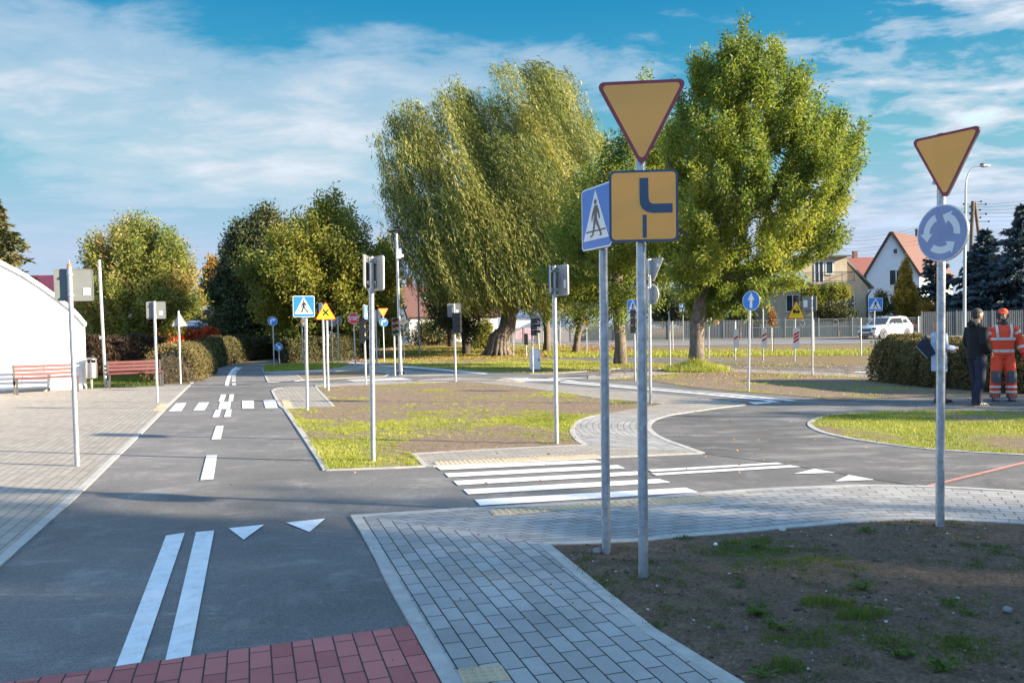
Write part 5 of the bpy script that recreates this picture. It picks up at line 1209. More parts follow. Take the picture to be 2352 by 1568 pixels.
def white_hall():
    a, b = G(0, 905), G(196, 893.5); d = (b - a).normalized(); B = Vector((b.x, b.y + .1, 0)); e = empty('white_hall', B, 'white hall with curved sloping roof edge, cut by the left picture edge', 'building')
    nrm = Vector((d.y, -d.x, 0)); fr = lambda x, z, dd: d * x + Vector((0, 0, z)) + nrm * dd
    def hx(px, py):
        rr = ray(px, py); tt = (B - CAM).dot(nrm) / rr.dot(nrm); P = CAM + rr * tt; return ((P - B).dot(d), P.z)
    prof = [hx(-420, 420), hx(-200, 512), hx(0, 608), hx(50, 634), hx(95, 663), hx(135, 692), hx(165, 716), hx(180, 732), hx(186, 750)]
    poly = [(-12, -.1), (0.0, -.1), (-.02, prof[-1][1])] + prof[::-1][1:] + [(-12, prof[0][1] + .6)]
    mb = MB(); mb.prism(poly, fr, 0, -9, M_WALLW); mb.build('wall', e)
    r = MB(); tp = [(-.02, prof[-1][1])] + prof[::-1][1:] + [(-12, prof[0][1] + .6)]; up = [(x + .03, z + .10) for x, z in tp]
    for (p, q), (pu, qu) in zip(zip(tp, tp[1:]), zip(up, up[1:])):
        r.prism([p, q, qu, pu], fr, .10, -9.1, M_WALLW)
    r.build('roof_edge', e)
    s = MB(); s.prism([(-12, -.05), (0.01, -.05), (0.01, .10), (-12, .10)], fr, .025, .002, M_SBACKL); s.build('plinth', e)
white_hall()
def gable_house(name, label, A, Bp, depthv, apex, zb, wallm, roofm, wins=(), chim=None, over=.35, base=None):
    """A, Bp: gable eave ends (points); apex: gable top; depthv: ridge direction and length"""
    O = Vector((A.x, A.y, zb)); e = empty(name, O, label, 'house')
    mb = MB(); a0, b0 = Vector((A.x, A.y, zb)), Vector((Bp.x, Bp.y, zb)); D = depthv
    V = [a0, b0, Bp, apex, A]; V2 = [v + D for v in V]
    mb.add([v - O for v in V + V2], [(0, 1, 2, 3, 4), (9, 8, 7, 6, 5), (1, 6, 7, 2), (0, 4, 9, 5)], wallm); mb.build('wall', e)
    u = D.normalized(); rf = MB()
    for S0 in (A, Bp):
        sl = (S0 - apex); sl = sl.normalized(); n = u.cross(sl).normalized(); n = n if n.z > 0 else -n
        p = [apex - u * over, S0 + sl * over - u * over, S0 + sl * over + D + u * over, apex + D + u * over]
        p = [q - O + n * .03 for q in p]; rf.add(p + [q + n * .18 for q in p], [(0, 1, 2, 3), (7, 6, 5, 4), (0, 1, 5, 4), (1, 2, 6, 5), (2, 3, 7, 6), (3, 0, 4, 7)], roofm)
    r = rf.build('roof', e)
    vg = MB()
    for S0 in (A, Bp):
        sl = (S0 - apex).normalized(); vg.tube([apex - O - u * (over + .02) + Vector((0, 0, .05)), S0 + sl * over - O - u * (over + .02)], .10, M_DARKW, 4)
    vg.build('verge_board', r)
    if chim:
        c = MB(); P = apex + D * chim[0] - O; c.box(P + Vector((chim[1], 0, .3)), (.6, .6, 1.5), M_ROOFR); c.box(P + Vector((chim[1], 0, 1.1)), (.7, .7, .12), M_CONC); c.build('chimney', r)
    w = (Bp - A); w.z = 0; w = w.normalized(); nn = w.cross(Vector((0, 0, 1))).normalized(); nn = nn if nn.y < 0 else -nn
    fr = lambda x, z, d: w * x + Vector((0, 0, z)) + nn * d
    for x, z, ww, hh, ml in wins: window(e, fr, x, z, ww, hh, ml)
    return e
# white gabled house on the right
Y = 96.0
A_, B_, P_ = AT(1990, 633, Y), AT(2112, 622, Y - 1.5), AT(2049.5, 534, Y - .7); P_.x = (A_.x + B_.x) / 2
zmin = min(A_.z, B_.z); A_.z = zmin; B_.z = zmin
wv = lambda x: (AT(x, 600, Y).x - A_.x) * 1.0
gable_house('gabled_house', 'white gabled house with faded red roof at the right, behind the golden conifer', A_, B_, Vector((8.6, 9.0, 0)), P_, .4, M_PLASTW, M_ROOFP,
            wins=((wv(2039), AT(2050, 655, Y).z - .4, 1.35, 1.7, 1), (wv(2047), AT(2050, 584, Y).z - .4, .42, .55, 0)), chim=(.75, 0))
# red roof further behind
Y = 122.0
A_, B_, P_ = AT(1944, 640, Y), AT(1956, 640, Y + 8), AT(1950, 594, Y + 4)
gable_house('gabled_house', 'distant bright red roof with chimney and aerial between the two right hand houses', A_ + Vector((0, 0, 0)), B_ + Vector((0, 0, 0)), Vector((7.5, 0, 0)), P_, .4, M_PLAST, M_ROOFR, chim=(.12, 0), over=.3)
# red roofed house in the left centre
Y = 88.0
A_, B_, P_ = AT(907, 730, Y), AT(940, 733, Y - 4.2), AT(917, 661, Y - 1.0)
B_.z = A_.z
hh = gable_house('gabled_house', 'white house with red roof and roof window between the park lamp and the willow', A_, B_, Vector((9.0, 2.5, 0)), P_, .4, M_WALLW, M_ROOFP, chim=(.12, .0), over=.25)
def skylight():
    for o in hh.children:
        if o.name.startswith('roof'):
            mb = MB(); P = hh.location; D = Vector((9.0, 2.5, 0)).normalized(); sl = (B_ - P_).normalized(); n = D.cross(sl); n = n if n.z > 0 else -n; c = P_ + D * 2.6 + sl * 2.0 - P + n * .26
            p = [c + D * a * .38 + sl * b * .55 for a, b in ((-1, -1), (1, -1), (1, 1), (-1, 1))]; mb.add(p + [q + n * .06 for q in p], [(3, 2, 1, 0), (4, 5, 6, 7), (0, 1, 5, 4), (1, 2, 6, 5), (2, 3, 7, 6), (3, 0, 4, 7)], M_FRAME)
            p = [c + n * .07 + D * a * .30 + sl * b * .46 for a, b in ((-1, -1), (1, -1), (1, 1), (-1, 1))]; mb.add(p, [(0, 1, 2, 3)], M_GLASS); mb.build('roof_window', o)
skylight()
def beige_house():
    Y = 80.0; X = lambda x: AT(x, 650, Y).x; Zp = lambda y, x=1900: AT(x, y, Y).z
    O = Vector((X(1770), Y, .4)); e = empty('beige_house', O, 'beige two storey house with grey hip roof, balcony and vine, right of the ash', 'house')
    x0, x1, xw = 0, X(1946) - O.x, X(2004) - O.x; zt = Zp(588) - .4; zl = Zp(658, 2000) - .4; dep = 8.0
    mb = MB(); mb.box(((x0 + x1) / 2, dep / 2, zt / 2), (x1 - x0, dep, zt), M_PLAST); mb.build('wall', e)
    mb = MB(); mb.add([(x1, 1, 0), (xw, 1, 0), (xw, 1, zl), (x1, 1, zt - .2), (x1, dep, 0), (xw, dep, 0), (xw, dep, zl), (x1, dep, zt - .2)], [(0, 1, 2, 3), (7, 6, 5, 4), (1, 5, 6, 2)], M_PLAST); mb.build('side_wing', e)
    r = MB(); oh = .5; zr = Zp(556) - .4; a = [(x0 - oh, -oh, zt), (x1 + oh, -oh, zt), (x1 + oh, dep + oh, zt), (x0 - oh, dep + oh, zt)]; m1, m2 = (x0 + 3.2, dep / 2, zr), (x1 - 3.2, dep / 2, zr)
    r.add(a + [m1, m2], [(0, 1, 5, 4), (1, 2, 5), (2, 3, 4, 5), (3, 0, 4), (3, 2, 1, 0)], M_ROOFG); r.box(((x0 + x1) / 2, -oh - .02, zt - .06), (x1 - x0 + 2 * oh, .12, .14), M_RAIL); r.build('roof', e)
    s = MB(); q = [(x1 + .02, .7, zt - .15), (xw + .5, .7, zl - .2), (xw + .5, dep + .3, zl - .2), (x1 + .02, dep + .3, zt - .15)]
    s.add(q + [(x, y, z + .16) for x, y, z in q], [(0, 1, 2, 3), (7, 6, 5, 4), (0, 1, 5, 4), (1, 2, 6, 5), (2, 3, 7, 6), (3, 0, 4, 7)], M_ROOFG); s.build('side_roof', e)
    lw = MB(); xl = X(1764) - O.x; q = [(xl - .6, -2.2, Zp(650) - .4), (X(1842) - O.x, -2.2, Zp(650) - .4), (X(1842) - O.x, -.02, Zp(622) - .4), (xl - .6, -.02, Zp(622) - .4)]
    lw.add(q + [(x, y, z + .14) for x, y, z in q], [(0, 1, 2, 3), (7, 6, 5, 4), (0, 1, 5, 4), (1, 2, 6, 5), (2, 3, 7, 6), (3, 0, 4, 7)], M_ROOFG); lw.build('porch_roof', e)
    fr = lambda x, z, d: Vector((x, -d, z)); fr2 = lambda x, z, d: Vector((x, 1 - d, z))
    def W(xa, xb, ya, yb, f=fr, mull=1): window(e, f, X(xa) - O.x, Zp(yb) - .4, X(xb) - X(xa), Zp(ya) - Zp(yb), mull)
    W(1872, 1890, 601, 648); W(1898, 1912, 601, 628, mull=0); W(1806, 1834, 677, 713); W(1874, 1894, 675, 702); W(1941, 1970, 677, 711, fr2)
    b = MB(); bx0, bx1 = X(1838) - O.x, X(1948) - O.x; zb = Zp(652) - .4; b.box(((bx0 + bx1) / 2, -.75, zb), (bx1 - bx0, 1.5, .22), M_PLAST); bal = b.build('balcony', e)
    rl = MB(); zt2 = zb + 1.05
    rl.box(((bx0 + bx1) / 2, -1.45, zt2), (bx1 - bx0, .05, .05), M_RAIL); rl.box((bx1 - .03, -.75, zt2), (.05, 1.4, .05), M_RAIL); rl.box(((bx0 + bx1) / 2, -1.45, zb + .22), (bx1 - bx0, .04, .04), M_RAIL)
    n = 44
    for k in range(n + 1): rl.box((bx0 + (bx1 - bx0) * k / n, -1.45, (zb + .1 + zt2) / 2), (.022 if k % 11 else .06, .022, zt2 - zb - .1), M_RAIL)
    rl.build('railing', bal)
    dp = MB(); dp.tube([(xw + .1, .6, zl - .3), (xw - .15, .9, zl - .9), (xw - .15, .9, 0)], .06, M_DARKW, 6); dp.build('downpipe', e)
beige_house()
def box_house(name, label, x0, x1, ytop, Y, wm, rm, dep=6, roof=.2, wins=(), cat='building', slope=0):
    a, b = AT(x0, ytop, Y), AT(x1, ytop, Y); O = Vector((a.x, Y, .4)); e = empty(name, O, label, cat); w_, h = b.x - a.x, (a.z + b.z) / 2 - .4
    mb = MB(); mb.box((w_ / 2, dep / 2, h / 2), (w_, dep, h), wm); mb.build('wall', e)
    r = MB(); r.add([(-.3, -.3, h), (w_ + .3, -.3, h), (w_ + .3, dep + .3, h + slope), (-.3, dep + .3, h + slope), (-.3, -.3, h + roof), (w_ + .3, -.3, h + roof), (w_ + .3, dep + .3, h + roof + slope), (-.3, dep + .3, h + roof + slope)], [(3, 2, 1, 0), (4, 5, 6, 7), (0, 1, 5, 4), (1, 2, 6, 5), (2, 3, 7, 6), (3, 0, 4, 7)], rm); r.build('roof', e)
    fr = lambda x, z, d: Vector((x, -d, z))
    for xa, xb, ya, yb in wins: window(e, fr, AT(xa, ya, Y).x - O.x, AT(xa, yb, Y).z - .4, AT(xb, ya, Y).x - AT(xa, ya, Y).x, AT(xa, ya, Y).z - AT(xa, yb, Y).z)
    return e
M_DKH = mat('plaster_slate', (.09, .11, .15), .9, 0, .1, 2)
box_house('dark_house', 'dark slate house half hidden behind the ash crown', 1600, 1762, 640, 84, M_DKH, M_ROOFG, 7, .2, ((1618, 1637, 697, 716), (1666, 1682, 704, 717)), 'house', 2.5)
box_house('white_shed', 'long white industrial building behind the grey wall right of the willow', 1178, 1300, 727, 92, mat('shed_white', (.62, .66, .74), .7), mat('shed_blue', (.10, .22, .55), .5), 10, .25)
box_house('flat_roof_house', 'low building with light grey panel roof between the left trees', 410, 492, 712, 78, M_PLAST, mat('panel_roof', (.55, .58, .62), .4, .2, .25, 1.2), 6, .2, (), 'building', 1.2)
box_house('blue_roof_shed', 'low shed with blue grey roof behind the red creeper', 388, 464, 752, 64, M_DKH, mat('slate_blue', (.16, .20, .30), .6), 5, .12, (), 'shed', .5)
def red_roof_left():
    A, Bp, P = AT(70, 700, 42), AT(150, 700, 42), AT(100, 640, 42)
    gable_house('red_roof_house', 'red corrugated roof peeping over the white hall at the left', AT(40, 705, 50), AT(40, 705, 58) , Vector((5.0, 0, 0)), AT(40, 640, 54), 0.2, M_PLAST, M_SRED, over=.2)
red_roof_left()

# grey wall far right of the willow, with painted pink patch
def grey_wall():
    a, b = AT(1150, 780, 74), AT(1475, 780, 74); O = Vector((a.x, 74, .4)); e = empty('grey_wall', O, 'long grey concrete wall across the street right of the willow', 'wall'); L_ = b.x - a.x; h = AT(1300, 751, 74).z - .4
    mb = MB(); k = 12
    for i in range(k): mb.box((L_ * (i + .5) / k, 0, h / 2), (L_ / k - .02, .12, h), M_CONC)
    mb.build('wall_panels', e)
    p = MB()
    for i in range(k + 1): p.box((L_ * i / k, 0, h / 2 + .03), (.16, .18, h + .06), M_CONC)
    p.build('wall_posts', e)
    g = MB(); x = AT(1208, 760, 74).x - a.x; g.add([(x - 1, -.064, .3), (x + .8, -.064, .2), (x + 1.0, -.064, 1.0), (x + .2, -.064, 1.35), (x - .9, -.064, 1.0)], [(0, 1, 2, 3, 4)], mat('pink_paint', (.62, .40, .44), .8, 0, .3, 3)); g.build('painted_patch', e)
grey_wall()
# street beyond
st = [AT(1120, 790, 60), AT(1120, 790, 70)]
street = [Vector((-4, 57, 0)), Vector((46, 53.5, 0)), Vector((46, 62, 0)), Vector((-4, 68.5, 0))]
sheet('street', street, 0.02, mat('street_asphalt', (.20, .19, .19), .9, 0, .12, .8, .2, 60))
sheet('street_pavement', [Vector((-4, 68.5, 0)), Vector((46, 62, 0)), Vector((46, 64.5, 0)), Vector((-4, 71.5, 0))], 0.06, M_PAVF, uvang=-.13)
# palisade fence along the far pavement
def palisade():
    p, q = Vector((6.5, 70.5, .4)), Vector((18.0, 69.6, .4)); r_, s_ = Vector((29.5, 68.8, .4)), Vector((47, 65.8, .4))
    fm = mat('fence_grey', (.16, .175, .18), .6, 0, .1, 2); fl = mat('fence_light', (.27, .285, .29), .5, .1, .1, 2)
    def run(a, b, label, h, step, wdt, m_, rails=2, orn=False):
        e = empty('metal_fence', a, label, 'fence'); d = (b - a); ln = d.length; d.normalize(); R = Matrix.Rotation(math.atan2(d.y, d.x), 3, 'Z'); n = int(ln / step)
        mb = MB()
        for i in range(n): mb.box(d * (i + .5) * step + Vector((0, 0, h * (.5 if not orn else .30))), (wdt, .02, h if not orn else h * .6), m_, R)
        mb.build('pickets', e)
        k = max(1, int(round(ln / 2.5)))
        for i in range(k + 1): pm = MB(); pm.box(d * ln * i / k + Vector((0, 0, h / 2 + .05)), (.09, .09, h + .1), fl if orn else m_, R); pm.build('fence_post', e)
        rl = MB()
        for z in ((.12, h * .62, h * .98) if orn else (.25, h - .25)): rl.box(d * ln / 2 + Vector((0, .03, z)), (ln, .035, .05), m_, R)
        if orn: rl.box(d * ln / 2 + Vector((0, .03, h * .75)), (ln, .03, .03), m_, R); rl.box(d * ln / 2 + Vector((0, .03, h * .87)), (ln, .03, .03), m_, R)
        rl.build('rails', e)
        if orn:
            om = MB()
            for i in range(k):
                c = d * ln * (i + .5) / k + Vector((0, 0, h * .81)); pts = [c + d * .22 * math.cos(t) + Vector((0, 0, .22 * math.sin(t))) for t in [j * math.pi / 7 for j in range(15)]]; om.tube(pts, .022, m_, 4)
            om.build('ring_ornament', e)
    run(p, Vector((20.3, 69.5, .4)), 'dark grey picket fence behind the street, in front of the dark shrubs', 1.65, .13, .07, fm)
    run(Vector((20.4, 69.45, .4)), Vector((34.0, 68.1, .4)), 'light grey ornamental fence panels with ring pattern behind the white car', 1.62, .14, .025, fl, orn=True)
    run(Vector((34.1, 68.1, .4)), Vector((47.5, 66.0, .4)), 'dark palisade fence in front of the blue spruces', 2.05, .16, .10, fm)
    b = AT(2140, 745, 68); g = MB(); g.box((0, -.1, 0), (.62, .02, .85), M_SWHITE); g.box((0.7, -.1, 0), (.62, .02, .85), M_SWHITE)
palisade()
# mesh fence beside the playground path
def mesh_fence():
    pts = [G(x, y) for x, y in ((1248, 797.5), (1287.5, 797), (1330, 799.5), (1377, 800), (1414, 798.5), (1545.7, 804.6), (1690, 808), (1773, 810.5), (1869, 811), (1978, 816.5), (2110, 824))]
    O = pts[0]; e = empty('mesh_fence', O, 'thin wire mesh fence on slender posts along the verge, before the street', 'fence'); wm = mat('wire_grey', (.22, .23, .23), .6, .3)
    h = 1.75; wires = MB()
    for p in pts:
        mb = MB(); mb.tube([p - O, p - O + Vector((0, 0, h + .08))], .032, M_ZINC, 8); mb.build('fence_post', e)
    for a, b in zip(pts[4:], pts[5:]):
        ln = (b - a).length; n = int(ln / .16); w = .0035
        for i in range(n):
            p = a.lerp(b, (i + .5) / n) - O; wires.add([p + Vector((-w, 0, .05)), p + Vector((w, 0, .05)), p + Vector((w, 0, h)), p + Vector((-w, 0, h))], [(0, 1, 2, 3)], wm)
        for k in range(9):
            z = .06 + (h - .1) * k / 8; wires.tube([a - O + Vector((0, 0, z)), b - O + Vector((0, 0, z))], .0035, wm, 3)
    o = wires.build('wire_mesh', e)
mesh_fence()

# ================================================================== street furniture
M_SLAT = mat('red_slat', (.115, .030, .028), .45, 0, .18, 5)
M_LEGD = mat('bench_leg_dark', (.04, .04, .045), .5)
def bench(label, a, b, ztop=.80):
    d = (b - a); ln = d.length; d.normalize(); e = empty('park_bench', (a + b) / 2, label, 'bench'); e.rotation_euler = (0, 0, math.atan2(d.y, d.x)); f = ln / 2
    s = MB()
    for k in range(4): s.box((0, -.42 + k * .105, .44 + .006 * k), (ln, .085, .035), M_SLAT)
    s.build('seat', e)
    s = MB()
    for k in range(3): s.box((0, .045 + k * .035, .545 + k * .105), (ln, .030, .085), M_SLAT, Matrix.Rotation(rad(-14), 3, 'X'))
    s.build('backrest', e)
    for sx in (-1, 1):
        l = MB(); x = sx * (f - .03); l.box((x, -.40, .21), (.05, .05, .42), M_LEGD); l.box((x, .02, .40), (.052, .06, .82), M_LEGD, Matrix.Rotation(rad(-7), 3, 'X')); l.box((x, -.19, .405), (.048, .44, .035), M_LEGD); l.build('leg', e)
    l = MB(); l.box((0, .10, .64), (.03, .02, .28), M_LEGD, Matrix.Rotation(rad(-14), 3, 'X')); l.build('stay', e)
bench('red slatted bench against the white hall', G(33, 906) + Vector((0, -.05, 0)), G(176, 898) + Vector((0, -.05, 0)))
bench('red slatted bench on the grass side between litter bin and hedge block', G(246, 893) * (1 + .3 / 24), G(371, 887) * (1 + .3 / 24))
def bin_():
    B = G(211, 893.5); e = empty('litter_bin', B, 'round steel litter bin on a post beside the white hall', 'litter bin'); st_ = mat('brushed_steel', (.35, .34, .33), .35, .8, .15, 12)
    m_ = MB(); m_.tube([(0, 0, 0), (0, 0, .35)], .035, st_, 10); m_.build('post', e, auto=True)
    m_ = MB(); m_.tube([(0, 0, .32), (0, 0, .34), (0, 0, .76), (0, 0, .78)], [.15, .165, .165, .16], st_, 22); m_.build('drum', e, auto=True)
    m_ = MB(); m_.tube([(0, 0, .88), (0, 0, .90), (0, 0, .945)], [.175, .17, .05], st_, 22)
    for t in range(3): m_.tube([(.14 * math.cos(t * 2.1), .14 * math.sin(t * 2.1), .77), (.14 * math.cos(t * 2.1), .14 * math.sin(t * 2.1), .89)], .012, st_, 6)
    m_.build('lid', e, auto=True)
bin_()

# ================================================================== car
def make_car(name, label, loc, rz):
    e = empty(name, loc, label, 'car', 'white cars'); e.rotation_euler = (0, 0, rz)
    paint = mat('car_paint_white', (.78, .79, .80), .25, 0, .02, 2, coat=.6); gl = mat('car_glass', (.03, .035, .04), .05); dark = mat('car_plastic_dark', (.03, .035, .045), .5); rim = mat('car_rim', (.35, .36, .37), .3, .8)
    # body: sections along x (front at -x); each section: half widths at heights
    secs = [(-2.28, .42, .62, .72, .80), (-2.20, .30, .78, .84, .86), (-1.95, .22, .86, .93, .90), (-1.45, .20, .90, 1.00, .92), (-1.05, .20, .90, 1.05, .92), (0.0, .20, .91, 1.06, .93), (1.2, .20, .91, 1.09, .93), (1.9, .24, .90, 1.10, .91), (2.15, .34, .86, 1.08, .88), (2.26, .48, .78, 1.02, .82)]
    vs = []; fs = []
    for x, zb, hw, zt, _ in secs:
        vs += [(x, -hw * .90, zb), (x, -hw, zb + .18), (x, -hw * 1.0, (zb + zt) / 2 + .05), (x, -hw * .93, zt - .03), (x, -hw * .80, zt), (x, 0, zt + .03), (x, hw * .80, zt), (x, hw * .93, zt - .03), (x, hw, (zb + zt) / 2 + .05), (x, hw, zb + .18), (x, hw * .90, zb)]
    n = 11
    for i in range(len(secs) - 1):
        for k in range(n): fs.append((i * n + k, i * n + (k + 1) % n, (i + 1) * n + (k + 1) % n, (i + 1) * n + k))
    fs += [tuple(range(n)), tuple((len(secs) - 1) * n + k for k in range(n))[::-1]]
    b = MB(); b.add(vs, fs, paint)
    for sx in (-1.40, 1.36):
        for sy in (-1, 1):
            c = Vector((sx, sy * .80, .36)); b.tube([c - Vector((0, .125 * sy, 0)), c + Vector((0, .118 * sy, 0))], [.43, .43], dark, 22)
    b.box((0, -.905, .27), (2.1, .03, .14), dark); b.box((0, .905, .27), (2.1, .03, .14), dark)
    b.build('body', e, auto=True)
    # cabin
    c = MB(); P = lambda x, y, z: (x, y, z)
    lo = [(-1.02, .80, 1.04), (2.08, .80, 1.07)]; up = [(-.28, .62, 1.58), (1.0, .63, 1.66), (1.78, .60, 1.58)]
    V = [(-1.02, -.80, 1.03), (-1.02, .80, 1.03), (2.12, .78, 1.06), (2.12, -.78, 1.06), (-.25, -.60, 1.56), (-.25, .60, 1.56), (.9, .63, 1.66), (1.72, .58, 1.62), (1.72, -.58, 1.62), (.9, -.63, 1.66)]
    c.add(V, [(0, 4, 5, 1), (4, 9, 6, 5), (9, 8, 7, 6), (8, 3, 2, 7), (0, 3, 8, 9, 4), (1, 5, 6, 7, 2)], paint); c.build('roof', e)
    for sy in (-1, 1):
        def sd(x, z):
            t = (z - 1.05) / (1.62 - 1.05); return Vector((x, sy * ((.79 + .0) * (1 - t) + .615 * t + .012), z))
        for q in ([(-.74, 1.12), (-.16, 1.51), (.30, 1.545), (.30, 1.12)], [(.36, 1.12), (.36, 1.55), (1.02, 1.545), (1.10, 1.12)], [(1.18, 1.14), (1.10, 1.54), (1.50, 1.51), (1.80, 1.20)]):
            g = MB(); g.add([sd(x, z) for x, z in q], [(0, 1, 2, 3)], gl); g.build('side_window', e)
    w_ = MB(); w_.add([(-.97, -.70, 1.09), (-.97, .70, 1.09), (-.33, .56, 1.53), (-.33, -.56, 1.53)], [(0, 1, 2, 3)], gl)
    for v in range(4): w_.v[v] = (w_.v[v][0] - .015, w_.v[v][1], w_.v[v][2] + .02)
    w_.build('windscreen', e)
    w_ = MB(); w_.add([(2.09, -.66, 1.15), (2.09, .66, 1.15), (1.80, .54, 1.54), (1.80, -.54, 1.54)], [(0, 1, 2, 3)], gl); w_.build('rear_window', e)
    f = MB(); f.box((-2.26, 0, .66), (.06, .95, .22), dark); f.box((-2.24, 0, .40), (.08, 1.2, .16), dark); f.build('grille', e)
    f = MB(); f.box((-2.30, 0, .47), (.02, .52, .11), M_SWHITE); f.build('number_plate', e)
    for sy in (-1, 1):
        h = MB(); h.box((-2.16, sy * .66, .76), (.20, .30, .14), gl, Matrix.Rotation(rad(sy * -18), 3, 'Z')); h.build('headlight', e)
        h = MB(); h.box((2.17, sy * .74, .92), (.14, .20, .26), M_SRED); h.build('tail_light', e)
        h = MB(); h.box((-.62, sy * .98, 1.10), (.16, .20, .13), paint); h.build('wing_mirror', e)
        h = MB(); h.tube([(-.1, sy * .60, 1.66), (.8, sy * .60, 1.71), (1.6, sy * .57, 1.66)], .02, dark, 6); h.build('roof_rail', e)
    for sx in (-1.40, 1.36):
        for sy in (-1, 1):
            t = MB(); c_ = Vector((sx, sy * .80, .34)); Yv = Vector((0, sy, 0)); t.tube([c_ - Yv * .10, c_ - Yv * .09, c_ + Yv * .10, c_ + Yv * .125], [.30, .345, .345, .31], dark, 24); wh = t.build('wheel', e, auto=True)
            r = MB(); r.tube([c_ + Yv * .118, c_ + Yv * .131], [.235, .225], dark, 20)
            for k in range(5):
                a = k * 2 * math.pi / 5; dd = Vector((math.cos(a), 0, math.sin(a))); r.tube([c_ + Yv * .135, c_ + Yv * .138 + dd * .225], [.05, .035], rim, 5)
            r.tube([c_ + Yv * .12 + Vector((.23 * math.cos(t_), 0, .23 * math.sin(t_))) for t_ in [j * math.pi / 10 for j in range(21)]], .018, rim, 5); r.build('rim', wh)
    return e
cx_, cy_ = AT(2033, 776, 62).x, 62.0
c0 = make_car('parked_car', 'white crossover car parked on the street before the ornamental fence', Vector((cx_, cy_, gz(cx_, cy_) + .022)), rad(30))
c1 = copytree(c0); p_ = AT(438, 780, 58); c1.location = (p_.x, 58, gz(p_.x, 58)); c1.rotation_euler = (0, 0, rad(70)); c1['label'] = 'white car mostly hidden behind the hedge block under the red creeper'

# ================================================================== people
SKIN = mat('skin', (.50, .30, .21), .5, 0, .08, 20)
def fused(name, parts, m, parent, voxel=.016, smooth=6, extra=None):
    """parts: limbs as lists of (point, rx, ry, rz-ish radius); joined into one continuous skin by voxel remesh"""
    bm = bmesh.new()
    def ring(c, d, rx, ry, n=12, side=None):
        d = d.normalized(); a = (side - d * side.dot(d)).normalized() if side is not None else d.orthogonal().normalized(); b = d.cross(a)
        return [bm.verts.new(c + a * rx * math.cos(2 * math.pi * k / n) + b * ry * math.sin(2 * math.pi * k / n)) for k in range(n)]
    for limb in parts:
        if limb[0] == 'ell':
            _, c, r, rot = limb; mtx = Matrix.Translation(c) @ (rot.to_4x4() if rot else Matrix()) @ Matrix.Diagonal((*r, 1)); bmesh.ops.create_icosphere(bm, subdivisions=3, radius=1, matrix=mtx); continue
        pts = [Vector(p[0]) for p in limb]; rings = []
        for i, p in enumerate(limb):
            d = pts[min(i + 1, len(pts) - 1)] - pts[max(0, i - 1)]; rings.append(ring(pts[i], d, p[1], p[2] if len(p) > 2 else p[1], side=Vector((1, 0, 0)) if abs(d.normalized().x) < .8 else Vector((0, 0, 1))))
        for r0, r1 in zip(rings, rings[1:]):
            for k in range(12): bm.faces.new((r0[k], r0[(k + 1) % 12], r1[(k + 1) % 12], r1[k]))
        bm.faces.new(rings[0][::-1]); bm.faces.new(rings[-1])
    bmesh.ops.recalc_face_normals(bm, faces=bm.faces)
    me = bpy.data.meshes.new(name); bm.to_mesh(me); bm.free(); o = bpy.data.objects.new(name, me); COL.objects.link(o)
    rm = o.modifiers.new('r', 'REMESH'); rm.mode = 'VOXEL'; rm.voxel_size = voxel; sm = o.modifiers.new('s', 'SMOOTH'); sm.iterations = smooth; sm.factor = .5
    dg = bpy.context.evaluated_depsgraph_get(); me2 = bpy.data.meshes.new_from_object(o.evaluated_get(dg)); bpy.data.objects.remove(o); me2.materials.clear(); me2.materials.append(m)
    me2.name = name; ob = bpy.data.objects.new(name, me2); COL.objects.link(ob); ob.parent = parent; me2.polygons.foreach_set('use_smooth', [True] * len(me2.polygons))
    for mm in (extra or []): me2.materials.append(mm)
    return ob
V3 = Vector
def hand(wr, dirn, palm_n, s=1.0):
    """palm and five curled fingers as limbs"""
    d = dirn.normalized(); n = palm_n.normalized(); t = d.cross(n); out = [[(wr, .026, .018), (wr + d * .045 * s, .040, .016), (wr + d * .088 * s, .038, .014)]]
    for k, ln in enumerate((.060, .070, .066, .052)):
        b = wr + d * .085 * s + t * (.030 - .020 * k) * s; out.append([(b, .0095), (b + (d * .8 + n * .25) * ln * .5, .009), (b + (d * .65 + n * .75) * ln, .0075)])
    b = wr + d * .03 * s + t * .03 * s; out.append([(b, .012), (b + (d * .6 + t * .5 + n * .3) * .04, .011), (b + (d * .9 + t * .3 + n * .5) * .065, .009)]); return out
def head_parts(c, s=1.0):
    """skull, jaw, nose, ears; face towards +Y"""
    return [('ell', c, V3((.076, .094, .108)) * s, None), ('ell', c + V3((0, .030, -.060)) * s, V3((.056, .060, .058)) * s, None), [(c + V3((0, .088, .012)) * s, .010, .012), (c + V3((0, .112, -.022)) * s, .016, .014)],
            ('ell', c + V3((.076, -.01, -.012)) * s, V3((.010, .018, .030)) * s, None), ('ell', c + V3((-.076, -.01, -.012)) * s, V3((.010, .018, .030)) * s, None), ('ell', c + V3((0, .085, -.062)) * s, V3((.026, .012, .009)) * s, None),
            ('ell', c + V3((0, .080, .030)) * s, V3((.055, .014, .012)) * s, None)]
def face_bits(e, c, s=1.0):
    mb = MB()
    for sx in (-1, 1): mb.tube([c + V3((sx * .030, .080, .006)) * s, c + V3((sx * .030, .090, .006)) * s], [.012, .008], M_SBLACK, 8)
    mb.build('eye', e) if False else None
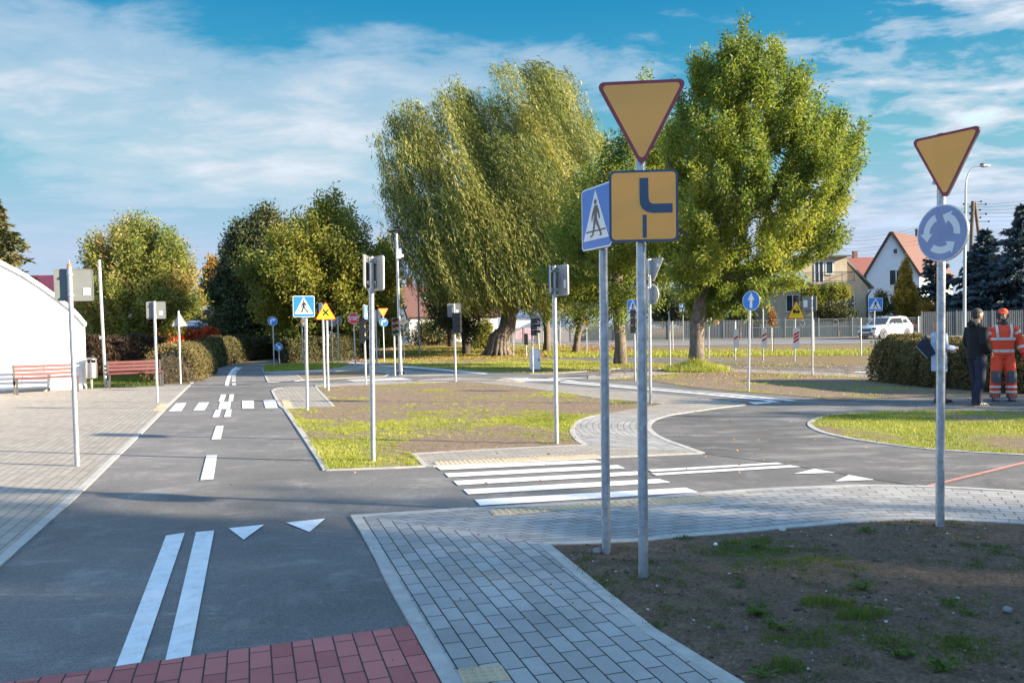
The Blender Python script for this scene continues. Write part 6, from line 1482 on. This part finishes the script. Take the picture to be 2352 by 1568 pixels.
def person(label, base, H, yaw, kind):
    B = G(*base); e = empty('person', B, label, 'person'); e.rotation_euler = (0, 0, yaw); k = H / 1.80; e.scale = (k, k, k)
    # joints in a 1.80 m figure facing +Y
    hip, sh, nk, hd = 0.93, 1.47, 1.54, V3((0, .02, 1.685))
    if kind == 'man_black':
        fl, fr_ = V3((-.10, .06, 0)), V3((.10, -.06, 0)); kl_, kr_ = V3((-.105, .05, .50)), V3((.105, -.01, .50))
        eL, wL = V3((-.24, -.04, 1.17)), V3((-.17, .13, .98)); eR, wR = V3((.24, -.04, 1.17)), V3((.17, .14, .98))
    elif kind == 'worker':
        fl, fr_ = V3((-.14, .02, 0)), V3((.15, .03, 0)); kl_, kr_ = V3((-.13, .05, .50)), V3((.14, .06, .50))
        eL, wL = V3((-.31, -.02, 1.18)), V3((-.34, .06, .93)); eR, wR = V3((.31, -.04, 1.18)), V3((.33, .05, .92))
    else:
        fl, fr_ = V3((-.09, .10, 0)), V3((.09, -.06, 0)); kl_, kr_ = V3((-.09, .09, .48)), V3((.09, -.0, .48))
        eL, wL = V3((-.26, .02, 1.16)), V3((-.14, .26, 1.10)); eR, wR = V3((.26, .02, 1.16)), V3((.10, .28, 1.14))
    sL, sR = V3((-.19, 0, sh - .03)), V3((.19, 0, sh - .03)); hL, hR = V3((-.09, 0, hip)), V3((.09, 0, hip))
    body = head_parts(hd) + [[(V3((0, -.01, 1.42)), .075, .07), (V3((0, 0, nk)), .056, .058), (hd - V3((0, .01, .06)), .052, .056)],
            [(V3((0, 0, .90)), .15, .10), (V3((0, 0, 1.10)), .135, .095), (V3((0, 0, 1.30)), .155, .105), (V3((0, 0, 1.46)), .13, .08)]]
    for s_, el, wr in ((sL, eL, wL), (sR, eR, wR)): body.append([(s_, .050, .050), (el, .040, .040), (wr, .028, .026)])
    for h_, kn, ft in ((hL, kl_, fl), (hR, kr_, fr_)): body.append([(h_, .085, .085), (kn, .055, .06), (ft + V3((0, 0, .09)), .036, .04)]); body.append([(ft + V3((0, -.05, .05)), .035, .035), (ft + V3((0, .15, .035)), .035, .025)])
    if kind != 'worker':
        body += hand(wL, (wL - eL) * .6 + V3((.03, .02, -.01)), V3((1, 0, 0))) + hand(wR, (wR - eR) * .6 + V3((-.03, .02, -.01)), V3((-1, 0, 0)))
    fused('body', body, SKIN, e, .011, 3)
    def tro(name, m_, rk=.085, ra=.068, top=.105, z0=.07):
        pr = [[(V3((0, 0, 1.03)), .165, .115), (V3((0, 0, .95)), .175, .125), (V3((0, 0, .84)), .170, .125)]]
        for h_, kn, ft in ((hL, kl_, fl), (hR, kr_, fr_)): pr.append([(h_ + V3((0, 0, -.02)), top, .115), ((h_ + kn) / 2, (top + rk) / 2, .10), (kn, rk, rk), (ft + V3((0, -.01, z0 + .16)), ra * 1.1, ra * 1.1), (ft + V3((0, 0, z0)), ra, ra + .01)])
        return fused(name, pr, m_, e, .014, 4)
    def shoes(m_, sole, stripe=None):
        for ft in (fl, fr_):
            o = fused('shoe', [[(ft + V3((0, -.085, .060)), .040, .045), (ft + V3((0, .0, .060)), .047, .050), (ft + V3((0, .10, .045)), .052, .034), (ft + V3((0, .185, .036)), .042, .022)], [(ft + V3((0, -.02, .06)), .045), (ft + V3((0, -.02, .13)), .046)]], m_, e, .010, 2)
            mb = MB(); P = [(-.045, -.12), (.045, -.12), (.055, .05), (.055, .12), (.035, .205), (-.035, .205), (-.055, .12), (-.055, .05)]; mb.prism(P, lambda x, z, d: ft + V3((x, z, d)), .022, .0, sole); mb.build('sole', o)
            if stripe:
                st2 = MB()
                for sx in (-1, 1):
                    for q in range(3): st2.tube([ft + V3((sx * .054, .0 + q * .035, .035)), ft + V3((sx * .050, .03 + q * .035, .075))], .006, stripe, 4)
                st2.build('stripe', o)
    def jacket(name, m_, hem, rad_h, slv=.062, cuff=.045, collar=True, bulk=1.0):
        pr = [[(V3((0, 0, hem)), rad_h, .135 * bulk), (V3((0, 0, 1.05)), .175 * bulk, .130 * bulk), (V3((0, 0, 1.25)), .190 * bulk, .140 * bulk), (V3((0, 0, 1.40)), .195 * bulk, .120 * bulk), (V3((0, 0, 1.485)), .135, .085), (V3((0, 0, 1.53)), .080, .080)]]
        for s_, el, wr in ((sL, eL, wL), (sR, eR, wR)): pr.append([(s_ + V3((0, 0, .0)), .080 * bulk, .080 * bulk), ((s_ + el) / 2, .073 * bulk, .072 * bulk), (el, slv, slv), ((el + wr) / 2, slv * .95, slv * .95), (el.lerp(wr, .97), cuff, cuff)])
        return fused(name, pr, m_, e, .014, 3)
    def hair(m_, r=(.082, .100, .080), c=V3((0, -.014, .040)), long=False):
        pr = [('ell', hd + c, V3(r), None), ('ell', hd + V3((0, -.045, -.01)), V3((.074, .062, .085)), None)]
        if long: pr += [[(hd + V3((0, -.06, 0)), .075, .05), (hd + V3((0, -.075, -.13)), .075, .045), (hd + V3((0, -.07, -.22)), .05, .03)]]
        fused('hair', pr, m_, e, .010, 3)
    mb = MB()
    for sx in (-1, 1): mb.tube([hd + V3((sx * .030, .082, .004)), hd + V3((sx * .030, .0905, .004))], [.0125, .009], M_SBLACK, 8)
    mb.build('eyes', e)
    if kind == 'man_black':
        bk = mat('cloth_black', (.010, .010, .014), .9, 0, .25, 12, .4, 40); jn = mat('denim_dark', (.018, .022, .045), .9, 0, .25, 14, .3, 60)
        jk = jacket('jacket', bk, .86, .195, .070, .05, bulk=1.06); fused('hood', [[(V3((-.08, -.05, 1.50)), .05, .04), (V3((0, -.12, 1.52)), .075, .055), (V3((.08, -.05, 1.50)), .05, .04)], ('ell', V3((0, -.09, 1.50)), V3((.11, .08, .07)), None)], bk, jk, .012, 4)
        tro('trousers', jn, .083, .070); shoes(M_BLACK, mat('sole_grey', (.12, .12, .13), .7), M_SWHITE); hair(mat('hair_dark', (.045, .035, .028), .7, 0, .3, 60, .5, 120))
    elif kind == 'worker':
        og = mat('hi_vis_orange', (1.0, .085, .03), .75, 0, .12, 10, .4, 40); gy = mat('work_grey', (.10, .105, .12), .85, 0, .2, 12, .3, 40); rf = mat('reflective_tape', (.62, .64, .62), .4, 0, .08, 20)
        jk = jacket('jacket', og, .90, .205, .075, .055, bulk=1.14); tr = tro('trousers', og, .098, .088, .118)
        def band(c, rx, ry, h_, n=20):
            r_ = [(c[0] + rx * math.cos(2 * math.pi * j / n), c[1] + ry * math.sin(2 * math.pi * j / n)) for j in range(n)]
            bd = MB(); bd.add([(x, y, c[2]) for x, y in r_] + [(x, y, c[2] + h_) for x, y in r_], [(j, (j + 1) % n, n + (j + 1) % n, n + j) for j in range(n)], rf); bd.build('reflective_band', jk)
        band((0, 0, .965), .203, .150, .05); band((0, 0, 1.20), .226, .170, .05)
        for sx in (-1, 1):
            bd = MB(); bd.tube([V3((sx * .11, .135, 1.24)), V3((sx * .125, .155, 1.36)), V3((sx * .125, .09, 1.49)), V3((sx * .12, -.09, 1.47)), V3((sx * .11, -.16, 1.25))], .024, rf, 6); bd.build('reflective_band', jk)
            el, wr, s_ = (eL, wL, sL) if sx < 0 else (eR, wR, sR)
            for t in (.35, .85):
                a = (s_.lerp(el, t)) if t < .5 else el.lerp(wr, .5); dd = (el - s_) if t < .5 else (wr - el); dd.normalize(); bd = MB(); bd.tube([a - dd * .026, a + dd * .026], .090 if t < .5 else .080, rf, 12); bd.build('reflective_band', jk)
            kn, ft = (kl_, fl) if sx < 0 else (kr_, fr_)
            for t in (.42, .62): a = kn.lerp(ft, t); bd = MB(); bd.tube([a - V3((0, 0, .02)), a + V3((0, 0, .02))], .102 - .02 * (t - .3), rf, 14); bd.build('reflective_band', tr)
        kp = MB()
        for kn, ft in ((kl_, fl), (kr_, fr_)):
            kp.tube([kn + V3((0, .018, .10)), kn + V3((0, .022, 0)), kn + V3((0, .020, -.13))], [.088, .094, .086], gy, 12)
        kp.build('knee_patches', tr)
        kp = MB()
        for kn, ft in ((kl_, fl), (kr_, fr_)): kp.tube([ft + V3((0, -.0, .17)), ft + V3((0, 0, .08))], [.090, .094], gy, 12)
        kp.build('trouser_cuffs', tr)
        shoes(mat('boot_grey', (.16, .15, .14), .8), M_BLACK)
        dk = mat('hood_dark', (.05, .055, .065), .9, 0, .2, 12)
        fused('hood', [('ell', hd + V3((0, -.035, .015)), V3((.112, .120, .135)), None), [(V3((0, -.02, 1.46)), .13, .11), (V3((0, -.02, 1.56)), .10, .10)]], dk, e, .012, 3)
        cap = MB(); cap.tube([hd + V3((0, .03, .045)), hd + V3((0, .03, .075)), hd + V3((0, .02, .112)), hd + V3((0, .01, .13))], [.088, .086, .062, .02], og, 16); cap.prism([(-.075, 0), (-.06, .07), (0, .095), (.06, .07), (.075, 0)], lambda x, z, d: hd + V3((x, .085 + z, .052 + d - z * .25)), .008, 0, og); cap.build('cap', e)
        fused('beard', [('ell', hd + V3((0, .045, -.085)), V3((.055, .050, .045)), None)], mat('beard_dark', (.06, .045, .035), .9), e, .010, 2)
        gl = mat('work_glove', (.55, .05, .04), .8, 0, .2, 20)
        for el, wr, s in ((eL, wL, 1), (eR, wR, -1)): fused('glove', hand(wr, (wr - el), V3((s, 0, 0))) + [[(wr - (wr - el).normalized() * .06, .05, .05), (wr, .034, .03)]], gl, e, .007, 1)
    else:
        bl = mat('coat_pale_blue', (.36, .46, .66), .85, 0, .08, 10, .2, 30); jn = mat('denim_blue', (.05, .09, .20), .9, 0, .2, 14)
        jk = jacket('coat', bl, .66, .215, .066, .045, bulk=1.06); tro('jeans', jn, .075, .058); shoes(mat('shoe_brown', (.10, .045, .04), .6), M_BLACK); hair(mat('hair_blond', (.36, .25, .14), .7, 0, .3, 60, .5, 120), long=True)
    return e
pm = person('man in black hooded jacket and dark jeans standing side on, facing the worker', (2245, 932), 1.80, rad(-82), 'man_black')
pw_ = person('worker in orange high visibility suit with grey knee patches, facing left', (2304, 921), 1.78, rad(163), 'worker')
pf = person('woman in pale blue coat half hidden by the right hand sign post', (2158, 925), 1.66, rad(-95), 'woman')
def folder():
    B = pf.location; C = AT(2124, 817, B.y); o = MB(); q = [V3((-.22, 0, -.02)), V3((-.02, 0, .26)), V3((.15, 0, -.03)), V3((.05, 0, -.24))]; q = [V3((v.x, v.x * .2, v.z)) for v in q]
    q2 = [AT(*Z5(x, y), B.y - .05) - C for x, y in ((528, 1020), (598, 945), (665, 1075), (610, 1108))]
    n = V3((0, -.035, 0)); o.add(q2 + [v + n for v in q2], [(0, 1, 2, 3), (7, 6, 5, 4), (0, 1, 5, 4), (1, 2, 6, 5), (2, 3, 7, 6), (3, 0, 4, 7)], mat('folder_navy', (.02, .03, .055), .5))
    e = empty('document_folder', C, 'large dark navy folder tucked under the arm of the woman in the pale blue coat', 'folder'); o.build('cover', e); p = MB(); p.tube([q2[0] + n * .5, q2[3] + n * .5], .006, M_SWHITE, 5); p.build('white_edge', e)
folder()

# ================================================================== grass, pebbles, fallen leaves
def blades(name, label_kind, poly, n, maskf, thr, hgt, wid, m, seed, zoff=.012, ymax=99, dispf=None, lean=.5, cat=None):
    rg = np.random.default_rng(seed); x0, x1 = min(p[0] for p in poly), max(p[0] for p in poly); y0, y1 = min(p[1] for p in poly), max(p[1] for p in poly)
    P, mv = [], []; tries = 0
    while len(P) < n and tries < n * 12:
        tries += 1; x, y = rg.uniform(x0, x1), rg.uniform(y0, min(y1, ymax))
        mk_ = maskf(x, y) + .9 * (fbm(x, y, 7, 3) - .5) + rg.normal() * .08
        if mk_ < thr: continue
        if not inpoly(x, y, poly): continue
        P.append((x, y, gz(x, y) + zoff + (dispf(x, y) if dispf else 0) - .003)); mv.append(mk_ - thr)
    P = np.array(P); mv = np.array(mv); k = len(P)
    an = rg.uniform(0, 2 * math.pi, k); d = np.stack([np.cos(an), np.sin(an), np.zeros(k)], 1); up = np.array([[0, 0, 1.0]])
    h = (hgt * rg.uniform(.45, 1.3, k) * (.6 + np.clip(mv, 0, .6)))[:, None]; w_ = wid * rg.uniform(.7, 1.3, k)[:, None]; ln = rg.normal(size=(k, 3)) * lean * .5; ln[:, 2] = 0
    V = np.empty((k, 3, 3)); V[:, 0] = P - d * w_; V[:, 1] = P + d * w_; V[:, 2] = P + up * h + ln * h
    o = quads_mesh(name, V.reshape(-1, 3), .45 + rg.normal(size=k) * .2 + .3 * (np.array([noise.noise(Vector((p[0] * .8, p[1] * .8, 1))) for p in P])), m, per=3); o['kind'] = 'stuff'; return o
blades('island_grass', '', ISL_POLY, 85000, mask_road_isl, .62, .036, .0035, L_GRASS, 71, dispf=bump_s)
blades('roundabout_grass', '', [tuple(p)[:2] for p in oval], 42000, mask_oval, .62, .038, .0045, L_GRASS, 72, dispf=bump_s)
blades('bed_grass', '', BED_POLY, 42000, mask_soil, .44, .026, .0019, L_GRASSD, 73, dispf=bump_bed)
blades('tree_island_grass', '', g5, 26000, mask_isl, .66, .05, .008, L_GRASS, 74, dispf=bump_s)
blades('willow_lawn_grass', '', [tuple(p)[:2] for p in g4], 40000, mask_lawn, .55, .06, .012, L_GRASS, 75, dispf=bump_s)
blades('far_island_grass', '', [tuple(p)[:2] for p in g3], 16000, lambda x, y: .9, .4, .08, .012, L_GRASS, 76)
verge = [(2, 43.5), (28, 38.0), (28, 46), (2, 52)]
blades('verge_grass', '', verge, 34000, lambda x, y: .55 + .3 * (fbm(x, y, .5, 2) - .5), .38, .16, .02, L_GRASS, 77, zoff=0)
left_grass = [tuple(p)[:2] for p in GP(I_, [(185, 893), (372, 887), (372, 858), (185, 862)])]
blades('plaza_edge_grass', '', left_grass, 20000, lambda x, y: .7, .4, .10, .008, L_GRASSD, 78, zoff=0)
far_left = [(-8, 48), (4, 47), (4, 62), (-8, 62)]
blades('far_lawn_grass', '', far_left, 30000, lambda x, y: .5, .38, .09, .02, L_GRASS, 79, zoff=0)
sv = [tuple(p)[:2] for p in GP(Z4, [(1500, 1095), (2007, 1115), (2300, 1140), (2300, 1060), (1500, 1040)])]

# broad leafed weeds in the foreground bed
def weed(c, n, r, seed, label):
    rg = np.random.default_rng(seed); B = G(*c); B.z = .012 + bump_bed(B.x, B.y); e = empty('weed', B, label, 'weed')
    Pp, D, ls_, ws = [], [], [], []
    for k in range(n):
        a = rg.uniform(0, 2 * math.pi); d = np.array([math.cos(a), math.sin(a), rg.uniform(.25, .9)]); L_ = r * rg.uniform(.6, 1.1)
        for s in range(5):
            t = s / 5; p = d * L_ * t * np.array([1, 1, 1 - .6 * t]); sd = np.array([-d[1], d[0], 0])
            for q in (-1, 1): Pp.append(p); D.append(d * .6 + sd * q * .9 + np.array([0, 0, -.1])); ls_.append(r * .34 * (1 - .3 * t)); ws.append(r * .16)
        Pp.append(d * L_ * .8 * np.array([1, 1, .5])); D.append(d * np.array([1, 1, .2])); ls_.append(r * .4); ws.append(r * .2)
    V = leaves(np.array(Pp), np.array(D), np.array(ls_), np.array(ws), rg); quads_mesh('foliage', V, .5 + rg.normal(size=len(Pp)) * .15, L_GRASSD, e)
for i, (c, n, r, lb) in enumerate([(R5(1080, 470), 11, .10, 'largest leafy weed cluster on the dark soil bed'), (R5(1190, 555), 9, .09, 'leafy weed just below the largest cluster'), (R5(1570, 350), 9, .08, 'spreading weed above the bright grass tuft'), (R5(2010, 420), 8, .08, 'weed at the right side of the soil bed'),
    (R5(1740, 660), 9, .09, 'pale sunlit weed near the bottom edge of the soil bed'), (R5(1950, 745), 9, .10, 'weed at the bottom right of the soil bed'), (R5(1060, 150), 8, .08, 'weed tuft near the walk kerb on the soil bed'), (R5(1600, 75), 8, .09, 'weed close to the curved kerb left of the right sign post'),
    (R5(980, 335), 6, .05, 'small weed in the middle of the bare soil'), (R5(1085, 770), 8, .08, 'weed at the very bottom of the soil bed by the kerb'), (R5(900, 545), 6, .05, 'tiny weed near the diagonal kerb'), (R5(2090, 470), 6, .06, 'small weed right of the grass tuft')]): weed(c, n, r, 80 + i, lb)
def tuft(c, rx, ry, n, h, seed, m_):
    P0 = G(*c); poly = [(P0.x + rx * math.cos(t), P0.y + ry * math.sin(t)) for t in [j * math.pi / 6 for j in range(12)]]
    return blades('bed_grass_tuft', '', poly, int(n * .42), lambda x, y: .95 - .4 * math.hypot((x - P0.x) / rx, (y - P0.y) / ry), .55, h * .62, .0020, m_, seed, dispf=bump_bed)
L_BEDG = leafmat('grass_bed', [(.07, .10, .025), (.13, .18, .03), (.22, .26, .045)], .35)
for i, (c, rx, ry, n, h, mm) in enumerate([(R5(1400, 430), .17, .10, 1500, .075, L_BEDG), (R5(1540, 480), .20, .09, 1500, .07, L_BEDG), (R5(1280, 600), .22, .12, 1400, .055, L_BEDG), (R5(1040, 130), .16, .10, 900, .05, L_BEDG), (R5(1340, 220), .30, .15, 1500, .04, L_BEDG), (R5(1880, 620), .35, .12, 1800, .05, L_BEDG), (R5(1560, 570), .28, .14, 1200, .05, L_BEDG), (R5(2150, 660), .3, .15, 1200, .05, L_BEDG), (R5(1210, 740), .10, .06, 700, .08, L_BEDG)]): tuft(c, rx, ry, n, h, 100 + i, mm)

def pebbles(name, poly, n, smin, smax, dispf, zoff, seed, cols, near=None):
    rg = np.random.default_rng(seed); x0, x1 = min(p[0] for p in poly), max(p[0] for p in poly); y0, y1 = min(p[1] for p in poly), max(p[1] for p in poly)
    V, F, M_ = [], [], []; base = [(1, 0, 0), (0, 1, 0), (-1, 0, 0), (0, -1, 0), (.6, .6, .6), (-.6, .6, .7), (-.6, -.6, .6), (.6, -.6, .75), (0, 0, 1)]; fc = [(0, 1, 4), (1, 5, 4), (1, 2, 5), (2, 6, 5), (2, 3, 6), (3, 7, 6), (3, 0, 7), (0, 4, 7), (4, 5, 8), (5, 6, 8), (6, 7, 8), (7, 4, 8)]
    k = 0
    while k < n:
        x, y = rg.uniform(x0, x1), rg.uniform(y0, y1)
        if fbm(x, y, 1.3, 30) < rg.uniform(.25, .62) or not inpoly(x, y, poly): continue
        s = smin + (smax - smin) * rg.random() ** 5; z = gz(x, y) + zoff + dispf(x, y) - s * .25; b = len(V); sc = rg.uniform(.6, 1.2, 3); an = rg.uniform(0, 6.3); ca, sa = math.cos(an), math.sin(an)
        for p in base:
            px, py, pz = p[0] * sc[0] * s + rg.normal() * s * .12, p[1] * sc[1] * s + rg.normal() * s * .12, p[2] * sc[2] * s * .8; V.append((x + px * ca - py * sa, y + px * sa + py * ca, z + pz))
        F += [tuple(q + b for q in f) for f in fc]; M_ += [int(rg.integers(len(cols)))] * len(fc); k += 1
    me = bpy.data.meshes.new(name); me.from_pydata(V, [], F); me.update(); o = link(name, me, None, cols); me.polygons.foreach_set('material_index', M_); o['kind'] = 'stuff'
PB = [mat('pebble_pale', (.50, .47, .43), .8, 0, .2, 30), mat('pebble_grey', (.22, .21, .20), .8, 0, .2, 30), mat('pebble_brown', (.20, .13, .09), .85, 0, .2, 30), mat('clod_dark', (.07, .052, .04), .95, 0, .3, 30)]
pebbles('soil_pebbles', BED_POLY, 7000, .0025, .012, bump_bed, .012, 90, PB + [PB[3]] * 3)
pebbles('soil_clods', BED_POLY, 900, .008, .030, bump_bed, .006, 92, [PB[3], PB[3], PB[2]])
pebbles('island_pebbles', ISL_POLY, 2500, .005, .02, bump_s, .012, 91, [PB[1], PB[2], PB[3], PB[3]])
def stone(c, s, label, m_, seed):
    rg = np.random.default_rng(seed); B = G(*c); B.z = .012 + bump_bed(B.x, B.y); bm = bmesh.new(); bmesh.ops.create_icosphere(bm, subdivisions=3, radius=s)
    for v in bm.verts: v.co *= 1 + .22 * noise.noise(v.co / s * 1.1 + Vector((seed, 0, 0))) + .05 * noise.noise(v.co / s * 4); v.co.z = v.co.z * .75 + s * .35
    me = bpy.data.meshes.new('stone'); bm.to_mesh(me); bm.free(); o = link('stone', me, None, [m_], True); o.location = B; tag(o, label, 'stone')
stone(R5(296, 170), .032, 'rounded grey stone at the foot of the post with the blue sign', PB[1], 1); stone(R5(1187, 62), .026, 'whitish stone lying against the curved kerb', PB[0], 2); stone(R5(1243, 305), .017, 'brown stone in the middle of the soil bed', PB[2], 3)
stone(R5(2272, 458), .024, 'grey stone near the right edge of the soil bed', PB[1], 4); stone(R5(865, 142), .015, 'small white lump right of the tall post', M_FRAME, 5)

def litter(name, poly, n, size, seed, zoff=.03):
    rg = np.random.default_rng(seed); x0, x1 = min(p[0] for p in poly), max(p[0] for p in poly); y0, y1 = min(p[1] for p in poly), max(p[1] for p in poly); P = []
    while len(P) < n:
        x, y = rg.uniform(x0, x1), rg.uniform(y0, y1)
        if inpoly(x, y, poly): P.append((x, y, gz(x, y) + zoff))
    P = np.array(P); D = rg.normal(size=P.shape); D[:, 2] *= .25; V = leaves(P, D, size * rg.uniform(.6, 1.3, n), size * .6, rg); o = quads_mesh(name, V, rg.random(n), L_FALLEN); o['kind'] = 'stuff'
litter('fallen_leaves', [(-9, 44), (8, 43), (8, 60), (-9, 62)], 17000, .09, 95)
litter('fallen_leaves', [(3, 24), (12, 23), (13, 34), (2, 36)], 3000, .05, 96)
litter('fallen_leaves', [tuple(p)[:2] for p in BED_POLY], 160, .022, 93, .02)
litter('fallen_leaves', [(kl[0].x - .35, kl[0].y), (kl[0].x + 1.6, kl[0].y), (2.0, 3.0), (-.4, 3.0)], 45, .02, 94, .02)
litter('fallen_leaves', [(-5, 20), (10, 16), (10, 8), (-3, 8)], 260, .035, 97, .03)

# grassy mound round the ash foot
def mound():
    B = G(1598, 852); bm = bmesh.new(); n, k = 26, 7; vs = []
    for j in range(k + 1):
        r = 1.55 * j / k
        for i in range(n):
            a = 2 * math.pi * i / n; x, y = B.x + r * math.cos(a), B.y + r * math.sin(a); z = .01 + .34 * math.exp(-(r / .62) ** 2) + (.05 * noise.noise(Vector((x * 2.5, y * 2.5, 0))) if j < k else -.02); vs.append((x, y, z))
    fs = [(j * n + i, j * n + (i + 1) % n, (j + 1) * n + (i + 1) % n, (j + 1) * n + i) for j in range(k) for i in range(n)]
    me = bpy.data.meshes.new('ash_mound'); me.from_pydata(vs, [], fs); me.update(); a = me.attributes.new('mask', 'FLOAT', 'POINT'); a.data.foreach_set('value', [.62] * len(vs)); o = link('earth_mound', me, None, [M_ISL], True); o['kind'] = 'structure'
    poly = [(B.x + 1.2 * math.cos(t), B.y + 1.2 * math.sin(t)) for t in [j * math.pi / 6 for j in range(12)]]
    blades('mound_grass', '', poly, 5000, lambda x, y: .8, .4, .16, .008, L_GRASS, 98, zoff=0, dispf=lambda x, y: .34 * math.exp(-(math.hypot(x - B.x, y - B.y) / .62) ** 2))
mound()
